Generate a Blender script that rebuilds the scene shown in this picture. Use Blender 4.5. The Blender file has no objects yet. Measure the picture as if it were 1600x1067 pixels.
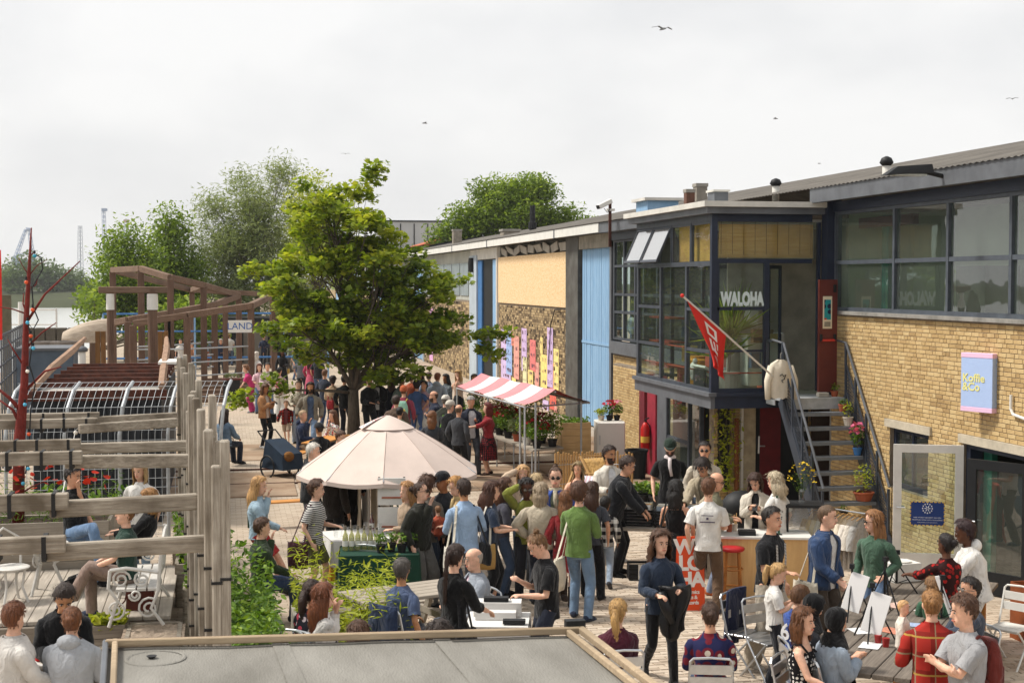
import bpy,bmesh,math,random
import numpy as np
from mathutils import Vector,Matrix,noise as mnoise
R=math.radians
V3=Vector
SC=bpy.context.scene
COL=SC.collection
random.seed(7)
rng=np.random.default_rng(7)

# ---------------------------------------------------------------- camera, sky, sun, exposure
F_PX,CAM_H=2222.0,4.45
PITCH=math.atan(93.5/F_PX)
YAW=math.atan(452/F_PX*math.cos(PITCH))
cam_d=bpy.data.cameras.new('camera')
cam_d.sensor_width=36.0
cam_d.lens=36.0*F_PX/1600.0
cam_d.clip_start=0.1
cam_d.clip_end=9000
cam_d.dof.use_dof=True
cam_d.dof.focus_distance=25.0
cam_d.dof.aperture_fstop=6.5
cam=bpy.data.objects.new('camera',cam_d)
COL.objects.link(cam)
cam.location=(0,0,CAM_H)
cam.rotation_euler=(math.pi/2-PITCH,0,-YAW)
SC.camera=cam

SUN_EL,SUN_AZ=R(54),R(-68)          # azimuth measured from +Y towards +X (negative: the river side)
world=bpy.data.worlds.new('World')
SC.world=world
world.use_nodes=True
wn,wl=world.node_tree.nodes,world.node_tree.links
wn.clear()
w_out=wn.new('ShaderNodeOutputWorld')
w_bg=wn.new('ShaderNodeBackground')
w_sky=wn.new('ShaderNodeTexSky')
w_sky.sky_type='NISHITA'
w_sky.sun_disc=False
w_sky.sun_elevation=SUN_EL
w_sky.sun_rotation=SUN_AZ
w_sky.air_density=1.0
w_sky.dust_density=4.0
# bright thin overcast: soft cloud sheet over the clear sky
w_tc=wn.new('ShaderNodeTexCoord')
w_map=wn.new('ShaderNodeMapping')
w_map.inputs['Scale'].default_value=(2.6,2.6,5.5)
w_no=wn.new('ShaderNodeTexNoise')
w_no.inputs['Scale'].default_value=1.35
w_no.inputs['Detail'].default_value=5
w_no.inputs['Roughness'].default_value=0.5
w_cr=wn.new('ShaderNodeValToRGB')
w_cr.color_ramp.elements[0].position=0.36
w_cr.color_ramp.elements[0].color=(3.75,3.77,3.82,1)
w_cr.color_ramp.elements[1].position=0.58
w_cr.color_ramp.elements[1].color=(4.6,4.57,4.53,1)
w_mx=wn.new('ShaderNodeMixRGB')
w_mx.inputs['Fac'].default_value=0.96
wl.new(w_tc.outputs['Generated'],w_map.inputs['Vector'])
wl.new(w_map.outputs['Vector'],w_no.inputs['Vector'])
wl.new(w_no.outputs['Fac'],w_cr.inputs['Fac'])
wl.new(w_sky.outputs['Color'],w_mx.inputs['Color1'])
wl.new(w_cr.outputs['Color'],w_mx.inputs['Color2'])
wl.new(w_mx.outputs['Color'],w_bg.inputs['Color'])
w_bg.inputs['Strength'].default_value=0.1
wl.new(w_bg.outputs['Background'],w_out.inputs['Surface'])
sun_d=bpy.data.lights.new('sun','SUN')
sun_d.energy=2.05
sun_d.angle=R(11)
sun_d.color=(1.0,0.95,0.87)
sun=bpy.data.objects.new('sun',sun_d)
COL.objects.link(sun)
SUN_DIR=V3((math.sin(SUN_AZ)*math.cos(SUN_EL),math.cos(SUN_AZ)*math.cos(SUN_EL),math.sin(SUN_EL)))
sun.rotation_euler=SUN_DIR.to_track_quat('Z','Y').to_euler()
SC.view_settings.view_transform='Standard'
SC.view_settings.look='None'
SC.view_settings.gamma=1
SC.view_settings.exposure=1.12
SC.view_settings.use_curve_mapping=False
SC.render.engine='CYCLES'
SC.cycles.use_denoising=True
SC.cycles.max_bounces=7
SC.cycles.transparent_max_bounces=12
SC.cycles.caustics_reflective=False
SC.cycles.caustics_refractive=False

# ---------------------------------------------------------------- photograph pixel -> place in the yard
_r=V3((math.cos(YAW),-math.sin(YAW),0))
_f=V3((math.sin(YAW)*math.cos(PITCH),math.cos(YAW)*math.cos(PITCH),-math.sin(PITCH)))
_u=V3((math.sin(YAW)*math.sin(PITCH),math.cos(YAW)*math.sin(PITCH),math.cos(PITCH)))
def ray(u,v):return _f+_r*((u-800)/F_PX)-_u*((v-533.5)/F_PX)
def G(u,v,z=0.0):
    d=ray(u,v);t=(z-CAM_H)/d.z
    return V3((d.x*t,d.y*t,z))
def WX(u,v,X):
    d=ray(u,v);t=X/d.x
    return V3((X,d.y*t,CAM_H+d.z*t))
def DY(u,v,Y):
    d=ray(u,v);t=Y/d.y
    return V3((d.x*t,Y,CAM_H+d.z*t))

# ---------------------------------------------------------------- materials
MATS={}
def _new(name):
    m=bpy.data.materials.new(name);m.use_nodes=True
    nt=m.node_tree;b=nt.nodes['Principled BSDF']
    return m,nt.nodes,nt.links,b
def rgb(c):return (c[0],c[1],c[2],1.0)
def hexc(h):
    h=h.lstrip('#');v=[int(h[i:i+2],16)/255 for i in (0,2,4)]
    return tuple(x/12.92 if x<=.04045 else ((x+.055)/1.055)**2.4 for x in v)
def col(c):return hexc(c) if isinstance(c,str) else c
def mat(name,c,rough=0.75,metal=0.0,var=0.18,scale=6.0,bump=0.0,bscale=40.0,stretch=None,dark=None,spec=0.35,c2=None,p0=0.35,p1=0.65,coord='Object',detail=5):
    """plain surface: colour with soft mottling, optional second colour in patches, optional fine relief"""
    if name in MATS:return MATS[name]
    c=col(c)
    m,n,l,b=_new(name)
    tc=n.new('ShaderNodeTexCoord');mp=n.new('ShaderNodeMapping')
    if stretch:mp.inputs['Scale'].default_value=stretch
    l.new(tc.outputs[coord],mp.inputs['Vector'])
    no=n.new('ShaderNodeTexNoise');no.inputs['Scale'].default_value=scale;no.inputs['Detail'].default_value=detail;no.inputs['Roughness'].default_value=.62
    l.new(mp.outputs['Vector'],no.inputs['Vector'])
    cr=n.new('ShaderNodeValToRGB');cr.color_ramp.elements[0].position=p0;cr.color_ramp.elements[1].position=p1
    if c2 is not None:
        a,z=col(c2),c
    else:
        a,z=tuple(x*(1-var) for x in c),tuple(min(1,x*(1+var)) for x in c)
    cr.color_ramp.elements[0].color=rgb(a);cr.color_ramp.elements[1].color=rgb(z)
    l.new(no.outputs['Fac'],cr.inputs['Fac']);l.new(cr.outputs['Color'],b.inputs['Base Color'])
    b.inputs['Roughness'].default_value=rough;b.inputs['Metallic'].default_value=metal
    b.inputs['Specular IOR Level'].default_value=spec
    if bump:
        n2=n.new('ShaderNodeTexNoise');n2.inputs['Scale'].default_value=bscale;n2.inputs['Detail'].default_value=4
        l.new(mp.outputs['Vector'],n2.inputs['Vector'])
        bp=n.new('ShaderNodeBump');bp.inputs['Strength'].default_value=bump;bp.inputs['Distance'].default_value=.02
        l.new(n2.outputs['Fac'],bp.inputs['Height']);l.new(bp.outputs['Normal'],b.inputs['Normal'])
    MATS[name]=m
    return m
def mat_tint(name,c_lo,c_hi,rough=.8,attr='tint',trans=0.0,mott=0.0,mscale=5.0,bump=0.0,bscale=60,spec=.3):
    """colour runs between two real colours by a per-piece value stored on the mesh (each brick, leaf or paver differs)"""
    if name in MATS:return MATS[name]
    m,n,l,b=_new(name)
    at=n.new('ShaderNodeAttribute');at.attribute_name=attr
    cr=n.new('ShaderNodeValToRGB')
    cols=[col(c_lo),col(c_hi)] if not isinstance(c_lo,list) else [col(c) for c in c_lo]
    el=cr.color_ramp.elements
    el[0].color=rgb(cols[0]);el[1].color=rgb(cols[-1])
    for i,c in enumerate(cols[1:-1]):
        e=el.new((i+1)/(len(cols)-1));e.color=rgb(c)
    src=at.outputs['Fac']
    if mott:
        tc=n.new('ShaderNodeTexCoord');no=n.new('ShaderNodeTexNoise');no.inputs['Scale'].default_value=mscale;no.inputs['Detail'].default_value=6
        l.new(tc.outputs['Object'],no.inputs['Vector'])
        mm=n.new('ShaderNodeMath');mm.operation='MULTIPLY_ADD';mm.inputs[1].default_value=mott;l.new(no.outputs['Fac'],mm.inputs[0])
        m2=n.new('ShaderNodeMath');m2.operation='SUBTRACT';m2.inputs[1].default_value=mott*.5;l.new(at.outputs['Fac'],m2.inputs[0])
        l.new(m2.outputs[0],mm.inputs[2]);src=mm.outputs[0]
    l.new(src,cr.inputs['Fac']);l.new(cr.outputs['Color'],b.inputs['Base Color'])
    b.inputs['Roughness'].default_value=rough;b.inputs['Specular IOR Level'].default_value=spec
    if bump:
        tc2=n.new('ShaderNodeTexCoord');n2=n.new('ShaderNodeTexNoise');n2.inputs['Scale'].default_value=bscale;n2.inputs['Detail'].default_value=4
        l.new(tc2.outputs['Object'],n2.inputs['Vector'])
        bp=n.new('ShaderNodeBump');bp.inputs['Strength'].default_value=bump;bp.inputs['Distance'].default_value=.01
        l.new(n2.outputs['Fac'],bp.inputs['Height']);l.new(bp.outputs['Normal'],b.inputs['Normal'])
    if trans:
        tr=n.new('ShaderNodeBsdfTranslucent');mx=n.new('ShaderNodeMixShader');mx.inputs['Fac'].default_value=trans
        br=n.new('ShaderNodeMixRGB');br.blend_type='MULTIPLY';br.inputs['Fac'].default_value=1;br.inputs['Color2'].default_value=(1.5,1.5,.6,1)
        l.new(cr.outputs['Color'],br.inputs['Color1']);l.new(br.outputs['Color'],tr.inputs['Color'])
        l.new(b.outputs['BSDF'],mx.inputs[1]);l.new(tr.outputs['BSDF'],mx.inputs[2])
        l.new(mx.outputs['Shader'],n['Material Output'].inputs['Surface'])
    MATS[name]=m
    return m
def mat_pattern(name,kind,c1,c2,c3=None,s=20.0,rough=.85,axis='Z',duty=.5):
    """cloth and print patterns in the object's own coordinates: stripes, check, plaid, dots, flowers, speckle"""
    if name in MATS:return MATS[name]
    m,n,l,b=_new(name)
    c1,c2=col(c1),col(c2);c3=col(c3) if c3 else c2
    tc=n.new('ShaderNodeTexCoord');sp=n.new('ShaderNodeSeparateXYZ');l.new(tc.outputs['Object'],sp.inputs[0])
    def math1(op,a,bb=None):
        x=n.new('ShaderNodeMath');x.operation=op
        for i,v in enumerate((a,bb)):
            if v is None:continue
            if isinstance(v,(int,float)):x.inputs[i].default_value=v
            else:l.new(v,x.inputs[i])
        return x.outputs[0]
    def band(ax,s_,duty_):return math1('LESS_THAN',math1('FRACT',math1('ADD',math1('MULTIPLY',sp.outputs[ax],s_),50)),duty_)
    def mix(f,a,bb):
        x=n.new('ShaderNodeMixRGB')
        l.new(f,x.inputs['Fac']) if not isinstance(f,(int,float)) else setattr(x.inputs['Fac'],'default_value',f)
        for i,v in ((1,a),(2,bb)):
            if isinstance(v,tuple):x.inputs[i].default_value=rgb(v)
            else:l.new(v,x.inputs[i])
        return x.outputs[0]
    if kind=='stripes':out=mix(band(axis,s,duty),c1,c2)
    elif kind=='check':
        a,bb=band('X',s,.5),band('Z',s,.5)
        out=mix(bb,mix(a,c1,tuple((x+y)/2 for x,y in zip(c1,c2))),mix(a,tuple((x+y)/2 for x,y in zip(c1,c2)),c2))
    elif kind=='plaid':
        o=mix(band('X',s,.3),c1,tuple(x*.55 for x in c1));o=mix(band('Z',s,.3),o,tuple(x*.6 for x in c1))
        o=mix(band('Z',s*1.0,.09),o,c2);o=mix(band('X',s,.06),o,c2);out=mix(band('Z',s*.5,.045),o,c3)
    else:
        vo=n.new('ShaderNodeTexVoronoi');vo.inputs['Scale'].default_value=s
        vo.inputs['Randomness'].default_value={'dots':.25,'flowers':.3,'speckle':1.0}[kind]
        l.new(tc.outputs['Object'],vo.inputs['Vector'])
        if kind=='dots':out=mix(math1('LESS_THAN',vo.outputs['Distance'],.36),c1,c2)
        elif kind=='flowers':out=mix(math1('LESS_THAN',vo.outputs['Distance'],.24),mix(math1('LESS_THAN',vo.outputs['Distance'],.46),c1,c2),c3)
        else:
            out=mix(math1('LESS_THAN',vo.outputs['Distance'],.42),c1,mix(math1('GREATER_THAN',vo.outputs['Color'],.5),c2,c3))
    l.new(out,b.inputs['Base Color']);b.inputs['Roughness'].default_value=rough;b.inputs['Specular IOR Level'].default_value=.2
    MATS[name]=m
    return m
def mat_wood(name,c1,c2,rough=.8,axis='X',s=1.0,bump=.4,c3=None):
    """wood: grain streaks along one axis, weathered patches"""
    if name in MATS:return MATS[name]
    m,n,l,b=_new(name)
    tc=n.new('ShaderNodeTexCoord');mp=n.new('ShaderNodeMapping')
    sc={'X':(2,40,40),'Y':(40,2,40),'Z':(40,40,2)}[axis]
    mp.inputs['Scale'].default_value=tuple(x*s for x in sc)
    l.new(tc.outputs['Object'],mp.inputs['Vector'])
    no=n.new('ShaderNodeTexNoise');no.inputs['Scale'].default_value=1;no.inputs['Detail'].default_value=6;no.inputs['Roughness'].default_value=.7
    l.new(mp.outputs['Vector'],no.inputs['Vector'])
    cr=n.new('ShaderNodeValToRGB');cr.color_ramp.elements[0].position=.32;cr.color_ramp.elements[1].position=.68
    cr.color_ramp.elements[0].color=rgb(col(c1));cr.color_ramp.elements[1].color=rgb(col(c2))
    l.new(no.outputs['Fac'],cr.inputs['Fac'])
    n2=n.new('ShaderNodeTexNoise');n2.inputs['Scale'].default_value=2.2*s;n2.inputs['Detail'].default_value=5
    l.new(tc.outputs['Object'],n2.inputs['Vector'])
    c2r=n.new('ShaderNodeValToRGB');c2r.color_ramp.elements[0].position=.45;c2r.color_ramp.elements[1].position=.7
    mx=n.new('ShaderNodeMixRGB');l.new(n2.outputs['Fac'],c2r.inputs['Fac']);l.new(c2r.outputs['Color'],mx.inputs['Fac'])
    mx.inputs['Color2'].default_value=rgb(col(c3) if c3 else tuple((x+y)/2*.75 for x,y in zip(col(c1),col(c2))));l.new(cr.outputs['Color'],mx.inputs['Color1'])
    l.new(mx.outputs['Color'],b.inputs['Base Color'])
    b.inputs['Roughness'].default_value=rough;b.inputs['Specular IOR Level'].default_value=.25
    bp=n.new('ShaderNodeBump');bp.inputs['Strength'].default_value=bump;bp.inputs['Distance'].default_value=.01
    l.new(no.outputs['Fac'],bp.inputs['Height']);l.new(bp.outputs['Normal'],b.inputs['Normal'])
    MATS[name]=m
    return m
def mat_glass(name,tint=(.9,.95,.93),refl=.06,rough=.02,body=0.0,bodyc=(.5,.5,.5)):
    """window pane: mirror reflection rising with the angle, see-through otherwise, body colour for dust film"""
    if name in MATS:return MATS[name]
    m,n,l,b=_new(name)
    gl=n.new('ShaderNodeBsdfGlossy');gl.inputs['Roughness'].default_value=rough
    tr=n.new('ShaderNodeBsdfTransparent');tr.inputs['Color'].default_value=rgb(tint)
    df=n.new('ShaderNodeBsdfDiffuse');df.inputs['Color'].default_value=rgb(bodyc)
    fr=n.new('ShaderNodeFresnel');fr.inputs['IOR'].default_value=1.5
    ad=n.new('ShaderNodeMath');ad.operation='ADD';ad.use_clamp=True;ad.inputs[1].default_value=refl;l.new(fr.outputs[0],ad.inputs[0])
    # slight waviness of old panes
    tc=n.new('ShaderNodeTexCoord');no=n.new('ShaderNodeTexNoise');no.inputs['Scale'].default_value=1.6
    l.new(tc.outputs['Object'],no.inputs['Vector'])
    bp=n.new('ShaderNodeBump');bp.inputs['Strength'].default_value=.05;bp.inputs['Distance'].default_value=.05
    l.new(no.outputs['Fac'],bp.inputs['Height']);l.new(bp.outputs['Normal'],gl.inputs['Normal'])
    m1=n.new('ShaderNodeMixShader');m1.inputs['Fac'].default_value=body;l.new(tr.outputs[0],m1.inputs[1]);l.new(df.outputs[0],m1.inputs[2])
    m2=n.new('ShaderNodeMixShader');ge=n.new('ShaderNodeNewGeometry');iv=n.new('ShaderNodeMath');iv.operation='SUBTRACT';iv.inputs[0].default_value=1;l.new(ge.outputs['Backfacing'],iv.inputs[1]);mu=n.new('ShaderNodeMath');mu.operation='MULTIPLY';l.new(ad.outputs[0],mu.inputs[0]);l.new(iv.outputs[0],mu.inputs[1]);l.new(mu.outputs[0],m2.inputs['Fac']);l.new(m1.outputs[0],m2.inputs[1]);l.new(gl.outputs[0],m2.inputs[2])
    l.new(m2.outputs[0],n['Material Output'].inputs['Surface'])
    MATS[name]=m
    return m

# ---------------------------------------------------------------- mesh building
class MB:
    def __init__(s):s.v=[];s.f=[];s.t=[]
    def add(s,vs,fs,tint=None):
        o=len(s.v);s.v.extend([tuple(p) for p in vs]);s.f.extend([tuple(i+o for i in f) for f in fs])
        s.t.extend([.5 if tint is None else tint]*len(fs));return s
    def box(s,c,d,rz=0.0,tint=None,ch=0.0,jit=0.0):
        x,y,z=d[0]/2,d[1]/2,d[2]/2
        if ch>0:
            k=min(ch,x*.9,y*.9,z*.9);P=[]
            for sx in (-1,1):
                for sy in (-1,1):
                    for sz in (-1,1):
                        P += [(sx*(x-k),sy*(y-k),sz*z),(sx*(x-k),sy*y,sz*(z-k)),(sx*x,sy*(y-k),sz*(z-k))]
            i=lambda a,b,c_,w:((a*2+b)*2+c_)*3+w
            Fs=[(i(0,0,1,0),i(1,0,1,0),i(1,1,1,0),i(0,1,1,0)),(i(0,1,0,0),i(1,1,0,0),i(1,0,0,0),i(0,0,0,0)),
                  (i(0,0,0,1),i(1,0,0,1),i(1,0,1,1),i(0,0,1,1)),(i(1,1,0,1),i(0,1,0,1),i(0,1,1,1),i(1,1,1,1)),
                  (i(0,1,0,2),i(0,0,0,2),i(0,0,1,2),i(0,1,1,2)),(i(1,0,0,2),i(1,1,0,2),i(1,1,1,2),i(1,0,1,2))]
            for a in (0,1):
                for c_ in (0,1):
                    q=[i(0,a,c_,0),i(1,a,c_,0),i(1,a,c_,1),i(0,a,c_,1)];Fs.append(q if (a ^ c_) else q[::-1])
                    q=[i(a,0,c_,0),i(a,1,c_,0),i(a,1,c_,2),i(a,0,c_,2)];Fs.append(q[::-1] if (a ^ c_) else q)
                    q=[i(a,c_,0,1),i(a,c_,1,1),i(a,c_,1,2),i(a,c_,0,2)];Fs.append(q[::-1] if (a ^ c_) else q)
            for a in (0,1):
                for b_ in (0,1):
                    for c_ in (0,1):
                        q=[i(a,b_,c_,0),i(a,b_,c_,1),i(a,b_,c_,2)];Fs.append(q if (a+b_+c_)%2 else q[::-1])
        else:
            P=[(-x,-y,-z),(x,-y,-z),(x,y,-z),(-x,y,-z),(-x,-y,z),(x,-y,z),(x,y,z),(-x,y,z)]
            Fs=[(0,3,2,1),(4,5,6,7),(0,1,5,4),(1,2,6,5),(2,3,7,6),(3,0,4,7)]
        cs,sn=math.cos(rz),math.sin(rz)
        return s.add([(c[0]+p[0]*cs-p[1]*sn+(random.uniform(-jit,jit) if jit else 0),c[1]+p[0]*sn+p[1]*cs+(random.uniform(-jit,jit) if jit else 0),c[2]+p[2]+(random.uniform(-jit,jit) if jit else 0)) for p in P],Fs,tint)
    def b2(s,a,b,**k):   # box from two corners
        return s.box([(a[i]+b[i])/2 for i in range(3)],[abs(b[i]-a[i]) for i in range(3)],**k)
    def beam(s,p0,p1,w,h,up=(0,0,1),tint=None,ch=0.0):
        """rectangular bar from p0 to p1; w across, h along up"""
        p0,p1=Vector(p0),Vector(p1);d=p1-p0;L=d.length;d.normalize();up=Vector(up)
        if abs(d.dot(up))>.98:up=V3((0,1,0)) if abs(d.y)<.9 else V3((1,0,0))
        sx=d.cross(up).normalized();uy=sx.cross(d).normalized()
        t=MB();t.box((0,0,0),(w,L,h),ch=ch);c=(p0+p1)/2
        return s.add([c+sx*q[0]+d*q[1]+uy*q[2] for q in t.v],t.f,tint)
    def tube(s,path,r,n=8,cap=True,tint=None,sq=1.0):
        path=[Vector(p) for p in path];rs=r if isinstance(r,(list,tuple)) else [r]*len(path)
        vs,fs=[],[];prev=None
        for i,p in enumerate(path):
            d=(path[min(i+1,len(path)-1)]-path[max(i-1,0)]).normalized()
            if prev is None:
                a=V3((0,0,1)) if abs(d.z)<.9 else V3((1,0,0));sx=d.cross(a).normalized()
            else:
                sx=(prev-d*prev.dot(d));sx=sx.normalized() if sx.length>1e-6 else d.orthogonal().normalized()
            prev=sx;sy=d.cross(sx)
            for k in range(n):
                an=2*math.pi*k/n;vs.append(p+sx*(math.cos(an)*rs[i])+sy*(math.sin(an)*rs[i]*sq))
        for i in range(len(path)-1):
            for k in range(n):
                k2=(k+1)%n;fs.append((i*n+k,i*n+k2,(i+1)*n+k2,(i+1)*n+k))
        if cap:
            fs.append(tuple(range(n-1,-1,-1)));fs.append(tuple((len(path)-1)*n+k for k in range(n)))
        return s.add(vs,fs,tint)
    def lathe(s,c,prof,n=16,cap=True,tint=None,sx=1.0,sy=1.0):
        vs,fs=[],[]
        for (r_,z) in prof:
            for k in range(n):
                an=2*math.pi*k/n;vs.append((c[0]+math.cos(an)*r_*sx,c[1]+math.sin(an)*r_*sy,c[2]+z))
        for i in range(len(prof)-1):
            for k in range(n):
                k2=(k+1)%n;fs.append((i*n+k,i*n+k2,(i+1)*n+k2,(i+1)*n+k))
        if cap:fs.append(tuple(range(n-1,-1,-1)));fs.append(tuple((len(prof)-1)*n+k for k in range(n)))
        return s.add(vs,fs,tint)
    def ball(s,c,r,n=10,m=6,tint=None):
        rr=r if isinstance(r,(list,tuple)) else (r,r,r)
        prof=[(math.sin(math.pi*(i+.02)/(m+.04)),-math.cos(math.pi*(i+.02)/(m+.04))*rr[2]) for i in range(m+1)]
        return s.lathe(c,prof,n,True,tint,rr[0],rr[1])
    def prism(s,poly,y0,y1,axis='Y',tint=None):
        """extrude a 2-D outline; axis is the direction of extrusion, outline in the other two (X,Z), (Y,Z) or (X,Y)"""
        n=len(poly);P=[]
        for y in (y0,y1):
            for a,b in poly:P.append({'Y':(a,y,b),'X':(y,a,b),'Z':(a,b,y)}[axis])
        return s.add(P,[tuple(range(n)),tuple(range(2*n-1,n-1,-1))]+[(i,i+n,(i+1)%n+n,(i+1)%n) for i in range(n)],tint)
    def quad(s,a,b,c,d,tint=None):return s.add([a,b,c,d],[(0,1,2,3)],tint)
    def sheet(s,fn,nu,nv,tint=None):
        vs=[fn(i/nu,j/nv) for j in range(nv+1) for i in range(nu+1)]
        return s.add(vs,[(j*(nu+1)+i,j*(nu+1)+i+1,(j+1)*(nu+1)+i+1,(j+1)*(nu+1)+i) for j in range(nv) for i in range(nu)],tint)
    def xf(s,loc=(0,0,0),rz=0.0,sc=1.0,M=None):
        if M is None:M=Matrix.Translation(Vector(loc)) @ Matrix.Rotation(rz,4,'Z') @ Matrix.Scale(sc,4)
        s.v=[tuple(M @ Vector(p)) for p in s.v];return s
    def build(s,name,m,parent=None,smooth=False,world=False,kind=None,thick=0.0,recalc=False):
        vs=s.v
        if world and parent is not None:
            Mi=(Matrix.Translation(parent.location) @ parent.rotation_euler.to_matrix().to_4x4()).inverted()
            vs=[tuple(Mi @ Vector(p)) for p in vs]
        me=bpy.data.meshes.new(name);me.from_pydata(vs,[],s.f)
        if any(t != .5 for t in s.t):
            a=me.attributes.new('tint','FLOAT','FACE');a.data.foreach_set('value',s.t)
        if recalc:
            bm=bmesh.new();bm.from_mesh(me);bmesh.ops.recalc_face_normals(bm,faces=bm.faces);bm.to_mesh(me);bm.free()
        if smooth:me.polygons.foreach_set('use_smooth',[True]*len(me.polygons))
        me.update()
        if m:me.materials.append(m)
        o=bpy.data.objects.new(name,me);COL.objects.link(o)
        if parent is not None:o.parent=parent
        if kind:o['kind']=kind
        if thick:
            md=o.modifiers.new('s','SOLIDIFY');md.thickness=thick;md.offset=0
        return o
def B2(*a,**k):return MB().b2(*a,**k)
def TU(*a,**k):return MB().tube(*a,**k)
def BX_(*a,**k):return MB().box(*a,**k)
def BM(*a,**k):return MB().beam(*a,**k)
def LA(*a,**k):return MB().lathe(*a,**k)
def SH(*a,**k):return MB().sheet(*a,**k)
def BA(*a,**k):return MB().ball(*a,**k)
def tag(o,label,cat,group=None):
    o['label']=label;o['category']=cat
    if group:o['group']=group
    return o
def thing(name,label,cat,loc=(0,0,0),rz=0.0,group=None):
    o=bpy.data.objects.new(name,None);COL.objects.link(o)
    o.location=loc;o.rotation_euler=(0,0,rz);o.empty_display_size=.2
    return tag(o,label,cat,group)
def struct(o):o['kind']='structure';return o
def inst(src,name,parent=None,loc=(0,0,0),rz=0.0,sc=None,rot=None):
    o=bpy.data.objects.new(name,src.data if hasattr(src,'data') else src);COL.objects.link(o)
    o.location=loc;o.rotation_euler=rot if rot else (0,0,rz)
    if sc:o.scale=sc if isinstance(sc,(tuple,list)) else (sc,)*3
    if parent is not None:o.parent=parent
    return o
def copy_tree(src,loc,rz=None,label=None,parent=None):
    c=src.copy();COL.objects.link(c)
    if parent is not None:c.parent=parent
    else:
        c.location=loc
        if rz is not None:c.rotation_euler=(0,0,rz)
        if label:c['label']=label
    for ch in list(src.children):copy_tree(ch,None,parent=c)
    return c
def text_mesh(name,body,size,m,parent,loc,rot,extrude=.002,align='CENTER',bold=0.0,spacing=1.0,sx=1.0):
    cu=bpy.data.curves.new(name,'FONT');cu.body=body;cu.size=size;cu.extrude=extrude;cu.align_x=align;cu.align_y='CENTER'
    cu.offset=bold;cu.space_character=spacing;cu.resolution_u=3
    o=bpy.data.objects.new(name,cu);COL.objects.link(o);o.location=loc;o.rotation_euler=rot;o.scale=(sx,1,1)
    me=bpy.data.meshes.new_from_object(o);me.materials.clear();me.materials.append(m)
    q=bpy.data.objects.new(name,me);COL.objects.link(q);q.location=loc;q.rotation_euler=rot;q.scale=(sx,1,1)
    bpy.data.objects.remove(o);bpy.data.curves.remove(cu)
    if parent is not None:q.parent=parent
    return q
def scatter_mesh(name,tv,tf,mats4,tints,m,parent=None,smooth=False):
    """one mesh from a small template repeated under many 4x4 matrices (numpy)"""
    tv=np.asarray(tv,float);N=len(mats4);k=len(tv)
    hv=np.concatenate([tv,np.ones((k,1))],1)
    V=np.einsum('nij,kj->nki',mats4,hv)[:,:,:3].reshape(-1,3)
    ls=[len(f) for f in tf];flat=np.array([i for f in tf for i in f])
    loops=(flat[None,:]+(np.arange(N)*k)[:,None]).reshape(-1)
    me=bpy.data.meshes.new(name)
    me.vertices.add(len(V));me.vertices.foreach_set('co',V.astype(np.float32).reshape(-1))
    me.loops.add(len(loops));me.loops.foreach_set('vertex_index',loops.astype(np.int32))
    tot=np.tile(np.array(ls),N);st=np.concatenate([[0],np.cumsum(tot)[:-1]])
    me.polygons.add(len(tot));me.polygons.foreach_set('loop_start',st.astype(np.int32));me.polygons.foreach_set('loop_total',tot.astype(np.int32))
    me.update(calc_edges=True)
    a=me.attributes.new('tint','FLOAT','FACE');a.data.foreach_set('value',np.repeat(np.asarray(tints,np.float32),len(tf)))
    me.validate()
    if m:me.materials.append(m)
    o=bpy.data.objects.new(name,me);COL.objects.link(o)
    if parent is not None:o.parent=parent
    return o
def rand_rots(n,tilt=None):
    """n random rotation matrices; tilt keeps the leaf's normal near up"""
    if tilt is None:
        q=rng.normal(size=(n,4));q /= np.linalg.norm(q,axis=1)[:,None]
    else:
        az=rng.uniform(0,2*np.pi,n);ax=rng.uniform(0,2*np.pi,n);t=np.abs(rng.normal(0,tilt,n))
        q1=np.stack([np.cos(az/2),0*az,0*az,np.sin(az/2)],1)
        q2=np.stack([np.cos(t/2),np.cos(ax)*np.sin(t/2),np.sin(ax)*np.sin(t/2),0*t],1)
        w1,x1,y1,z1=q2.T;w2,x2,y2,z2=q1.T
        q=np.stack([w1*w2-x1*x2-y1*y2-z1*z2,w1*x2+x1*w2+y1*z2-z1*y2,w1*y2-x1*z2+y1*w2+z1*x2,w1*z2+x1*y2-y1*x2+z1*w2],1)
    w,x,y,z=q.T
    return np.stack([np.stack([1-2*(y*y+z*z),2*(x*y-z*w),2*(x*z+y*w)],1),np.stack([2*(x*y+z*w),1-2*(x*x+z*z),2*(y*z-x*w)],1),np.stack([2*(x*z-y*w),2*(y*z+x*w),1-2*(x*x+y*y)],1)],1)
def xforms(pos,size,tilt=None):
    n=len(pos);M=np.zeros((n,4,4));M[:,:3,:3]=rand_rots(n,tilt)*np.asarray(size).reshape(-1,1,1);M[:,:3,3]=pos;M[:,3,3]=1
    return M
LEAF=([(0,-.5,0),(.22,-.1,.05),(.16,.3,.03),(0,.55,-.04),(-.16,.3,.03),(-.22,-.1,.05)],[(0,1,2,3),(0,3,4,5)])
MAPLE=([(0,-.45,0),(.28,-.30,.03),(.52,.02,-.06),(.24,.08,.02),(.30,.42,-.04),(.08,.26,.02),(0,.58,-.06),(-.08,.26,.02),(-.30,.42,-.04),(-.24,.08,.02),(-.52,.02,-.06),(-.28,-.30,.03)],
         [(0,1,2,3),(0,3,4,5),(0,5,6,7),(0,7,8,9),(0,9,10,11)])
NARROW=([(0,-.5,0),(.09,0,.03),(0,.5,-.05),(-.09,0,.03)],[(0,1,2),(0,2,3)])
BLADE=([(-.03,0,0),(.03,0,0),(.022,.05,.55),(0,.16,1.0),(-.022,.05,.55)],[(0,1,2,4),(4,2,3)])
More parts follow.
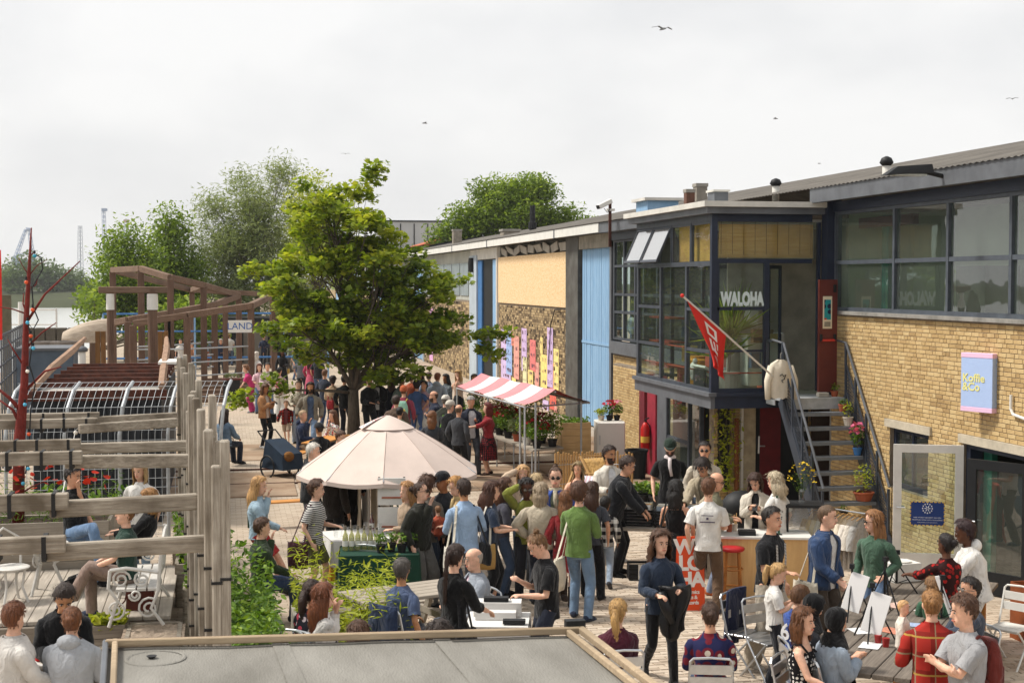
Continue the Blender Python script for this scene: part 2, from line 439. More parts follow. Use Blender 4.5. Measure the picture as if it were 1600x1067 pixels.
# ================================================================ materials shared by the setting
M_steel=mat('steel_dark','#3d434d',.5,.3,.15,3,bump=.1)
M_navy=mat('paint_navy','#20283a',.45,0,.15,4,bump=.05)
M_greymetal=mat('paint_grey','#5c5f64',.55,0,.16,3,bump=.08)
M_galv=mat('galvanised','#a9adb0',.5,.25,.14,9)
M_alu=mat('aluminium','#c2c5c8',.3,.85,.08,14)
M_white=mat('paint_white','#d8d6d0',.55,0,.07,3,bump=.05)
M_offwhite=mat('paint_offwhite','#c9c6be',.6,0,.12,2.2,bump=.08)
M_black=mat('black_matt','#17181a',.6,0,.2,6)
M_rust=mat('rust','#5a3226',.85,.2,.3,7,bump=.3,c2='#39221c')
M_conc=mat('concrete','#9a958c',.9,0,.14,1.4,bump=.25,bscale=30)
M_roof=mat('corrugated_roof','#6f6a63',.95,0,.25,1.1,bump=.2,bscale=18,c2='#4d4944')
M_brick=mat_tint('brick_ochre',['#a0845a','#b29667','#bea273','#c7ae7f','#ae9164'],None,.92,mott=.6,mscale=2.2,bump=.5,bscale=70)
M_brickf=mat_tint('brick_far',['#33291f','#6d5c45','#a38d6a','#b8a27c'],None,.95,mott=.3,mscale=9,bump=.4,bscale=40)
M_mortar=mat('mortar','#857868',.97,0,.25,5,bump=.4,bscale=50)
M_glass=mat_glass('window_glass',(.82,.9,.87),.10,.01,.06,(.35,.38,.34))
M_glass_b=mat_glass('bay_glass',(.88,.93,.9),.03,.01,.02)
M_glass_skywhite=mat_glass('hopper_glass',(.8,.85,.85),.35,.03,.4,(.7,.7,.72))  # open hoppers: white sky reflection painted in as a pale body colour
M_blue=mat('paint_lightblue','#90b2d0',.7,0,.12,3,bump=.15,stretch=(1,6,.5),c2='#759cc0')
M_bluedk=mat('paint_blue','#3d6ea3',.6,0,.15,3)
M_red=mat('paint_oxblood','#5f2922',.55,0,.15,3,bump=.08)
M_osb=mat('osb_board','#e6cda6',.9,0,.25,9,bump=.3,bscale=25,stretch=(1,2,3),c2='#c99d63',p0=.3,p1=.6)
M_soil=mat('soil','#3a2c22',1,0,.35,12,bump=.8,bscale=25)

# ================================================================ ground, water, far shore
XW=10.96
def ground_mat():
    m,n,l,b=_new('paving_ground')
    tc=n.new('ShaderNodeTexCoord')
    br=n.new('ShaderNodeTexBrick');br.inputs['Scale'].default_value=1.0
    br.inputs['Brick Width'].default_value=.21;br.inputs['Row Height'].default_value=.105;br.inputs['Mortar Size'].default_value=.006
    br.inputs['Color1'].default_value=rgb(hexc('#b8aa99'));br.inputs['Color2'].default_value=rgb(hexc('#a19180'));br.inputs['Mortar'].default_value=rgb(hexc('#6f6355'))
    l.new(tc.outputs['Object'],br.inputs['Vector'])
    no=n.new('ShaderNodeTexNoise');no.inputs['Scale'].default_value=.35;no.inputs['Detail'].default_value=8;no.inputs['Roughness'].default_value=.65
    l.new(tc.outputs['Object'],no.inputs['Vector'])
    cr=n.new('ShaderNodeValToRGB');cr.color_ramp.elements[0].position=.42;cr.color_ramp.elements[1].position=.62
    l.new(no.outputs['Fac'],cr.inputs['Fac'])
    mx=n.new('ShaderNodeMixRGB');mx.inputs['Color2'].default_value=rgb(hexc('#b5a692'))
    ml=n.new('ShaderNodeMath');ml.operation='MULTIPLY';ml.inputs[1].default_value=.6;l.new(cr.outputs['Color'],ml.inputs[0])
    l.new(ml.outputs[0],mx.inputs['Fac']);l.new(br.outputs['Color'],mx.inputs['Color1']);l.new(mx.outputs['Color'],b.inputs['Base Color'])
    b.inputs['Roughness'].default_value=.93;b.inputs['Specular IOR Level'].default_value=.2
    bp=n.new('ShaderNodeBump');bp.inputs['Strength'].default_value=.5;bp.inputs['Distance'].default_value=.01
    l.new(br.outputs['Fac'],bp.inputs['Height']);bp.invert=True;l.new(bp.outputs['Normal'],b.inputs['Normal'])
    return m
g=MB()
poly=[(-16,-60),(240,-60),(240,900),(-4,900),(-9,75),(-16,68)]
g.add([(x,y,0) for x,y in poly],[tuple(range(6))])
g.add([(-9,75,0),(-9,75,-4),(-4,900,-4),(-4,900,0)],[(0,1,2,3)]);g.add([(-16,68,0),(-16,68,-4),(-9,75,-4),(-9,75,0)],[(0,1,2,3)]);g.add([(-16,-60,0),(-16,-60,-4),(-16,68,-4),(-16,68,0)],[(0,1,2,3)])
ground=struct(g.build('ground',ground_mat()))
# separate clinker pavers where the yard floor lies open close by
M_paver=mat_tint('paver',['#a39382','#b0a08e','#baab99','#c3b5a4','#b3a18d'],None,.93,mott=.3,mscale=14,bump=.4,bscale=60,spec=.15)
pav=MB();PAV=[]
def paver_at(x,y,lx,ly):PAV.append((x,y,lx,ly))
for j in range(int((27.0-14.2)/.108)):
    y=14.2+j*.108;off=(j%2)*.105
    for i in range(int(8.0/.214)):
        x=2.2+off+i*.214
        if x>10.2+0*y:continue
        paver_at(x,y,.205,.099)
PAV.sort(key=lambda p:(abs(p[0]-4.2-.12*(p[1]-15))>1.0,p[1]))
pv_src=[]
for k in range(7):
    t=MB();t.add([(-.1025,-.0495,0),(.1025,-.0495,0),(.1025,.0495,0),(-.1025,.0495,0),(-.098,-.045,.014),(.098,-.045,.014),(.098,.045,.014),(-.098,.045,.014)],
        [(4,5,6,7),(0,1,5,4),(1,2,6,5),(2,3,7,6),(3,0,4,7)],tint=.08+k*.13)
    o=t.build('paver',M_paver,ground);pv_src.append(o)
k=0
for (x,y,lx,ly) in PAV:
    rz=random.gauss(0,.012);dz=random.uniform(-.003,.004)+.010*mnoise.noise(V3((x*.5,y*.5,0)))
    if k<300:
        if k<7:o=pv_src[k]
        else:o=inst(pv_src[random.randrange(7)],'paver',ground)
        o.location=(x,y,dz);o.rotation_euler=(0,0,rz)
    else:
        t=MB();t.add([(-.1025,-.0495,0),(.1025,-.0495,0),(.1025,.0495,0),(-.1025,.0495,0),(-.098,-.045,.014),(.098,-.045,.014),(.098,.045,.014),(-.098,.045,.014)],
            [(4,5,6,7),(0,1,5,4),(1,2,6,5),(2,3,7,6),(3,0,4,7)],tint=min(1,max(0,random.gauss(.5,.26)+.25*mnoise.noise(V3((x*.7,y*.7,3))))))
        t.xf((x,y,dz),rz);pav.v,pav.f,pav.t=pav.v,pav.f,pav.t;pav.add(t.v,t.f);pav.t[-5:]=t.t
    k += 1
pav.build('pavers',M_paver,ground,kind='stuff')
# worn concrete track slabs with old crane rails
M_slab=mat('track_slab','#a38e78',.95,0,.2,.9,bump=.3,bscale=20,c2='#846b54')
for j,yy in enumerate((30.6,32.5,36.6,38.4)):
    for i in range(9):
        x0=-3.2+i*1.9;t=MB();t.box((0,0,.012),(1.86,1.84 if j<2 else 1.7,.03),ch=.012)
        o=t.build('concrete_slab',M_slab,ground);o.location=(x0+random.uniform(-.03,.03),yy+random.uniform(-.02,.02),random.uniform(-.006,.006));o.rotation_euler=(0,0,random.gauss(0,.006))
for yy in (31.55,34.0):
    struct(B2((-4,yy-.035,.0),(14,yy+.035,.035)).build('crane_rail',M_rust))

def water_mat():
    m,n,l,b=_new('river_water')
    b.inputs['Base Color'].default_value=(.46,.47,.45,1);b.inputs['Roughness'].default_value=.25;b.inputs['IOR'].default_value=1.33
    tc=n.new('ShaderNodeTexCoord');mp=n.new('ShaderNodeMapping');mp.inputs['Scale'].default_value=(.5,.12,1);no=n.new('ShaderNodeTexNoise');no.inputs['Scale'].default_value=1.0;no.inputs['Detail'].default_value=6
    l.new(tc.outputs['Object'],mp.inputs['Vector']);l.new(mp.outputs['Vector'],no.inputs['Vector'])
    bp=n.new('ShaderNodeBump');bp.inputs['Strength'].default_value=.4;bp.inputs['Distance'].default_value=.15
    l.new(no.outputs['Fac'],bp.inputs['Height']);l.new(bp.outputs['Normal'],b.inputs['Normal'])
    return m
struct(MB().quad((-900,-80,-2.6),(0,-80,-2.6),(120,1200,-2.6),(-900,1200,-2.6)).build('water',water_mat()))
M_bank=mat('far_bank','#3d4422',.95,0,.25,.02,c2='#30361b')
struct(SH(lambda u,v:(-700+u*1100,404+[0,10,26,40,2400][int(round(v*4))]+6*math.sin(u*9),[-2.7,-.6,1.2,1.6,2.5][int(round(v*4))]),24,4).build('far_shore',M_bank))
M_stonebank=mat('stone_revetment','#57534c',.95,0,.25,.3,c2='#433f39')
struct(SH(lambda u,v:(-300+u*330,402+v*8,-2.65+v*2.1+(0 if v else 0)),12,2).build('stone_embankment',M_stonebank))

# ================================================================ brick laying
def lay_bricks(parent,place,L,Hh,holes,bl,cr,depth,m,n_single,key,seed=1,name='brick',hdr=.34,chunk=None,shift=0.0):
    """real bricks proud of the mortar; the largest in view are single pieces, the rest one mesh.
    place(a, h, d): along the wall, height, outwards -> point"""
    rd=random.Random(seed);bs=[]
    rows=int(Hh/cr)
    for j in range(rows):
        z=(j+.5)*cr;a=-rd.uniform(0,bl)+(j%2)*bl*.5
        while a<L:
            ln=bl if rd.random()>hdr else bl*.5
            s,e=max(a,0),min(a+ln-.011,L);a += ln
            segs=[(s,e)]
            for (h0,h1,z0,z1) in holes:
                if z+cr*.4<z0 or z-cr*.4>z1:continue
                ns=[]
                for (p,q) in segs:
                    if q<=h0 or p>=h1:ns.append((p,q));continue
                    if p<h0:ns.append((p,h0))
                    if q>h1:ns.append((h1,q))
                segs=ns
            for (p,q) in segs:
                if q-p>.03:bs.append(((p+q)/2,z,q-p))
    bs.sort(key=key)
    big=MB();src={}
    for i,(a,z,ln) in enumerate(bs):
        t=min(1,max(0,rd.gauss(.5,.24)));d=depth*rd.uniform(.55,1.0);hh=cr-.010;k=.006
        def brick(t_,half,at=(0,0)):
            P=[place(at[0]+sx*(half-kk),at[1]+sz*(hh/2-kk),dd) for (kk,dd) in ((0,-.004),(0,d-.004),(.004,d)) for sx,sz in ((-1,-1),(1,-1),(1,1),(-1,1))]
            fs=[(8,9,10,11)]+[(o+q,o+(q+1)%4,o+4+(q+1)%4,o+4+q) for o in (0,4) for q in range(4)]
            return P,fs
        if i<n_single:
            kk=(round(ln,2),int(t*5))
            if kk not in src:
                P,fs=brick(t,ln/2);o0=place(0,0,0)
                mb=MB().add([Vector(p)-Vector(o0) for p in P],fs,tint=.1+int(t*5)*.19)
                o=mb.build(name,m,parent);src[kk]=o
            else:o=inst(src[kk],name,parent)
            o.location=Vector(place(a,z,0))-parent.location
        else:
            P,fs=brick(t,ln/2,(a,z));big.add([Vector(p)-parent.location for p in P],fs,tint=t)
    if big.v:big.build(name+'s',m,parent,kind='stuff')

# ================================================================ near brick wing of the long building
wing=thing('brick_workshop','ochre brick wing with a strip of tall gridded windows above a heavy grey eaves beam','building',(XW,18,0))
YA,YB=14.0,24.4
SILL,HEAD=3.87,5.72
def wpart(mb,name,m,parent=wing,**k): 
    o=mb.build(name,m,None,**k);o.location=-Vector(wing.location); 
    o.parent=parent
    if parent is not wing:o.location=(0,0,0)
    return o
holes_w=[(20.72-YA,22.05-YA,1.02,2.02),(17.6-YA,19.62-YA,-1,2.02)]
wl_=MB()
for (y0,y1,z0,z1) in ((YA,17.6,0,SILL),(17.6,19.62,2.02,SILL),(19.62,20.72,0,SILL),(20.72,22.05,0,1.02),(20.72,22.05,2.02,SILL),(22.05,YB,0,SILL)):
    wl_.b2((XW,y0,z0),(XW+.28,y1,z1))
wall_w=wpart(wl_,'wall',M_mortar)
wall_w['label']='ochre brick wall'
lay_bricks(wing,lambda a,h,d:(XW-d,YA+a,h),YB-YA,SILL-.03,holes_w,.215,.0672,.011,M_brick,300,lambda b:(not (1.9<b[1]<3.85),abs(b[0]+YA-18.6)))
wpart(B2((XW-.05,20.6,2.02),(XW+.06,22.17,2.15)).b2((XW-.05,17.4,2.02),(XW+.06,19.72,2.15)),'lintel',mat('lintel_conc','#b5ab98',.9,0,.12,5,bump=.2))
wpart(B2((XW-.09,YA,SILL-.01),(XW+.14,YB,SILL+.05)),'window_sill',mat('zinc_sill','#8c8983',.7,.2,.25,4,bump=.2))
# ground floor window
w1=wpart(B2((XW+.07,20.72,1.02),(XW+.14,20.80,2.02)).b2((XW+.07,21.97,1.02),(XW+.14,22.05,2.02)).b2((XW+.07,20.80,1.94),(XW+.14,21.97,2.02)).b2((XW+.07,20.80,1.02),(XW+.14,21.97,1.10)).b2((XW+.075,21.36,1.1),(XW+.135,21.42,1.94)),'window',M_navy)
for y0,y1 in ((20.8,21.36),(21.42,21.97)):wpart(B2((XW+.10,y0,1.1),(XW+.108,y1,1.94)),'pane',M_glass,w1)
wpart(B2((XW+.4,20.5,.9),(XW+.42,22.3,1.75)),'roller_blind',mat('blind_brick','#7d3a2c',.8))
# window strip
fr=MB()
mull=[YB-.05-.0,22.04,20.24,18.44,16.64,14.84]
fr.b2((XW+.02,YA,SILL+.05),(XW+.12,YB,SILL+.12));fr.b2((XW+.02,YA,HEAD-.06),(XW+.12,YB,HEAD))
fr.b2((XW+.025,YA,4.76),(XW+.115,YB,4.83))
for y in mull:fr.b2((XW+.015,y-.035,SILL+.12),(XW+.125,y+.035,HEAD-.06))
wf=wpart(fr,'window_frame',mat('frame_greyblue','#4a5058',.5,0,.2,5,bump=.15))
for a,b_ in zip(mull[1:]+[YA],mull[:-1]):
    for z0,z1 in ((SILL+.12,4.76),(4.83,HEAD-.06)):
        o=wpart(B2((XW+.06,a+.035,z0),(XW+.067,b_-.035,z1)),'pane',M_glass,wf)
# room behind
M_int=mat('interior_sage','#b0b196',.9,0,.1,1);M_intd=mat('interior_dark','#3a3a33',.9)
inn=MB();inn.quad((XW+1.6,YA,2.4),(XW+1.6,YB,2.4),(XW+1.6,YB,HEAD),(XW+1.6,YA,HEAD));inn.quad((XW+.3,YB,2.4),(XW+1.6,YB,2.4),(XW+1.6,YB,HEAD),(XW+.3,YB,HEAD))
inn.b2((XW+.3,YA,2.4),(XW+1.6,YB,2.45));wpart(inn,'interior_wall',M_int)
wpart(B2((XW+.5,23.2,2.5),(XW+.62,23.45,HEAD-.1)),'interior_post',mat('teal_paint','#1f6b5c',.6))
wpart(B2((XW+.7,20.3,2.5),(XW+1.3,21.2,4.7)),'cupboard',M_intd)
wpart(B2((XW+1.2,18.2,2.5),(XW+1.5,18.7,5.6)).b2((XW+.9,16,2.5),(XW+1.4,17.4,4.5)),'shelf',M_offwhite)
wpart(B2((XW+.45,22.2,5.42),(XW+.55,24.3,5.6)),'interior_beam',M_red)
# eaves
wpart(B2((XW-.02,YA,HEAD),(XW+.15,YB,5.90)),'header',M_navy)
wpart(B2((XW-.42,YA,5.88),(XW-.30,YB+.1,6.15)).b2((XW-.30,YA,5.97),(XW+.3,YB+.1,6.03)),'fascia',M_greymetal)
wpart(B2((XW-.12,YB-.02,2.2),(XW+.16,YB+.24,6.12)),'corner_post',M_navy)
rf=MB();NCOR=1500
def roof_pt(x,y):return (x,y,6.14+(x-(XW-.45))*.205+  .009*math.sin(y*2*math.pi/.17))
ys=[YA+(62-YA)*i/NCOR for i in range(NCOR+1)]
rf.add([roof_pt(x,y) for y in ys for x in (XW-.45,13.5,17.5)],[(3*i+k,3*i+k+1,3*i+k+4,3*i+k+3) for i in range(NCOR) for k in (0,1)])
rf.add([(XW-.44,62,6.14),(17.5,62,7.5),(17.5,190,7.5),(XW-.44,190,6.14)],[(0,1,2,3)])
rf.add([(17.5,YA,7.52),(25,YA,6.0),(25,190,6.0),(17.5,190,7.52)],[(0,1,2,3)])
wpart(rf,'roof',M_roof)
wpart(B2((XW,YA-.3,0),(25,YA,6.1)),'end_wall',M_brickf)
# doorway into the coffee bar
wpart(B2((XW+.04,19.50,0),(XW+.24,19.62,2.02)).b2((XW+.04,17.6,0),(XW+.24,17.7,2.02)).b2((XW+.04,17.7,1.94),(XW+.24,19.5,2.02)),'door_frame',M_navy)
wpart(B2((XW+.25,19.25,0),(XW+.34,19.48,1.94)),'door_lining',mat('teal_green','#1e5f4f',.5))
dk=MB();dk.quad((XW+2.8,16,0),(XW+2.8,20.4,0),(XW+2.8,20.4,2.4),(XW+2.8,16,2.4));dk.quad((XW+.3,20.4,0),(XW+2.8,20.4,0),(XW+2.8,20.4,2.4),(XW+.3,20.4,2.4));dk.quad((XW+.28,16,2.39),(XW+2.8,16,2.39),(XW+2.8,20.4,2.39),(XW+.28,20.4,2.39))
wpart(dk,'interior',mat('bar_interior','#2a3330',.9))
def glazed_leaf(name,par,hinge,ang,w,h,m,gm,st=.09):
    """glazed door leaf hinged at a point; local X runs along the leaf"""
    o=BX_((st/2,0,h/2),(st,.05,h)).box((w-st/2,0,h/2),(st,.05,h)).box((w/2,0,h-st/2),(w-2*st,.05,st)).box((w/2,0,.16),(w-2*st,.05,.32)).build(name,m,par)
    o.location=Vector(hinge)-par.location;o.rotation_euler=(0,0,ang)
    BX_((w/2,0,.32+(h-.32-st)/2),(w-2*st,.008,h-.32-st)).build('pane',gm,o)
    TU([(w-.05,-.03,1.02),(w-.05,-.08,1.02),(w-.17,-.08,1.02)],.011,6).tube([(w-.05,.03,1.02),(w-.05,.08,1.02),(w-.17,.08,1.02)],.011,6).build('handle',M_alu,o)
    return o
dl=glazed_leaf('door',wing,(XW-.06,19.52,.02),R(158),1.02,1.97,M_white,M_glass,.12);dl['label']='white glazed door standing open'
dl2=glazed_leaf('door',wing,(XW-.02,17.72,.02),R(119),1.0,1.9,mat('door_black','#15171a',.5),M_glass,.14);dl2['label']='black glazed door standing open'
# notice on the white door
nt=BX_((.52,.034,.93),(.5,.008,.36)).build('notice',mat('notice_blue','#1d3a7a',.6,0,.03),dl)
M_yel=mat('print_yellow','#d8b04a',.6,0,.03)
yd=MB()
for i in range(9):yd.box((.29+i*.0575,  .040,1.105),(.035,.004,.012));yd.box((.29+i*.0575,  .040,.755),(.035,.004,.012))
for i in range(6):yd.box((.275,.040,.78+i*.06),(.012,.004,.035));yd.box((.765,.040,.78+i*.06),(.012,.004,.035))
rg=MB();M_print=mat('print_white','#dfe3ea',.6,0,.02)
for k in range(12):
    a=k*math.pi/6;rg.box((.52+.07*math.cos(a),.040,1.01+.07*math.sin(a)),(.016,.004,.02)); 
    if k%2==0:rg.tube([(.52+.012*math.cos(a),.040,1.01+.012*math.sin(a)),(.52+.045*math.cos(a),.040,1.01+.045*math.sin(a))],.006,5)
e1=yd.build('notice_border',M_yel,dl);e2=rg.build('notice_emblem',M_print,dl)
for k,(tx,sz) in enumerate((('HIER WORDT GEWERKT AAN EEN',.026),('PROEFTUIN VOOR KORTE MAAKKETENS',.024),('samen bouwen aan een circulaire haven',.018))):
    text_mesh('notice_text',tx,sz,M_print,dl,(.52,.040,.87-k*.036),(R(90),0,R(180)),.0008)
# lamp over the wing
lampo=thing('floodlight','black street lamp head on an arm under the eaves beam','lamp',(XW-.42,19.6,6.02))
TU([(0,0,0),(-.28,0,.06)],.035,8).build('arm',M_black,lampo)
MB().add([(-.2,-.13,.04),(-.2,.13,.04),(-.95,.10,.0),(-.95,-.10,.0),(-.22,-.10,.17),(-.22,.10,.17),(-.75,.07,.13),(-.75,-.07,.13)],[(0,3,2,1),(4,5,6,7),(0,1,5,4),(1,2,6,5),(2,3,7,6),(3,0,4,7)]).build('lamp_housing',M_black,lampo)
B2((-.8,-.09,-.006),(-.3,.09,.02)).build('lamp_lens',mat('lamp_lens','#b9bcb6',.3),lampo)
# light-box sign
sg=thing('wall_sign','pale blue and pink box sign lettered Koffie and Co on the brick wall','sign',(XW-.14,18.95,2.98),R(-68))
BX_((0,0,0),(.56,.14,.72),ch=.006).build('sign_box',mat('sign_blue','#a9bfe6',.5,0,.02),sg)
for s_ in (-1,1):BX_((0,-.003,.395*s_),(.56,.142,.07),ch=.004).build('sign_band',mat('sign_pink','#e5c0dc',.5,0,.02),sg)
M_koff=mat('sign_lemon','#e3dd8e',.5,0,.02)
text_mesh('lettering','Koffie',.165,M_koff,sg,(-.25,-.074,.06),(R(90),0,0),.002,'LEFT',.003)
text_mesh('lettering','&Co',.165,M_koff,sg,(-.25,-.074,-.07),(R(90),0,0),.002,'LEFT',.003)
pp=thing('conduit_pipe','pale bent conduit pipe beside the coffee sign','pipe',(XW-.05,18.25,2.6))
TU([(0,0,.25),(0,0,.05),(0,-.06,-.02),(0,-.4,-.06)],.022,8).build('pipe',M_white,pp)

# ================================================================ glazed bay on the first floor
BX,BY0,BY1,BZ0,BZ1=8.73,24.65,29.5,2.15,5.88
bay=thing('glazed_bay','navy framed glass office bay jutting out over the yard','bay window',(BX,BY0,0))
def bp_(mb,name,m,parent=bay,**k):
    o=mb.build(name,m,parent,**k);o.location=-V3((BX,BY0,0)) if parent is bay else (0,0,0);return o
M_bayframe=mat('bay_frame','#3e434b',.5,0,.2,5,bump=.12)
fz=lambda v:DY(1200,v,BY0).z
fx=lambda u:DY(u,480,BY0).x
ly=lambda u:WX(u,480,BX).y
lz=lambda u,v:WX(u,v,BX).z
bp_(B2((BX,BY0,BZ0),(13,BY1,BZ0+.04)),'floor_slab',M_conc)
bp_(B2((XW+.3,YB-.1,0),(13,YB,2.4)),'recess_wall',M_mortar)
bp_(B2((BX-.03,BY0-.03,BZ0-.02),(BX+.05,BY1,fz(618))).b2((BX-.09,BY0-.09,fz(618)),(BX+.06,BY1,fz(612))),'floor_beam',M_greymetal)
bp_(B2((BX+.05,BY0-.03,BZ0-.02),(XW-.13,BY0+.05,fz(618))).b2((BX+.06,BY0-.09,fz(618)),(fx(1240),BY0+.06,fz(612))),'front_beam',M_navy)
bp_(B2((BX-.02,BY0-.02,fz(612)),(BX+.09,BY0+.09,5.68)),'corner_post',M_navy)
bp_(B2((BX-.16,BY0-.16,5.68),(XW-.1,BY1+.1,5.80)),'eaves',M_greymetal);bp_(B2((BX-.24,BY0-.24,5.80),(XW-.06,BY1+.2,5.90)),'flat_roof',M_offwhite)
# front (towards the street end): frames
z0,zt,z1,zs1,zs2=fz(612),fz(408),5.66,fz(482),fz(548)
xa,xb,xc,xd=BX+.09,fx(1194),fx(1202),fx(1277)
ff=B2((xa,BY0,zt-.04),(XW-.3,BY0+.08,zt+.04)).b2((xa,BY0,z1-.12),(XW-.3,BY0+.08,z1+.02)).b2((xb,BY0,z0),(xc,BY0+.08,zt-.04)).b2((xd,BY0,z0),(XW-.13,BY0+.08,z1-.12)).b2((xa,BY0+.01,zs1-.03),(xb,BY0+.07,zs1+.03)).b2((xa,BY0+.01,zs2-.02),(xb,BY0+.07,zs2+.02)).b2((xa,BY0+.01,z0),(xb,BY0+.07,z0+.07)).b2((xa,BY0+.01,z0+.07),(xa+.05,BY0+.07,zt-.04))
wff=bp_(ff,'window_frame',M_navy)
for (q0,q1,s0,s1) in ((xa+.05,xb,z0+.07,zs2-.02),(xa+.05,xb,zs2+.02,zs1-.03),(xa+.05,xb,zs1+.03,zt-.04),(xa,xd,zt+.04,z1-.12)):
    bp_(B2((q0,BY0+.035,s0),(q1,BY0+.042,s1)),'pane',M_glass_b,wff)
# bamboo blind
M_bam=mat_wood('bamboo_blind','#c48b45','#e2b46c',.8,'X',1.0,.3)
bl=MB();nb=44
for i in range(nb):
    z=zt+.06+(z1-.16-zt-.06)*(i+.5)/nb
    bl.box(((xa+xd)/2+.02,BY0+.14+random.uniform(-.003,.003),z),(xd-xa-.12,.012,(z1-zt-.22)/nb*.86))
bp_(bl,'bamboo_blind',M_bam)
st=MB()
for i in range(9):st.box((xa+.12+(xd-xa-.2)*i/8,BY0+.13,(zt+z1)/2),(.006,.004,z1-zt-.24))
bp_(st,'blind_cord',M_rust)
text_mesh('lettering','WALOHA',.33,mat('window_letters','#c9d6d6',.6,0,.03),bay,(xa-BX+.04+(xb-xa)/2,.020,fz(468)),(R(90),0,0),.003,'CENTER',.02,1.0,.56)
# red door held open against the corner, with push bar and poster
rd=BX_((.0,0,1.0),(.36,.055,2.02)).build('door',M_red,bay);rd.location=(DY(1293,500,23.95).x-BX,23.95-BY0,z0+.05);rd.rotation_euler=(0,0,R(4));rd['label']='oxblood red door standing open'
TU([(-.14,-.06,.92),(.12,-.06,.92)],.022,8).build('push_bar',mat('push_bar_red','#c1382a',.5),rd)
BX_((-.15,-.05,.97),(.03,.06,.12)).box((.12,-.05,.97),(.03,.06,.12)).box((.12,-.04,1.85),(.05,.03,.14)).build('bar_bracket',M_black,rd)
BX_((-.02,-.032,1.42),(.18,.006,.58)).build('poster',mat('poster_cream','#d9cdb4',.7,0,.05),rd)
BX_((-.02,-.037,1.47),(.13,.004,.36)).build('poster_print',mat_pattern('poster_art','speckle','#2f8f93','#c2462f','#1d2a44',s=9),rd)
BX_((-.02,-.037,1.21),(.12,.004,.09)).build('poster_print',mat('poster_text','#8b8576',.7),rd)
gd=glazed_leaf('glass_door',bay,(xc+.03,BY0+.14,z0+.03),R(52),.82,zt-z0-.1,M_navy,M_glass_b,.07)
# side towards the yard
cols_=[ly(u) for u in (1107,1071,1031,996)]
sl=MB();ztl=lz(1110,412); 
sl.b2((BX+.0,BY0+.09,z1-.1),(BX+.08,BY1,z1+.02)).b2((BX,BY0+.09,ztl-.04),(BX+.08,BY1,ztl+.04)).b2((BX,BY0+.09,z0),(BX+.08,BY1,z0+.06))
for y in cols_[1:]:sl.b2((BX+.004,y-.05,z0+.06),(BX+.084,y+.05,ztl-.04))
hl=[zs2-.02,zs1-.03]
for y0_,y1_ in ((BY0+.09,cols_[1]-.05),(cols_[2]+.05,cols_[3]-.05)):
    for z in hl:sl.b2((BX+.008,y0_,z-.03),(BX+.07,y1_,z+.03))
wsl=bp_(sl,'window_frame',M_bayframe)
for y0_,y1_ in ((BY0+.09,cols_[1]-.05),(cols_[2]+.05,cols_[3]-.05)):
    zz=[z0+.06]+hl+[ztl-.04]
    for a,b_ in zip(zz[:-1],zz[1:]):bp_(B2((BX+.03,y0_,a),(BX+.037,y1_,b_)),'pane',M_glass_b,wsl)
bp_(B2((BX+.03,cols_[1]+.05,z0+.06),(BX+.037,cols_[2]-.05,ztl-.04)),'pane',M_glass_b,wsl)
uy=[BY0+.1+i*(BY1-BY0-.1)/4 for i in range(5)]
for y in uy[1:]:bp_(B2((BX+.006,y-.03,ztl+.04),(BX+.082,y+.03,z1-.1)),'mullion',M_bayframe)
for i in range(4):
    t=B2((0,.03,0),(.04,uy[i+1]-uy[i]-.03,.05)).b2((0,.03,z1-.15-ztl),(.04,uy[i+1]-uy[i]-.03,z1-.1-ztl)).b2((0,.03,.05),(.04,.07,z1-.15-ztl)).b2((0,uy[i+1]-uy[i]-.07,.05),(.04,uy[i+1]-uy[i]-.03,z1-.15-ztl))
    t.v=[(p[0],p[1],p[2]-(z1-.1-ztl)) for p in t.v]
    o=t.build('hopper_window',M_bayframe,bay);o.location=(.02,uy[i]-BY0,z1-.1)
    pn=B2((.018,.07,-(z1-.15-ztl)),(.024,uy[i+1]-uy[i]-.07,-.05)).build('pane',M_glass_skywhite if i>=2 else M_glass_b,o)
    if i>=2:o.rotation_euler=(0,R(24),0)
bp_(B2((BX+.16,BY0+.2,ztl+.06),(BX+.17,uy[2]-.05,z1-.12)),'side_blind',M_bam)
# room in the bay
bi=MB();bi.quad((XW+1.2,BY0,BZ0),(XW+1.2,BY1+3,BZ0),(XW+1.2,BY1+3,5.7),(XW+1.2,BY0,5.7)); bi.b2((BX+.1,BY0+.1,BZ0+.05),(XW+1.2,BY1,BZ0+.12))
bp_(bi,'interior',mat('bay_interior','#d0d3c6',.9,0,.1,1.5,c2='#b2b8aa'))
bp_(B2((BX+.1,BY0+.2,5.55),(XW+1.1,BY1,5.6)),'ceiling',M_offwhite)
bef=MB()
for x in (BX+.05,BX+.8,BX+1.5,XW-.1):bef.b2((x-.04,BY1-.06,BZ0),(x+.04,BY1+.02,5.66))
for z in (z0,zs2,zs1,ztl,5.55):bef.b2((BX+.09,BY1-.055,z-.03),(XW-.14,BY1+.015,z+.03))
bw=bp_(bef,'window_frame',M_bayframe);bp_(B2((BX+.09,BY1-.02,z0),(XW-.14,BY1-.013,5.6)),'pane',M_glass_b,bw)
bz_=BZ0+.13
cb=B2((fx(1215),BY0+1.5,z0),(fx(1275),BY0+1.9,z0+1.0));bp_(cb,'kitchen_counter',M_offwhite)
bp_(B2((fx(1205),BY0+2.3,BZ0),(XW+1.1,BY0+2.36,5.5)),'added_partition',mat('added_partition_grey','#b8b2a6',.9,0,.2,2))  # wall added behind the door so the bay doorway looks darker
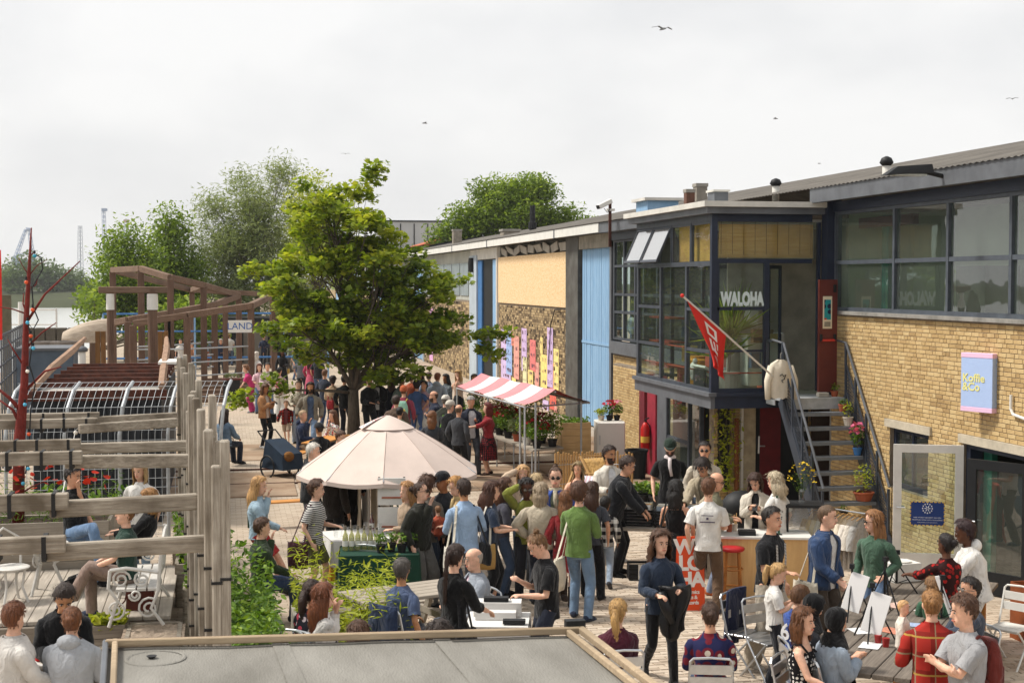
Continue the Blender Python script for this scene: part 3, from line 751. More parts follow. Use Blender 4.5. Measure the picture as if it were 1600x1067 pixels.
for i in range(22):
    x_,y_,k_=BX+.5+random.random()*1.3,BY0+.9+random.random()*3.4,random.randrange(3);bp_(B2((x_,y_,bz_+k_*.5),(x_+random.uniform(.1,.35),y_+random.uniform(.1,.4),bz_+k_*.5+random.uniform(.15,.45))),'stored_goods',mat('goods_%d'%(i%6),('#b5543f','#c9b26a','#3f6a63','#d0cbc0','#34506e','#7a5a3a')[i%6],.7))
bp_(B2((fx(1218),BY0+1.5,z0+1.15),(fx(1232),BY0+1.8,z0+1.75)),'shelf_boxes',M_white)
tr_=MB()
for z in (z0+.34,z0+.74):tr_.tube([(xa+.04,BY0+.16,z),(xb+.02,BY0+.16,z)],.016,6).tube([(BX+.14,BY0+.2,z),(BX+.14,BY1-.2,z)],.016,6)
bp_(tr_,'safety_rail',mat('rail_orange','#a8432a',.5))
sh=MB()
for k in range(3):
    for y in (cols_[2]+.15,cols_[2]+.9):sh.b2((BX+.25,y,z0+.25+k*.5),(BX+.6,y+.65,z0+.29+k*.5))
bp_(sh,'shelf',mat('shelf_red','#8c3b2a',.6))
def vessel(nm,label,cat,loc,prof,m,grp=None):
    o=LA((0,0,0),prof,14).build(nm,m,None,smooth=False);o.location=loc;return tag(o,label,cat,grp)
bz=BZ0+.12
vessel('enamel_drum','yellow drum behind the glass of the bay','drum',(BX+.55,ly(1050),bz),[(.26,0),(.26,.62),(.2,.66),(.2,.7)],mat('drum_yellow','#c98a1e',.5))
pig=thing('dove_figure','white dove figure on the window ledge of the bay','figurine',(BX+.3,ly(1062),z0+.1))
BA((0,0,.22),(.09,.13,.14),10,8).ball((0,-.06,.38),(.05,.06,.055),8,6).tube([(0,.1,.14),(0,.25,.05)],[.05,.02],6).tube([(0,-.11,.385),(0,-.15,.37)],[.012,.003],5).box((0,0,.05),(.1,.1,.1)).build('body',M_white,pig,smooth=True)
boot=thing('boot_sculpture','tall dark green boot shaped sculpture behind the bay glass','sculpture',(BX+.8,ly(1058),bz))
TU([(0,0,.02),(0,0,.5),(0,0,1.2),(0,.02,1.9)],[.2,.15,.17,.22],12).ball((0,-.25,.12),(.15,.3,.14)).build('boot',mat('boot_green','#16281f',.35),boot,smooth=True)
tk=thing('display_tray','white tilted tray leaning inside the corner of the bay','tray',(BX+.3,ly(1088),z0+.12),R(90))
BM((0,-.25,0),(0,.25,.32),.75,.04).build('tray',M_white,tk)
B2((-.3,.2,-.1),(.3,.25,.25)).build('support',M_black,tk)
# ================================================================ ground floor under the bay
GX,GY,GYE=9.6,27.0,34.5
gf=thing('ground_floor_shopfront','brick ground floor with coloured doors and climbing plants under the glass bay','shopfront',(GX,GY,0))
def gp(mb,name,m,parent=gf,**k):
    o=mb.build(name,m,parent,**k);o.location=-V3((GX,GY,0)) if parent is gf else (0,0,0);return o
gy=lambda u:WX(u,600,GX).y
gx=lambda u:DY(u,700,GY).x
gp(B2((GX+.02,GY+.3,0),(GX+.2,gy(1094),.0+.9)).b2((GX+.02,gy(1030),0),(GX+.2,GYE,2.4)).b2((GX+.02,GY+.02,0),(GX+.2,GY+.3,2.13)),'wall',M_mortar)
lay_bricks(gf,lambda a,h,d:(GX+.02-d,gy(1027)+a,h),GYE-gy(1027),2.38,[(gy(1012)-gy(1027),gy(1000)-gy(1027),-1,2.1)],.215,.0672,.014,M_brick,0,lambda b:b[1],5)
# yard side: glass door, window with red blind, grey door, red door
def leaf(u0,u1,z0,z1,m,name='door',label=None,off=0.0):
    o=gp(B2((GX-.03+off,gy(u1),z0),(GX+.04+off,gy(u0),z1)),name,m)
    if label:o['label']=label
    return o
gfr=MB()
for u in (1095,1077,1043):gfr.b2((GX-.02,gy(u)-.04,0),(GX+.06,gy(u)+.04,2.12))
gfr.b2((GX-.02,gy(1095),2.04),(GX+.06,gy(1043),2.12)).b2((GX-.015,gy(1077),1.0),(GX+.055,gy(1043),1.07)).b2((GX-.015,gy(1077),.12),(GX+.055,gy(1043),.2))
gw=gp(gfr,'window_frame',M_bayframe)
for (u0,u1,a,b_) in ((1077,1043,.2,1.0),(1077,1043,1.07,2.04),(1095,1077,.1,2.04)):
    gp(B2((GX+.02,gy(u0)+.04,a),(GX+.026,gy(u1)-.04,b_)),'pane',M_glass,gw)
M_vblind=mat_pattern('blind_slats','stripes','#7c3a2c','#5a2a20',s=22)
for a in ((1075,1045),(1093,1079)):gp(B2((GX+.10,gy(a[0]),1.0),(GX+.11,gy(a[1]),2.04)),'roller_blind',M_vblind)
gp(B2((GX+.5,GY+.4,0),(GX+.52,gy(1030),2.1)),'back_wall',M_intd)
leaf(1043,1029,0.02,2.1,M_greymetal,label='grey steel door');leaf(1027,1014,0.02,2.1,mat('door_crimson','#8f2436',.5),label='crimson door',off=-.01)
leaf(1010,1002,0.02,2.1,mat('door_plum','#6b1f2c',.5),label='plum red narrow door',off=-.02)
# street-end side
gp(B2((GX+.2,GY+.05,0),(13,GY+.2,2.13)),'end_wall',M_mortar)
lay_bricks(gf,lambda a,h,d:(GX+.02+a,GY+.02-d,h),gx(1160)-GX,2.12,[(gx(1120)-GX,gx(1140)-GX,.3,2.2)],.215,.0672,.03,M_brick,0,lambda b:b[1],6)
lay_bricks(gf,lambda a,h,d:(gx(1262)+a,GY+.05-d,h),12.4-gx(1262),2.12,[(gx(1268)-gx(1262),gx(1296)-gx(1262),-1,2.2)],.215,.0672,.016,M_brick,0,lambda b:b[1],8)
gp(B2((gx(1121),GY-.0,.3),(gx(1139),GY+.03,2.13)),'dark_window',M_black)
gp(B2((gx(1156),GY-.06,0),(gx(1160),GY+.04,2.13)),'door_trim',M_white)
gp(B2((gx(1160),GY-.02,0),(gx(1180),GY+.03,2.13)),'door_panel',mat('panel_beige','#a99c82',.7))
gp(B2((gx(1180),GY-.03,0),(gx(1186),GY+.035,2.13)),'door_post',M_black)
o=gp(B2((gx(1186),GY-.05,0),(gx(1218),GY+.0,2.13)),'door',mat('door_maroon','#64181c',.5));o['label']='maroon door'
gp(TU([(gx(1183),GY-.08,1.0),(gx(1183),GY-.1,1.35)],.018,6).tube([(gx(1183),GY-.08,1.15),(gx(1192),GY-.12,1.15)],.014,6),'handle',M_alu,gf)
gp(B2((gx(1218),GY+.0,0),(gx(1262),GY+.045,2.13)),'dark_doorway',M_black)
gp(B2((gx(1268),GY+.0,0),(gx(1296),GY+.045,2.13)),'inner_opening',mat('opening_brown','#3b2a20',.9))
gp(B2((gx(1296),GY-.04,0),(gx(1300),GY+.02,2.13)),'white_post',M_white)
gp(TU([(gx(1148),GY-.12,0),(gx(1148),GY-.1,1.72)],.05,8),'timber_post',mat('post_rustbrown','#7a4a2a',.9,bump=.4))
gp(BX_((gx(1255),GY-.01,1.1),(.1,.01,.22)),'paper_note',M_white)
ex=thing('fire_extinguisher','red fire extinguisher on the brick pier beside the crimson door','fire extinguisher',(GX-.16,gy(1017)-.1,.62))
LA((0,0,0),[(.09,0),(.105,.04),(.105,.48),(.06,.58),(.03,.62)],14).build('cylinder',mat('ext_red','#b3201c',.35),ex,smooth=True)
TU([(0,0,.62),(0,0,.68),(.09,0,.72)],.018,6).tube([(0,0,.66),(.1,0,.55),(.13,0,.25)],.012,6).build('hose',M_black,ex)
LA((0,0,0),[(.1065,.16),(.1065,.3)],14,False).build('label_band',M_yel,ex)
bn=thing('waste_bin','dark round bin at the foot of the crimson door','bin',(GX-.5,gy(1028),0))
LA((0,0,0),[(.2,0),(.25,.62),(.27,.63),(.27,.68),(.22,.67),(.18,.1)],16).build('bin',M_black,bn)

# ================================================================ outside stair
SX0,SX1=9.74,10.88;SYT,SYB,SZT=23.68,21.95,2.38
stair=thing('steel_stair','grey open steel stair with mesh balustrades up to the red door','staircase',((SX0+SX1)/2,SYB,0))
def sp(mb,name,m,parent=stair,**k):
    o=mb.build(name,m,parent,**k);o.location=-Vector(stair.location) if parent is stair else (0,0,0);return o
sp(B2((SX0,SYT,SZT-.06),(SX1,BY0-.1,SZT)).b2((SX0,SYT,SZT-.2),(SX1,SYT+.05,SZT-.06)).b2((fx(1196),SYT+.45,SZT-.16),(SX0,BY0-.1,SZT-.01)),'landing',M_galv)
NT=9
for i in range(NT):
    t=i/NT;y=SYT+(SYB-SYT)*(i+1)/(NT+1) ;z=SZT*(1-(i+1)/(NT+1))
    tr=B2((SX0+.03,y-.14,z-.03),(SX1-.03,y+.1,z)).b2((SX0+.03,y-.16,z-.055),(SX1-.03,y-.13,z+.004))
    for k in range(8):tr.box((SX0+.08+k*.068,y-.05,z+.004),(.01,.16,.006))
    sp(tr,'tread',mat('tread_grey','#74797f',.55,.2,.12,9))
for k,x in enumerate((SX0-.02,SX1+.02)):
    sp(BM((x,SYT+.1,SZT-.03),(x,SYB-.05,-.0),.04,.24),'stringer',M_steel)
    hr=TU([(x,BY0-.45,SZT+1.02),(x,SYT-.0,SZT+.98),(x,SYB-.02,1.02)],.024,8)
    sp(hr,'handrail',M_greymetal)
    NP=5
    for j in range(NP):
        y=SYT+(SYB-SYT)*j/(NP-1);z=SZT*(1-j/(NP-1));y -= .02 if j==0 else 0
        sp(BM((x,y,max(0,z-.1)),(x,y+.02,z+.98),.035,.05),'baluster_post',M_steel)
    sp(BM((x,SYT,SZT+.62),(x,SYB,.62),.02,.04),'mid_rail',M_steel)
    sp(BM((x,SYT,SZT+.16),(x,SYB,.16),.02,.035),'lower_rail',M_steel)
    ms=MB(); 
    for j in range(34):
        t=j/33;y=SYT+(SYB-SYT)*t;z=SZT*(1-t)
        ms.beam((x,y,z+.17),(x,y,z+.6),.006,.006)
    for j in range(8):
        ms.beam((x,SYT,SZT+.2+j*.055),(x,SYB,.2+j*.055),.006,.006)
    sp(ms,'mesh_infill',M_steel)
# landing gate on the yard side
sp(BM((fx(1196),BY0-.12,SZT+1.0),(SX0-.02,BY0-.45,SZT+1.0),.035,.05).beam((fx(1196),BY0-.12,SZT),(fx(1196),BY0-.12,SZT+1.0),.04,.04).beam((SX0-.02,SYT+.02,SZT),(SX0-.02,SYT+.02,SZT+1.0),.05,.05),'landing_rail',M_steel)
# flag on its pole
fl=thing('flag','red flag with white lettering hanging from a slanted white pole','flag',(SX0-.05,SYT-.05,2.62))
P0=V3((0,0,0));P1=Vector(DY(1066,462,SYT-1.1))-Vector(fl.location)
dv=(P1-P0)
TU([P0,P1],.018,8).build('pole',M_white,fl);BA(P1,.035).build('pole_tip',mat('flag_red','#c22c22',.7),fl)
BX_((0,.03,.02),(.22,.03,.42),rz=.1).build('mount_board',mat('plywood','#c9996a',.7,0,.1),fl)
def flag_fn(u,v):
    a=P0+dv*(.96-.38*u);dr=v*(.95-.05*u);sq=1-.62*min(1,v*1.15);m_=P0+dv*.76
    return (m_.x+(a.x-m_.x)*sq+.20*v+.035*math.sin(u*13+v*3)*v,a.y+.10*math.sin(u*13+v*4)*v,m_.z+(a.z-m_.z)*(.35+.65*sq)-dr)
fm=SH(flag_fn,18,22).build('cloth',mat('flag_cloth','#cf2e24',.8,0,.06),fl,smooth=True)
# lettering painted on the cloth follows its folds
def on_flag(pts,nm):
    q=MB()
    for (u0,u1,v0,v1) in pts:q.sheet(lambda a,b:tuple(Vector(flag_fn(u0+(u1-u0)*a,v0+(v1-v0)*b))+V3((-.004,-.012,0))),4,4)
    q.build(nm,mat('flag_print','#e6dcd8',.8,0,.03),fl,smooth=True)
on_flag([(.40,.48,.12,.34),(.66,.74,.12,.34),(.48,.66,.12,.17),(.48,.66,.29,.34)],'lettering')
on_flag([(.42,.5,.40,.62),(.5,.74,.55,.62),(.56,.62,.40,.55),(.70,.76,.38,.50)],'lettering')
on_flag([(.45,.72,.70,.75),(.45,.53,.75,.9),(.64,.72,.75,.9),(.53,.64,.80,.84)],'lettering')
# shirt hung on the rail
ck=thing('hanging_jacket','cream jacket on a hanger at the stair head','jacket',(SX0-.12,SYT-.1,2.1))
def cloak(u,v):
    a=2*math.pi*u;w=.06+.17*min(1,v*6)**.7-.04*max(0,v-.75);d=.05+.06*min(1,v*4)
    return (math.cos(a)*w*(1+.05*math.sin(6*a)),math.sin(a)*(d+.012*math.sin(7*a+6*v)),.98-.68*v+.015*math.sin(9*a)*v)
SH(cloak,24,10).build('body',mat('cream_cloth','#d5cbb8',.9,0,.08,bump=.2),ck,smooth=True)
for s_ in (-1,1):TU([(s_*.17,-.01,.86),(s_*.25,-.04,.6),(s_*.26,-.07,.28)],[.07,.068,.05],8).build('sleeve',MATS['cream_cloth'],ck,smooth=True)
TU([(-.06,-.125,.70),(-.02,-.13,.73),(.01,-.13,.69),(.05,-.125,.72),(.02,-.13,.64),(-.03,-.13,.62),(0,-.13,.58)],.009,5).build('print',M_black,ck)
TU([(0,0,1.0),(0,0,1.08),(.03,0,1.1)],.006,5).build('hanger',M_alu,ck)

# ================================================================ long warehouse beyond
wh=thing('long_warehouse','long brick warehouse with pale fascia, light blue doors and boarded upper window','building',(XW,46,0))
def hp(mb,name,m,parent=wh,**k):
    o=mb.build(name,m,parent,**k);o.location=-V3((XW,46,0)) if parent is wh else (0,0,0);return o
wy=lambda u:WX(u,480,XW).y
FB,FT=5.86,6.12
# section beside the bay: gridded windows over a ledge
y0,y1=BY1-3,wy(958)
hp(B2((XW+.02,YB+3.1,0),(XW+.25,y1,2.45)),'wall',M_mortar)
lay_bricks(wh,lambda a,h,d:(XW+.02-d,33.0+a,h),y1-33.0,2.4,[],.215,.0672,.014,M_brick,0,lambda b:b[1],9)
hp(B2((XW-.12,28,2.42),(XW+.2,y1,2.75)),'ledge',M_greymetal)
wfm=MB();za,zb=2.8,5.62
for y in (35.2,36.4,37.2,38.3,y1-.06):wfm.b2((XW,y-.06,za),(XW+.1,y+.06,zb))
for z in (za,3.55,4.05,4.85,zb-.06):wfm.b2((XW+.004,33,z),(XW+.096,y1,z+.07))
wfo=hp(wfm,'window_frame',M_bayframe)
for a,b_ in ((36.46,37.14),(37.26,38.24),(38.36,y1-.12)):
    for c,d in ((za+.07,3.55),(3.62,4.05),(4.12,4.85),(4.92,zb-.06)):hp(B2((XW+.04,a,c),(XW+.047,b_,d)),'pane',M_glass,wfo)
hp(B2((XW+.5,30,2.4),(XW+.55,y1,5.7)),'interior_wall',M_intd);hp(BA((XW+.35,38.6,3.2),(.12,.55,.25)),'rolled_cloth',M_offwhite)
hp(B2((XW-.1,BY1,5.62),(XW+.3,y1,FB)),'header',M_navy);hp(B2((XW-.4,BY1,FB-.02),(XW+.3,y1+.1,FT)),'fascia',M_greymetal)
# two blue-leaf bays, steel columns, boarded window, brick with mural
def brick_bay(ya,yb,z1,seed,m=M_brickf,cr=.088,bl=.27):
    hp(B2((XW+.05,ya,0),(XW+.25,yb,z1)),'wall',M_mortar)
    lay_bricks(wh,lambda a,h,d:(XW+.05-d,ya+a,h),yb-ya,z1,[],bl,cr,.03,m,0,lambda b:b[1],seed)
def blue_door(ya,yb,z1=5.45):
    n=2;w=(yb-ya)/n
    for i in range(n):
        d=MB();nb=7
        for k in range(nb):d.b2((XW+.08+random.uniform(0,.012),ya+i*w+k*w/nb+.01,.05),(XW+.14,ya+i*w+(k+1)*w/nb-.01,z1))
        o=hp(d,'door',M_blue);o['label']='tall light blue boarded sliding door'
    hp(B2((XW+.06,ya,2.55),(XW+.08,yb,2.62)),'door_rail',M_blue)
hp(B2((XW-.05,wy(905),0),(XW+.25,wy(886),FB)),'steel_column',mat('column_dark','#5b5a55',.7,0,.3,2,c2='#423e39'))
hp(B2((XW-.02,wy(956),0),(XW+.05,wy(953),FB)),'steel_column',M_greymetal)
blue_door(wy(953),wy(906))
hp(B2((XW-.02,wy(956),5.45),(XW+.2,wy(905),FB)),'header',mat('header_weathered','#8a8376',.85,0,.3,2))
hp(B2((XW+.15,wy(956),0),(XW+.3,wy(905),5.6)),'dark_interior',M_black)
ya,yb=wy(886),wy(777)
brick_bay(ya+.05,yb-.1,3.58,11)
hp(B2((XW-.0,ya+.15,3.6),(XW+.05,yb-.2,5.42)),'osb_board',M_osb)
hp(B2((XW+.12,ya,3.58),(XW+.25,yb,FB)),'dark_gap',M_intd)
for k in range(9):
    yk=ya+.6+k*1.25
    t=BX_((0,0,0),(.05,1.0,.28),ch=.01);o=t.build('loose_panel',M_conc,wh);o.location=(.02,yk-46,5.62+random.uniform(-.02,.02));o.rotation_euler=(random.uniform(-.2,.2),random.uniform(-.5,.2),0)
hp(B2((XW-.06,yb-.15,0),(XW+.1,yb+.0,FB)),'steel_column',M_white)
# dark opening with blue leaves, pale pilaster with downpipe
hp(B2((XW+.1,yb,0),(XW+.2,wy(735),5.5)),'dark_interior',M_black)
hp(B2((XW+.02,yb+.02,0),(XW+.09,yb+1.1,5.35)),'door',M_blue)
hp(B2((XW+.02,wy(752),0),(XW+.09,wy(746),5.35)),'door',M_bluedk)
hp(B2((XW-.0,yb,5.4),(XW+.2,wy(735),FB)),'header',M_offwhite)
hp(B2((XW-.05,wy(746),0),(XW+.2,wy(735),5.6)),'pilaster',mat('pilaster_palegrey','#a9b4bd',.75,0,.1,1))
hp(LA((XW-.15,wy(741),5.1),[(.06,-.25),(.13,-.2),(.13,.2),(.1,.4)],10),'hopper_head',M_black)
# far bays
ycur=wy(735);seed=20
while ycur<150:
    yn=ycur+15.5
    brick_bay(ycur,yn,3.6,seed,cr=.13,bl=.4) if ycur<90 else hp(B2((XW+.02,ycur,0),(XW+.25,yn,3.6)),'wall',mat('brick_distant','#9d8a6a',.95,0,.2,1.5))
    hp(B2((XW+.04,ycur,3.6),(XW+.25,yn,FB)),'upper_wall',mat('upper_pale','#a7a89f',.85,0,.15,.8))
    for k in range(6):
        hp(B2((XW+.0,ycur+.6+k*2.45,3.8),(XW+.045,ycur+2.8+k*2.45,5.3)),'window',mat('far_pane','#8f9aa0',.25,0,.15,.7))
    blue_door(yn,yn+4.2);hp(B2((XW+.02,yn,5.45),(XW+.25,yn+4.2,FB)),'header',M_offwhite)
    hp(B2((XW-.04,yn-.35,0),(XW+.2,yn,FB)),'pilaster',MATS['pilaster_palegrey'])
    ycur=yn+4.2;seed += 1
hp(B2((XW-.42,y1+.1,FB),(XW-.32,66,FT)).b2((XW-.32,y1+.1,FB+.1),(XW+.3,66,FB+.16)),'fascia',M_white)
hp(B2((XW-.42,66.05,FB),(XW-.32,175,FT)).b2((XW-.32,66.05,FB+.1),(XW+.3,175,FB+.16)),'fascia',M_white)
for y in (45,57,66):hp(B2((XW-.44,y-.04,FB-.02),(XW-.3,y+.04,FT+.02)),'fascia_joint',M_greymetal)
# painted mural of lettered strips
mur=thing('painted_mural','mural of bright lettered paper strips on the dark brick wall','mural',(XW,50,0))
MUR=[(783,798,515,620,'#c9addb'),(791,800,520,585,'#8fb0e6'),(799,803,522,540,'#e07a5a'),(803,811,525,592,'#e79684'),(815,823,513,580,'#c6a6d6'),(817,823,558,600,'#e3dca0'),(828,837,531,580,'#e06a66'),
       (825,833,578,602,'#ecd06a'),(836,842,566,603,'#e79684'),(844,848,527,565,'#ecd06a'),(855,864,512,605,'#c6a6d6'),(845,855,554,606,'#efd564'),(859,869,567,602,'#dd5238'),(865,873,545,610,'#f0d870'),(800,806,590,625,'#efd564'),(808,818,600,640,'#8fb0e6'),(859,869,602,640,'#dd5238'),(848,857,625,665,'#c9addb'),(866,870,634,660,'#e79684'),(871,876,648,668,'#8fb0e6')]
for i,(u0,u1,v0,v1,c) in enumerate(MUR):
    X=XW+.016-.004*(i%4);A=WX(u0,v0,X);B=WX(u1,v0,X);C=WX(u1,v1,X);Dd=WX(u0,v1,X)
    zt_,zb_=(A.z+B.z)/2,(C.z+Dd.z)/2
    o=B2((X-.003,B.y,zb_),(X,A.y,zt_)).build('lettered_strip',mat('mural_'+c[1:],tuple(x*.78+.2*sum(hexc(c))/3 for x in hexc(c)),.85,0,.15,6),mur,world=True)
    ink=MB();n=max(2,int((zt_-zb_)/.3));wd=A.y-B.y
    for k in range(n):
        zc=zt_-(k+.5)*(zt_-zb_)/n
        for q in range(3):
            yq=B.y+wd*(.25+.25*q);ink.b2((X-.007,yq-wd*.05,zc-.05),(X-.0045,yq+wd*.0,zc+random.uniform(.02,.09)))
            if random.random()<.5:ink.b2((X-.007,yq-wd*.08,zc+random.choice((-.06,0,.06))),(X-.0045,yq+wd*.1,zc+.075))
    ink.build('ink_marks',mat('mural_ink','#6a4f58',.8),mur,world=True)
hp(B2((XW-.0,wy(676),.2),(XW+.015,wy(671),3.0)),'pink_stripe',mat('mural_pinkfar','#d9a7cf',.85))
cbw=TU([(XW-.03,wy(884),3.55),(XW-.03,wy(868),3.5),(XW-.03,wy(862),3.0),(XW-.03,wy(858),1.6)],.018,5);hp(cbw,'hanging_cable',M_black)

# ================================================================ things on the roof
def ribbed(nm,label,cat,u,vb,Y,build):
    p=DY(u,vb,Y);t=thing(nm,label,cat,p);build(t);return t
def vent(t,r=.14):
    LA((0,0,-.2),[(r*1.0,0),(r,.36)],12).build('stack',M_offwhite,t,smooth=True)
    LA((0,0,.15),[(r*.9,0),(r*1.7,.06),(r*1.2,.14),(r*.3,.17)],12).build('cowl',M_black,t,smooth=True)
ribbed('roof_vent','small roof vent with a dark cowl above the brick wing','vent',1385,274,22.5,lambda t:vent(t,.07))
ribbed('roof_vent','small dark capped roof vent near the corner of the bay roof','vent',1212,303,28,lambda t:vent(t,.075))
ribbed('flue_pipe','black flue pipe rising from the warehouse roof before the trees','flue',832,362,60,lambda t:LA((0,0,-.5),[(.14,0),(.14,.6),(.18,.62),(.18,.9),(.12,.92),(.12,1.62)],10).build('pipe',M_black,t))
def chim(c,w,h):
    def f(t):
        BX_((0,0,h/2-.6),(w,w,h+1.2),ch=.01).build('stack',c,t);BX_((0,0,h+.03),(w*1.12,w*1.12,.1)).build('cap',M_conc,t)
    return f
ribbed('chimney','brown brick chimney with pots behind the bay roof','chimney',1077,311,40,chim(mat('chim_brown','#6a4a3c',.9,0,.2,8),.26,.2))
ribbed('chimney','tall grey rendered chimney behind the bay roof','chimney',1094,310,41,chim(mat('chim_grey','#8d867b',.9,0,.15,3),.34,.36))
ribbed('chimney','squat brick chimney on the warehouse roof before the big tree','chimney',797,366,66,chim(mat('chim_far','#8f8679',.9),.8,.15))
ribbed('chimney','brick chimney beside the red tiled roof','chimney',714,370,82,chim(MATS['chim_far'],.5,.35))
sk=thing('roof_lantern','pale blue roof lantern with a white lid behind the bay','rooflight',DY(1030,316,34))
B2((-.3,0,-.4),(.5,1.0,.04)).build('kerb',M_blue,sk);B2((-.4,-.1,.04),(.6,1.1,.11)).build('lid',M_offwhite,sk)
rb=thing('roof_box','small grey roof box at the edge of the bay','roof hatch',DY(1126,306,27))
B2((-.13,0,-.3),(.16,.4,.08)).build('box',M_greymetal,rb);B2((-.16,-.03,.08),(.19,.43,.12)).build('lid',M_offwhite,rb)
cc=thing('security_camera','white security camera on a rusty post at the eaves','camera',WX(953,386,10.38))
BM((0,0,0),(0,0,1.26),.07,.07).build('post',M_rust,cc)
B2((-.09,-.06,.98),(.12,.06,1.04)).build('bracket',M_offwhite,cc)
BM((.03,-.02,1.26),(-.36,-.12,1.08),.13,.13,ch=.02).build('housing',M_white,cc);BM((-.36,-.12,1.08),(-.39,-.13,1.065),.1,.1).build('lens',M_black,cc)
TU([(.0,-.05,1.05),(-.1,-.1,.93),(-.2,-.1,1.05)],.01,5).build('cable',M_black,cc)
# buildings behind
fb=thing('grey_clad_block','pale grey clad block with dark vertical joints behind the tree','building',DY(648,400,150))
B2((-3.2,0,-3),(3.2,8,3.6)).build('cladding',mat('clad_pale','#b9b8b6',.7,0,.06,.4),fb)
B2((-3.3,-.15,-.6),(2.4,0,-.1)).build('balcony',M_white,fb)
for k in range(5):B2((-3.0+k*1.45,-.06,.1),(-2.9+k*1.45,.0,3.4)).build('joint',M_black,fb)
B2((-3.3,-.1,3.6),(3.3,8,3.75)).build('parapet',M_black,fb)
rt=thing('tiled_roof_house','house with an orange red tiled roof beyond the warehouse','house',DY(730,384,105))
MB().prism([(-3.6,0),(3.6,0),(0,1.1)],0,9,'Y').build('roof',mat('tiles_red','#a85a3c',.9,0,.25,3),rt);B2((-3.3,.2,-4),(3.3,8.8,0)).build('wall',M_brickf,rt)
db=thing('dark_gable_roof','low black gabled roof against the warehouse end','roof',DY(735,378,96))
MB().prism([(-3.2,-.3),(3.2,-.3),(.4,.35)],0,5,'Y').build('roof',M_black,db)
# ================================================================ trees
M_bark=mat('bark','#5d5347',.95,0,.3,9,bump=.8,bscale=20,stretch=(3,3,.6))
M_bark2=mat('bark_pale','#6f675b',.95,0,.3,6,bump=.6,stretch=(3,3,.6))
L_maple=mat_tint('leaf_maple',['#40521a','#617622','#83942c','#a5ad3a','#c6c552'],None,.5,trans=.45)
L_willow=mat_tint('leaf_willow',['#5d6a40','#7b8857','#959f6e','#adb388'],None,.7,trans=.3)
L_green=mat_tint('leaf_green',['#445620','#5f752a','#7d9238','#99a84a'],None,.6,trans=.42)
L_yell=mat_tint('leaf_yellowgreen',['#6a7626','#8f9a36','#aab048','#c2c060'],None,.65,trans=.35)
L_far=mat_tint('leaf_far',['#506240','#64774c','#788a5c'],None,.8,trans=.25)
def make_tree(name,label,base,lobes,n_cl,n_leaf,size,lm,bm=M_bark,trunk=(.14,.1),fork=1.3,limbs=7,tmpl=LEAF,tilt=.8,spread=.3,cat='tree',group=None,seed=3,extra=(),shell=.45,flat=.6):
    t=thing(name,label,cat,base,0,group)
    rs=np.random.default_rng(seed);rd=random.Random(seed)
    vol=np.array([a[1][0]*a[1][1]*a[1][2] for a in lobes])**.8;vol /= vol.sum()
    cl=[]
    for i in rs.choice(len(lobes),n_cl,p=vol):
        c,r_=lobes[i];d=rs.normal(size=3);d /= np.linalg.norm(d);q=rs.random()**shell
        cl.append(np.array(c)+d*np.array(r_)*q)
    for e in extra:cl.append(np.array(e))
    cl=np.array(cl);cl[:,2]=np.maximum(cl[:,2],.5)
    # limbs: trunk then limbs to the mean of groups of clusters
    tb=MB();top=np.array([rd.uniform(-.1,.1),rd.uniform(-.1,.1),fork])
    tb.tube([(0,0,-.1),(top[0]*.3,top[1]*.3,fork*.5),tuple(top)],[trunk[0]*1.25,trunk[0],trunk[1]*1.1],10)
    cen=cl[rs.choice(len(cl),limbs,replace=False)]
    for _ in range(4):
        lab=np.argmin(((cl[:,None]-cen[None])**2).sum(2),1)
        cen=np.array([cl[lab==k].mean(0) if (lab==k).any() else cen[k] for k in range(limbs)])
    for k in range(limbs):
        e=cen[k];st=top*(.86+.14*rd.random());mid=st*.5+e*.5+np.array([0,0,.12*np.linalg.norm(e-st)])*rd.uniform(-.3,.6)
        L=np.linalg.norm(e-st);r0=trunk[1]*(.62 if e[2]>fork*1.35 else .36)
        pts=[(1-s)**2*st+2*s*(1-s)*mid+s*s*e for s in np.linspace(0,1,6)]
        tb.tube([tuple(p) for p in pts],list(np.linspace(r0,r0*.35,6)),7)
        mem=cl[lab==k]
        for c in mem[:max(6,int(len(mem)*.8))]:
            s=rd.uniform(.3,.95);p0=(1-s)**2*st+2*s*(1-s)*mid+s*s*e
            m_=(p0+c)/2+np.array([0,0,-.05*np.linalg.norm(c-p0)])
            tb.tube([tuple(p0),tuple(m_),tuple(c)],[r0*.30,r0*.2,r0*.07],5,cap=False)
    tb.build('trunk',bm,t,smooth=True)
    per=int(n_leaf/len(cl));P=np.repeat(cl,per,0)+np.clip(rs.normal(size=(len(cl)*per,3)),-1.7,1.7)*np.array([spread,spread,spread*flat])
    sz=size*rs.uniform(.65,1.25,len(P));ct=np.repeat(rs.normal(0,.14,len(cl)),per)
    zt=(P[:,2]-cl[:,2].min())/(np.ptp(cl[:,2])+1e-6)
    tint=np.clip(.45+ct+rs.normal(0,.16,len(P))+.12*(zt-.5),0,1)
    o=scatter_mesh('crown',tmpl[0],tmpl[1],xforms(P,sz,tilt),tint,lm,t)
    return t
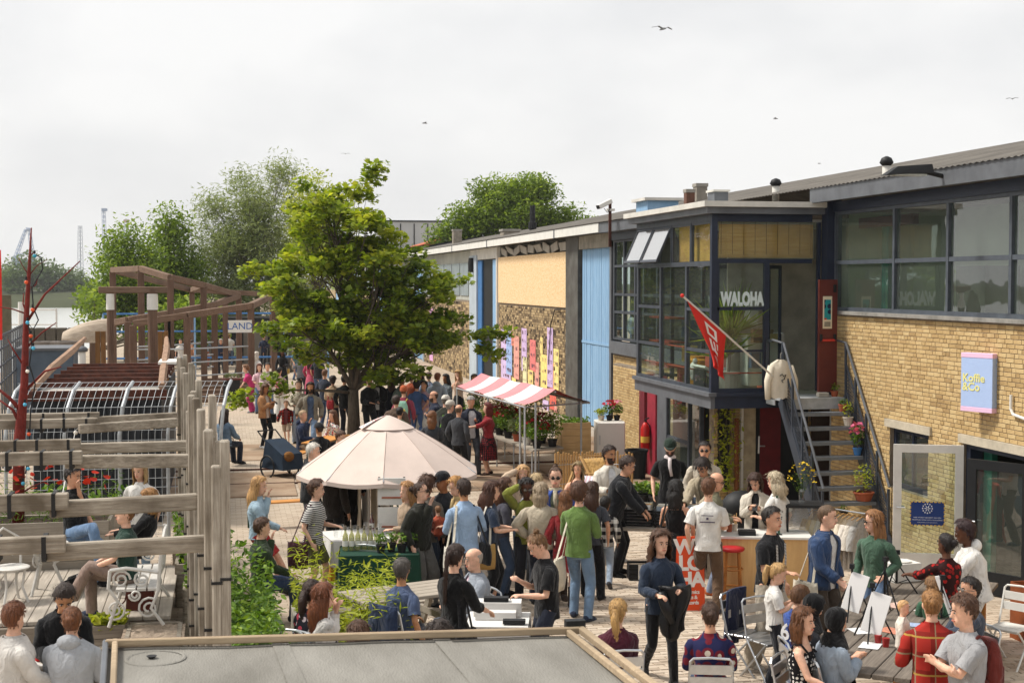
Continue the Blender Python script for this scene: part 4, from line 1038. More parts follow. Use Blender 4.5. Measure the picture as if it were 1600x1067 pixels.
# the maple in the middle of the yard
s_=39.5/2222
tp=V3((3.55,39.6,0));tdx=lambda u:(u-556)*s_;tdz=lambda v:4.45-(v-440)*s_
lob=[((tdx(565),0,tdz(520)),(2.5,2.3,1.0)),((tdx(480),.2,tdz(500)),(1.35,1.6,1.15)),((tdx(660),-.2,tdz(490)),(1.6,1.6,1.15)),((tdx(540),0,tdz(410)),(1.75,1.8,1.5)),((tdx(510),0,tdz(340)),(.95,1.1,.85)),((tdx(575),.2,tdz(340)),(.85,1.0,.95)),((tdx(585),0,tdz(290)),(.33,.4,.42)),((tdx(515),0,tdz(300)),(.35,.4,.28)),((tdx(620),0,tdz(420)),(1.0,1.3,.9)),((tdx(445),0,tdz(450)),(.8,.9,.7)),((tdx(700),0,tdz(440)),(.75,1.0,.6)),((tdx(620),-.8,tdz(580)),(1.2,.8,.35))]
ext=[(tdx(u),y_,tdz(v)) for u,v,y_ in ((372,622,-1.2),(385,608,-1.2),(430,588,-.9),(442,605,-.8),(770,520,-.6),(758,545,-.5),(775,555,-.6),(745,525,-.5),(788,522,-.7),(398,425,0),(408,418,0),(480,270+20,0),(590,268,0),(588,280,0),(596,262,0))]
make_tree('maple_tree','young green maple tree standing alone in the middle of the yard',tp,lob,290,21000,.175,L_maple,trunk=(.17,.13),fork=1.45,limbs=9,tmpl=MAPLE,tilt=.75,spread=.185,extra=ext,seed=11,flat=.55)
# trees by the water and behind the roofs
def bg_tree(label,Y,lob_px,n_cl,n,size,lm,group=None,seed=1,bm=M_bark2,spread=.5,tmpl=LEAF,tilt=1.2,fork=2.5,trunk=(.22,.16),flat=.8,limbs=7,name='tree',shell=.4):
    u0=lob_px[0][0];b=DY(u0,500,Y);b.z=0;k=Y/F_PX
    lobes=[(((DY(u,v,Y).x-b.x),0,DY(u,v,Y).z),(ru*k,max(ru,rv)*k*.9,rv*k)) for (u,v,ru,rv) in lob_px]
    return make_tree(name,label,b,lobes,n_cl,n,size,lm,bm,trunk,fork,limbs,tmpl,tilt,spread,'tree',group,seed,shell=shell,flat=flat)
bg_tree('tall silvery willow with thin open crown behind the timber frame',88,[(400,330,55,75),(350,400,52,75),(420,420,55,75),(370,480,70,50),(330,330,30,30),(440,270,25,30)],460,34000,.34,L_willow,seed=2,spread=.5,tmpl=NARROW,fork=3,shell=.55,name='willow_tree')
bg_tree('bushy mid green tree left of the willow by the water',82,[(200,430,45,60),(175,480,40,40),(225,480,45,40),(195,375,22,28)],230,17000,.23,L_green,seed=3)
bg_tree('dark green tree with a pointed top left of the willow',86,[(255,420,42,62),(265,360,22,30),(270,480,45,45),(295,440,30,40)],230,17000,.22,L_green,seed=4)
bg_tree('yellowish green tree rising behind the maple',96,[(490,330,42,55),(470,400,40,60),(520,380,45,70)],220,14000,.25,L_yell,seed=5)
bg_tree('broad dark green tree behind the warehouse roof',100,[(800,340,75,48),(730,355,45,32),(870,350,50,28),(780,305,40,24),(830,300,36,22),(700,372,30,22),(905,358,22,18)],420,30000,.27,L_green,seed=6,spread=.5,fork=4)
bg_tree('low shrubby green tree beneath the willow by the quay',75,[(120+30,470,18,22),(300,500,40,25),(250,510,35,20)],90,3200,.3,L_green,seed=8,fork=1.0,trunk=(.1,.08))
FT_=['rounded hazy green tree on the far river bank, first from the left edge','second hazy green tree on the far bank behind the red painted branch','third hazy green tree on the far river bank','fourth hazy tree on the far bank, under the pale mast','hazy green tree on the far bank close to the willow','low hazy tree on the far bank at the left edge of the picture']
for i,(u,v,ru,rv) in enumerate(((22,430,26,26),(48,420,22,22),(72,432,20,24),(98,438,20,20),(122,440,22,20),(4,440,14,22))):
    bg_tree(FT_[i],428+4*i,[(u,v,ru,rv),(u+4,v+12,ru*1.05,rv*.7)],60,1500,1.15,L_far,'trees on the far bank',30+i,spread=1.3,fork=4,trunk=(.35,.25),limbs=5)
# ================================================================ harbour skyline
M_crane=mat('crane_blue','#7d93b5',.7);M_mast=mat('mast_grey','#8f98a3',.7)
def lattice(t,p0,p1,w,m,nm,n=9,r=.25):
    p0,p1=Vector(p0),Vector(p1);q=MB();a=(p1-p0).normalized();s=a.orthogonal().normalized();s2=a.cross(s)
    cs=[s*w+s2*w,s*w-s2*w,-s*w-s2*w,-s*w+s2*w]
    r *= .55
    for c in cs:q.tube([p0+c,p1+c*.6],r,4)
    for i in range(n):
        f0,f1=i/n,(i+1)/n;A=p0.lerp(p1,f0);B=p0.lerp(p1,f1)
        for k in range(4):q.tube([A+cs[k]*(1-.4*f0),B+cs[(k+1)%4]*(1-.4*f1)],r*.6,4)
    q.build(nm,m,t)
k=1500/F_PX
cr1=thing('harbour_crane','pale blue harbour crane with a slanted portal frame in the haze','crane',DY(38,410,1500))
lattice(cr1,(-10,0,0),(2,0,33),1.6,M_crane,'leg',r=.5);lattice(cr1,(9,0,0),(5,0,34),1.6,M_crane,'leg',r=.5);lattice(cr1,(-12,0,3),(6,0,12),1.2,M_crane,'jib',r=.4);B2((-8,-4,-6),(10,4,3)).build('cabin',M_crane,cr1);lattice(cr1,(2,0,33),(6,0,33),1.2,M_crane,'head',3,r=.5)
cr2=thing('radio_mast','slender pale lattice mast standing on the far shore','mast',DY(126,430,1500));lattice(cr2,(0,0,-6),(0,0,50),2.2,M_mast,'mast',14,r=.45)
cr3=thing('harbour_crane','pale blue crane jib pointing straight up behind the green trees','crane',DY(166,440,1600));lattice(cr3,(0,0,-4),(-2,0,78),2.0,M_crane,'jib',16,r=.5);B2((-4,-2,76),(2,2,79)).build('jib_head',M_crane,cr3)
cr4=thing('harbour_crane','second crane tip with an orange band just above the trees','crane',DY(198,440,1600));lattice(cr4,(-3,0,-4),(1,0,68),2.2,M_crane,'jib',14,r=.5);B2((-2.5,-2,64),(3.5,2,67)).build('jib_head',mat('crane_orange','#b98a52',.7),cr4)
# ================================================================ timber frame sculpture on the quay
M_tim=mat_wood('timber_brown','#543f33','#7a6253',.85,'Z',.6,.5);M_timh=mat_wood('timber_rail','#5c4739','#87705f',.85,'X',.6,.5)
tf=thing('timber_pavilion','winding open frame of brown timber posts and sloping rails','pavilion',(DY(250,500,58).x,58,0))
ND=dict(A=(176,424,63),B=(220,422,58),C=(266,436,56),D=(318,448,58),E=(373,464,62),F=(335,478,59),H=(262,492,56),I=(200,502,55),J=(145,513,57),K=(208,508,53),L=(292,495,53),M=(392,480,55),N=(428,462,62),O=(425,462,74),Q=(352,470,66),S=(300,455,72))
NP_={k:DY(*v) for k,v in ND.items()}
for k,p in NP_.items():BM((p.x,p.y,0),(p.x,p.y,p.z),.25,.25,ch=.02).build('post',M_tim,tf,world=True)
for ab in ('AB','BC','CD','DE','EF','FH','HI','IJ','KL','LM','MN','SO','AS','DS'):
    p,q=NP_[ab[0]],NP_[ab[1]];BM(p+V3((0,0,.05)),q+V3((0,0,.05)),.22,.24,ch=.02).build('rail',M_timh,tf,world=True)
for ab in ('KL','LM','HI','FH'):
    p,q=NP_[ab[0]],NP_[ab[1]]
    for z in (1.0,1.5,2.0):TU([(p.x,p.y,z),(q.x,q.y,z)],.03,5).build('wire_rail',M_galv,tf,world=True)
for ab in ('LM','EF'):
    p,q=NP_[ab[0]],NP_[ab[1]]
    for j in range(3):B2((-.9,-.3*j,0),(.9,-.3*j+.3,.42-.14*j)).build('step',M_timh,tf).location=((p+q)/2-Vector(tf.location))*1.0-V3((0,0,((p+q)/2).z))
gt=thing('timber_gate','timber gate with a crossbeam on two thick posts wearing white sleeves','gate',(DY(205,500,46).x,46,0))
for u in (172,238):
    p=DY(u,450,46);TU([(p.x,46,0),(p.x,46,4.2)],.11 if u<200 else .15,12).build('post',M_tim,gt,world=True)
    LA((p.x,46,DY(u,484,46).z),[(.125 if u<200 else .17,0),(.125 if u<200 else .17,.5)],14,False).build('white_sleeve',M_white,gt,world=True)
p,q=DY(154,453,46),DY(262,453,46);BM(p,q,.25,.2,ch=.02).build('crossbeam',M_timh,gt,world=True)
for u0,u1 in ((148,165),(246,263)):
    a,b_=DY(u0,518,44),DY(u1,518,44)
    for j in range(2):B2((a.x+(b_.x-a.x)*j/2+.01,44,0),(a.x+(b_.x-a.x)*(j+1)/2-.01,44.2,a.z)).build('upright_plank',mat_wood('timber_tan','#6b4a2c','#92693f',.85,'Z',.6),gt,world=True)
# banner LAND
ld=thing('sign_board','white board lettered LAND in blue hung on the timber frame','sign',DY(375,510,52));B2((-.42,0,-.22),(.42,.04,.22)).build('board',M_white,ld)
text_mesh('lettering','LAND',.34,mat('land_blue','#2d5fa5',.6),ld,(0,-.004,0),(R(90),0,0),.002)
# blue railing and tables beyond
br_=thing('blue_scaffold','light blue scaffold rails in front of the dark quay hut','scaffold',DY(340,560,66));br_.location.z=0
for z in (1.0,2.2,3.0):TU([(-5,0,z),(5,0,z)],.05,6).build('rail',M_bluedk,br_)
for x in range(-5,6,2):TU([(x,0,0),(x,0,3.0)],.05,6).build('upright',M_blue,br_)
hut=thing('quay_hut','dark low hut with a grey wall behind the timber frame','hut',DY(300,520,78));hut.location.z=0
B2((-2.6,0,0),(7.5,4,2.3)).build('wall',mat('hut_grey','#6f6a62',.9,0,.2,1),hut);B2((-2.9,-.3,2.3),(7.8,4.3,2.5)).build('roof',M_black,hut)
for x in (-1.5,1,4):B2((x,-.02,.1),(x+1.7,-.01,1.9)).build('opening',M_black,hut)
# hulls, container and fence at the water side
bt=thing('overturned_boat','pale weathered overturned boat hull by the water','boat',DY(135,520,50));bt.location.z=DY(135,535,50).z
SH(lambda u,v:((u-.5)*1.5,-.6*math.cos(math.pi*v)*(1-.5*u),.8*math.sin(math.pi*v)*(1-.55*(1-u)**2)+.0),12,10).build('hull',mat_wood('hull_pale','#9b8a78','#c4b6a4',.9,'X',1),bt)
for k in range(2):
    bb=thing('rowing_boat',('small grey planked rowing boat lying behind the fence','second low grey boat beside the overturned hull')[k],'boat',DY(60+38*k,545,47));bb.location.z=DY(70,548,47).z
    SH(lambda u,v:((u-.5)*1.3,.45*math.cos(math.pi*v)*math.sin(math.pi*min(.98,max(.05,u))),.3-.32*math.sin(math.pi*v)),10,8).build('hull',mat_wood('hull_grey','#77706a','#97908a',.9,'X',1),bb,thick=.03)
    B2((-.35,-.3,.18),(-.2,.3,.22)).b2((.15,-.32,.18),(.3,.32,.22)).build('thwart',MATS['hull_grey'],bb)
ct=thing('steel_container','blue grey steel container behind the rusty shed roof','container',DY(65,590,41));ct.location.z=0
B2((-.75,0,0),(.85,2,DY(65,548,41).z)).build('box',mat('container_bluegrey','#4d5a68',.6,0,.15,2),ct);B2((-.8,-.06,DY(65,548,41).z),(.9,2.05,DY(65,548,41).z+.07)).build('rim',M_greymetal,ct)
vt=thing('mushroom_vent','white mushroom vent with a grey cap behind the shed roof','vent',DY(128,556,36));LA((0,0,-.2),[(.09,0),(.09,.32)],12).build('stem',M_white,vt);LA((0,0,.1),[(.13,0),(.15,.06),(.1,.12),(.02,.14)],12).build('cap',M_greymetal,vt,smooth=True)
fc=thing('steel_fence','grey barred steel fence with horizontal wires at the quay edge','fence',DY(18,600,40));fc.location.z=0
fa,fb_=DY(-12,525,33),DY(38,508,45)
for z in (2.05,2.45,2.85,3.15):BM((fa.x,fa.y,z),(fb_.x,fb_.y,z),.03,.05).build('rail',M_steel,fc,world=True)
for k in range(15):
    q=fa.lerp(fb_,k/14);BM((q.x,q.y,0),(q.x,q.y,3.2),.03,.12).build('bar',M_greymetal,fc,world=True)
pst=thing('mooring_post','rusty tall mooring post at the water edge','post',DY(11,520,52));pst.location.z=0
BM((0,0,0),(0,0,DY(11,461,52).z),.28,.28).build('post',mat('post_olive','#5f5a48',.9),pst)
wr=thing('white_mooring_rail','thin white railing posts along the river edge','railing',DY(40,520,60));wr.location.z=0
for u in (33,88):q=DY(u,482,60);TU([(q.x,60,0),(q.x,60,q.z)],.04,6).build('upright',M_white,wr,world=True)
for v in (484,507):TU([DY(6,v,60),DY(88,v,60)],.03,6).build('rail',M_white,wr,world=True)
q=DY(33,472,58);TU([(q.x,58,0),(q.x,58,q.z)],.12,8).build('bollard',M_white,wr,world=True)
for i in range(5):
    u=46+i*17;pl=thing('pile_stub',('thick dark timber pile at the water edge, first from the red branch','second dark timber pile at the water edge','third dark timber pile at the water edge','fourth dark timber pile, near the overturned boat','fifth dark timber pile, beside the overturned boat')[i],'timber pile',DY(u,530,55),0,'timber piles at the quay')
    pl.location.z=0;BX_((0,0,DY(u,512,55).z/2),(.36,.3,DY(u,512,55).z),ch=.03).build('pile',mat_wood('pile_dark','#4b463e','#6b655b',.9,'Z'),pl)
# ================================================================ black shed with a rusty steel roof frame
SY=27.0;sA,sB=DY(50,604,SY),DY(252,604,SY);sw=sB.x-sA.x
sh_=thing('rusty_shed','black corrugated shed topped by a rusty steel beam frame','shed',((sA.x+sB.x)/2,SY,0))
M_shed=mat('shed_black','#20242a',.6,.1,.2,3)
cg=MB();n=46
for i in range(n):
    x0=-sw/2+sw*i/n;cg.b2((x0,-.0-(.03 if i%2 else 0),0),(x0+sw/n,.05,2.28))
cg.build('front_wall',M_shed,sh_);B2((-sw/2,.05,0),(-sw/2+.05,8,2.28)).b2((sw/2-.05,.05,0),(sw/2,8,2.28)).build('side_wall',M_shed,sh_)
B2((-sw/2-.1,-.12,2.28),(sw/2+.1,.05,2.46)).build('front_beam',M_rust,sh_)
for i in range(6):
    yb_=.9+i*1.25;B2((-sw/2,yb_,2.44),(sw/2,yb_+.12,2.55)).build('roof_beam',M_rust,sh_)
B2((-sw/2+.05,.1,2.38),(sw/2-.05,8,2.42)).build('roof_sheet',M_offwhite,sh_)
for s in (-1,1):
    TU([(s*sw/2,.2,2.5),(s*(sw/2-.05),2.5,2.72),(s*(sw/2-.12),6,2.92),(s*(sw/2-.2),8,3.1)],[.07,.08,.08,.05],6).build('curved_timber',mat_wood('driftwood','#8a6b55','#a98d78',.9,'Y'),sh_)
ls=thing('roof_plank','white plank end lying at the corner of the rusty shed','plank',DY(262,568,30));B2((-.18,-.3,0),(.18,.9,.05)).build('plank',M_white,ls)
# arched mesh trellis in front of it
tl=thing('mesh_trellis','galvanised wire mesh trellis on curved steel tubes before the black shed','trellis',(DY(130,700,24.5).x,24.5,0))
tx=[DY(u,650,24.5).x-tl.location.x for u in (8,100,186,262,345)]
def arch(x,lean=.0):return [(x,0,0),(x,0,1.9),(x+.05+lean,.08,2.35),(x+.12+lean,.35,2.62),(x+.18+lean,.8,2.72)]
for i,x in enumerate(tx):TU(arch(x+(.0 if i != 4 else .0)),.03,8).build('tube',M_galv,tl)
wm=MB();x0,x1=tx[0],tx[-1]
for i in range(33):
    x=x0+(x1-x0)*i/32;wm.tube(arch(x),.0045,4,cap=False)
for z in [.2+.16*i for i in range(12)]:wm.tube([(x0,0,z),((x0+x1)/2,0,z+random.uniform(-.02,.02)),(x1,0,z)],.0045,4,cap=False)
for (dy,z) in ((.08,2.35),(.2,2.5),(.5,2.66),(.8,2.72)):wm.tube([(x0+.1,dy,z),(x1+.1,dy,z)],.0045,4,cap=False)
wm.build('wire_mesh',M_galv,tl)
# ================================================================ red painted branch with coloured bulbs
rbk=21.0
rbt=thing('painted_branch','bare tree branch painted oxide red and hung with coloured bulbs','branch',DY(35,900,rbk));rbt.location.z=0
M_redw=mat('branch_red','#6f241d',.8,0,.25,8,bump=.5,bscale=30)
def bpx(pts,r,yo=0.0): 
    t=TU([DY(u,v,rbk+yo*i) for i,(u,v) in enumerate(pts)],r,8);t.build('limb',M_redw,rbt,smooth=True,world=True)
bpx([(28,860),(30,690),(38,600),(41,500),(45,430),(49,356)],[.085,.08,.055,.04,.026,.009])
for pts,r in (([(44,500),(70,460),(125,408)],.03),([(40,545),(65,520),(88,504)],.024),([(32,640),(15,622),(-12,600)],.05),([(38,612),(70,580),(96,573)],.03),([(40,490),(20,483),(-10,478)],.018),([(42,490),(36,475),(37,458)],.022),([(36,570),(20,545),(12,530)],.02),([(45,430),(35,415),(29,403)],.012),([(46,430),(58,415),(75,405)],.012),([(48,450),(56,445),(59,435)],.016),([(47,400),(55,392)],.01),([(30,660),(20,640),(-5,622)],.04),([(34,770),(50,760),(70,752)],.02)):
    bpx(pts,[r*.7,r*.5,r*.25][:len(pts)] if len(pts)==3 else [r,r*.4])
BC={'#2f8fa8':'teal','#d8552a':'orange','#4aa6c9':'blue','#d0433a':'red','#e8e0d4':'white'}
for j,(u,v,c) in enumerate(((54,400,'#2f8fa8'),(41,441,'#d8552a'),(51,484,'#d8552a'),(43,504,'#4aa6c9'),(48,525,'#d8552a'),(52,544,'#4aa6c9'),(39,632,'#4aa6c9'),(45,678,'#d8552a'),(43,580,'#e8e0d4'),(44,732,'#4aa6c9'),(72,731,'#d0433a'),(36,755,'#4aa6c9'))):
    p=DY(u,v,rbk-.12);bo=thing('festoon_bulb',f'{BC[c]} festoon bulb on the red branch, number {j + 1} from its tip' if False else ['teal bulb nearest the tip of the red branch','orange bulb high on the red branch','orange bulb above the blue bulb on the red branch','blue bulb halfway up the red branch','orange bulb just under the halfway blue bulb','light blue bulb beside the lower fork of the red branch','light blue bulb at the fat foot of the red branch','orange bulb low on the red branch behind the pergola beam','clear bulb at the lowest fork of the red branch','blue bulb beside the red stem under the third pergola beam','red bulb hanging from the wire under a pergola beam','lowest blue bulb beside the red stem'][j],'light bulb',p,0,'coloured bulbs on the branch')
    BA((0,0,0),.028,10,7).build('bulb',mat('bulb_'+c[1:],c,.25),bo,smooth=True);LA((0,0,.03),[(.015,0),(.015,.045)],8).build('socket',M_black,bo)
wc=thing('bulb_cable','black cable looping along the red branch','cable',DY(50,500,rbk));TU([DY(u,v,rbk-.1) for u,v in ((54,398),(64,402),(67,420),(50,450),(52,480),(60,500),(52,515),(44,505),(50,540),(46,570),(55,600),(48,640),(46,690),(40,740))],.01,5).build('cable',M_black,wc,world=True)
bnr=thing('beach_flag','tall red flag at the very left edge','flag',DY(-15,500,30));SH(lambda u,v:(.22*u,.05*math.sin(3*v),1.4-1.8*v),4,8).build('cloth',MATS['flag_cloth'],bnr);TU([(0,0,-3.6),(0,0,1.45)],.02,6).build('pole',M_white,bnr)
# ================================================================ pergola of weathered timber
M_wea=mat_wood('wood_weathered','#7b7164','#b5ab9c',.92,'X',1.0,1.0,'#655b4e');M_weaz=mat_wood('wood_weathered_post','#7f7568','#bdb4a6',.92,'Z',1.0,1.0,'#695f52')
pg=thing('timber_pergola','weathered grey timber pergola with lapped beams bound by black straps','pergola',(-.4,16,0))
M_strap=mat('strap_black','#232222',.7)
def strap(c,w,h,ax):
    d=(w+.012,.035,h+.012) if ax=='Y' else (.035,w+.012,h+.012)
    BX_(c,d).build('strap',M_strap,pg,world=True)
for (vL,vR,uS,uE,h,w) in ((850,838,97,345,.13,.09),(783,774,102,309,.15,.12),(711,712,128,307,.15,.13),(693,690,124,309,.13,.11),(663,655,148,277,.13,.12),(652,646,152,276,.12,.1)):
    a,b_=G(uS-25,vL,2.42),G(uE,vR,2.42)
    y=(a.y+b_.y)/2
    BM((a.x,a.y,2.42-h/2),(b_.x,b_.y,2.42-h/2+.02),w,h,ch=.012).build('beam',M_wea,pg,world=True)
    e=G(uS,vL-6,2.5);L0=e.x-3.4
    BM((L0,y-w-.005,2.42),(e.x,y-w-.005,2.43),w,h*1.0,ch=.008).build('beam',M_wea,pg,world=True)
    for k in range(3):strap((e.x-.1-.28*k,y-w/2,2.42),.06,h*1.35,'X') if False else BX_((e.x-.12-.3*k-random.uniform(0,.1),y-w*.5,2.40),(.035,w*2.15,h*1.45)).build('strap',M_strap,pg,world=True)
for j,(y,us) in enumerate(((11.25,(352,326,338)),(12.6,(330,315)),(13.7,(316,333,343)),(15.3,(308,300)),(17.1,(304,312,297)),(19.2,(292,300)),(21.6,(288,282,296,303)),(24,(284,291)))):
    for k,u in enumerate(us):
        x=DY(u,800,y).x;hh=(3.18,3.32,2.95,3.2)[k]+random.uniform(-.08,.08)
        BX_((x,y+.14*(k%2),hh/2),(.075,.11,hh),ch=.012,rz=random.uniform(-.05,.05)).build('post',M_weaz,pg,world=True)
        for z in (.75,1.1,1.6,2.1):BX_((x,y+.14*(k%2),z+random.uniform(-.12,.12)),(.088,.123,.022)).build('strap',M_strap,pg,world=True)

sl_=thing('festoon_lights','string of small white bulbs under the pergola beams','string lights',(-2,16,2.3))
pts=[G(300,652,2.35),G(240,668,2.3),G(180,660,2.33),G(120,672,2.2),G(100,720,2.0),G(92,790,1.6)]
cp=[G(275,655,2.38),G(237,664,2.3),G(198,664,2.3),G(150,650,2.4),G(118,672,2.1),G(112,700,1.9),G(104,740,1.75),G(98,770,1.65),G(91,800,1.5)]
TU(cp,.006,4).build('cable',M_white,sl_,world=True)
for p in cp[1:]:BA((p.x,p.y,p.z-.04),.033,8,6).build('bulb',mat('bulb_clear','#e6ddd0',.25),sl_,world=True,smooth=True)
# ================================================================ people
SKINS={'l':'#cf9d80','p':'#dcae94','m':'#a9744f','d':'#5d3a28','t':'#bb8762'}
def skin_mat(k):
    nm='skin_'+k
    if nm in MATS:return MATS[nm]
    m=mat(nm,SKINS[k],.5,0,.13,22,spec=.35);b=m.node_tree.nodes['Principled BSDF']
    b.inputs['Subsurface Weight'].default_value=.12;b.inputs['Subsurface Radius'].default_value=(.02,.008,.004);b.inputs['Subsurface Scale'].default_value=.5
    return m
def cloth(c):
    if not isinstance(c,str):return c
    nm='cloth_'+c.lstrip('#')
    if nm in MATS:return MATS[nm]
    h_=hexc(c);k_=.30 if h_[2]>h_[0]*1.3 else .14;lu=.3*h_[0]+.55*h_[1]+.15*h_[2]
    m=mat(nm,tuple(x*(1-k_)+lu*k_ for x in h_),.9,0,.13,6,spec=.12,bump=.25,bscale=190);n,l=m.node_tree.nodes,m.node_tree.links;b=n['Principled BSDF'];old=b.inputs['Normal'].links[0].from_node
    tc=n.new('ShaderNodeTexCoord');mp=n.new('ShaderNodeMapping');mp.inputs['Rotation'].default_value=(.5,.35,0);mp.inputs['Scale'].default_value=(1,1,.55);no=n.new('ShaderNodeTexNoise');no.inputs['Scale'].default_value=8;no.inputs['Detail'].default_value=3;no.inputs['Distortion'].default_value=1.6
    bp=n.new('ShaderNodeBump');bp.inputs['Strength'].default_value=.8;bp.inputs['Distance'].default_value=.05
    l.new(tc.outputs['Object'],mp.inputs['Vector']);l.new(mp.outputs['Vector'],no.inputs['Vector']);l.new(no.outputs['Fac'],bp.inputs['Height']);l.new(bp.outputs['Normal'],old.inputs['Normal']);b.inputs['Sheen Weight'].default_value=.15
    return m
def hair_mat(c):return mat('hair_'+c.lstrip('#'),c,.5,0,.38,7,bump=.7,bscale=11,stretch=(9,9,1.1),spec=.4)
HEADT=[(-.117,.026,.070,.0),(-.106,.042,.084,.012),(-.085,.053,.089,.045),(-.05,.062,.087,.076),(-.02,.069,.086,.092),(.0,.072,.085,.098),(.03,.075,.089,.103),(.06,.073,.087,.099),(.09,.060,.068,.080),(.11,.036,.040,.048),(.118,.012,.013,.015)]
def head_at(z):
    z=max(-.117,min(.118,z))
    for a,b in zip(HEADT,HEADT[1:]):
        if z<=b[0]:
            t=(z-a[0])/(b[0]-a[0]);return [a[i]+(b[i]-a[i])*t for i in (1,2,3)]
    return list(HEADT[-1][1:])
def rings_mesh(mb,rings,cap0=True,cap1=True,skip=None):
    n=len(rings[0]);vs=[p for r_ in rings for p in r_];fs=[]
    for i in range(len(rings)-1):
        for k in range(n):
            if skip and skip(i,k,n):continue
            k2=(k+1)%n;fs.append((i*n+k,i*n+k2,(i+1)*n+k2,(i+1)*n+k))
    if cap0:fs.append(tuple(range(n-1,-1,-1)))
    if cap1:fs.append(tuple((len(rings)-1)*n+k for k in range(n)))
    mb.add(vs,fs)
def ik(a,b,L1,L2,hint):
    d=b-a;D=d.length
    if D>(L1+L2)*.995:b=a+d*((L1+L2)*.995/D);d=b-a;D=d.length
    D=max(D,abs(L1-L2)+.02)
    c=(L1*L1+D*D-L2*L2)/(2*D);hgt=math.sqrt(max(0,L1*L1-c*c));dn=d.normalized()
    h=hint-dn*hint.dot(dn);h=h.normalized() if h.length>1e-5 else dn.orthogonal().normalized()
    return a+dn*c+h*hgt,b
ARMS={'h':(.25,.06,-.515),'f':(.11,.30,-.30),'p':(.05,.27,-.18),'m':(.03,.15,.06),'k':(.19,.05,-.42),'u':(.10,.02,.28),'r':(.13,.50,-.20),'R':(.10,.46,-.36),'x':(-.10,.21,-.22),'s':(.14,.36,-.38),'c':(.15,.24,-.26),'b':(.13,-.16,-.46),'w':(.23,.20,-.47),'v':(.24,-.16,-.48),'q':(.20,.30,.10),'t':(.17,.12,-.42),'d':(.10,.28,-.45),'g':(.33,.10,-.46),'o':(-.02,.26,-.05)}
PEOPLE={}
FAR=27.0
def person(pid,label,u,v,h=1.72,face=0,arms='hh',top='tee',tc='#888888',bot='jeans',bc='#3d5878',hair='short',hc='#2a1d14',skin='l',shoes='#1d1d1f',legs='stand',lean=0,hy=0,hp=0,inner=None,fem=False,z0=0.0,seat=.45,wide=1.0,glasses=None,cap=None,group=None,beard=False,at=None,name='person',socks=None,scarf=None):
    s=h/1.755;HS=1.07 if h>1.4 else 1.22;X=V3((1,0,0));rd=random.Random(sum(ord(c)*(i+3) for i,c in enumerate(pid)))
    sit=legs.startswith('sit')
    pel=V3((0 if sit else rd.uniform(-.035,.035),0,(seat/s+.10) if sit else rd.uniform(.915,.93)))
    if not sit and lean==0:lean=rd.uniform(-2.5,4.5)
    hy += rd.uniform(-12,12);hp += rd.uniform(-3,9)
    if legs=='walk':pel.z=.905
    th=R(lean);T=V3((0,-math.sin(th),math.cos(th)));Fd=V3((0,-math.cos(th),-math.sin(th)))
    W=wide*(.93 if fem else 1.0)
    sh=pel+T*.49;nb_=pel+T*.54;ntop=nb_+T*.035+V3((0,0,.022))
    a_,p_=R(hy),R(hp)
    Hf=V3((math.sin(a_)*math.cos(p_),-math.cos(a_)*math.cos(p_),-math.sin(p_)));Hr=V3((math.cos(a_),math.sin(a_),0));Hu=Hr.cross(-Hf).normalized();Hu=-Hu if Hu.z<0 else Hu
    Hc=ntop+Hu*.110*HS+Hf*.012
    hb=lambda x,y,z:Hc+(Hr*x-Hf*y+Hu*z)*HS          # y: towards the back of the head
    # limbs
    LEG,ARM=[],[]
    jit=rd.uniform(-.03,.05)
    for i,sx in enumerate((1,-1)):
        hip=pel+X*(sx*.088*W)+V3((0,0,-.02))
        if sit:
            ank={'sit':(sx*.13,-.44+.08*(i-.5),.09),'sitx':((.05,-.62,.30) if i==0 else (-.08,-.42,.09)),'sitf':(sx*.10,-.82,.14),'sits':((.12,.02,-.62) if i==0 else (-.15,-.40,.05)),'sitb':(sx*.14,-.25,.09)}[legs]
            ank=Vector(ank)
            if legs not in ('sits',):ank.z=max(ank.z,.085) if legs != 'sitx' else ank.z
            if legs=='sits':ank=V3((hip.x+sx*.05,(-.2 if i==0 else-.52),.09 if i==0 else .40))
            hint=V3((sx*.12,-1,.55))
        elif legs=='walk':ank=V3((sx*.085,(-.27,.30)[i],(.085,.15)[i]));hint=V3((0,-1,0))
        else:ank=V3((sx*(.11+abs(jit))*(1.0 if not fem else .85),(-.05,.04)[i]+jit*(1 if i else-1)+rd.uniform(-.06,.06),.085));hint=V3((sx*.1,-1,0))
        kn,ank=ik(hip,ank,.435,.425,hint)
        td=V3((sx*.2,-1,-.12 if not (legs=='walk' and i==1) else-.75)).normalized()
        if legs in ('sitx',) and i==0:td=V3((.1,-.8,-.3)).normalized()
        LEG.append((hip,kn,ank,td))
        key=arms[i];o=ARMS[key]
        shj=sh+X*(sx*.172*W)-T*.035
        tg=sh+X*(sx*o[0])+Fd*o[1]+T*o[2]
        hint=X*sx*.45-Fd*.6-T*.5
        if key=='k':hint=X*sx-Fd*.5
        if key in 'ux':hint=X*sx*.8-T*.6+Fd*.2
        el,wr_=ik(shj,tg,.285,.255,hint)
        ARM.append((shj,el,wr_,key))
    # ---- placement
    rz=R(face)-YAW;Rm=Matrix.Rotation(rz,3,'Z');topz=(Hc+Hu*.118*HS)*s
    if at is None:
        g=G(u,v,z0+topz.z);off=Rm @ V3((topz.x,topz.y,0));loc=V3((g.x-off.x,g.y-off.y,z0))
    else:loc=Vector(at)
    far=loc.y>FAR
    P=thing(name,label,'person' if name=='person' else 'baby',loc,rz,group);S=Matrix.Scale(s,4)
    NS=10 if far else 14
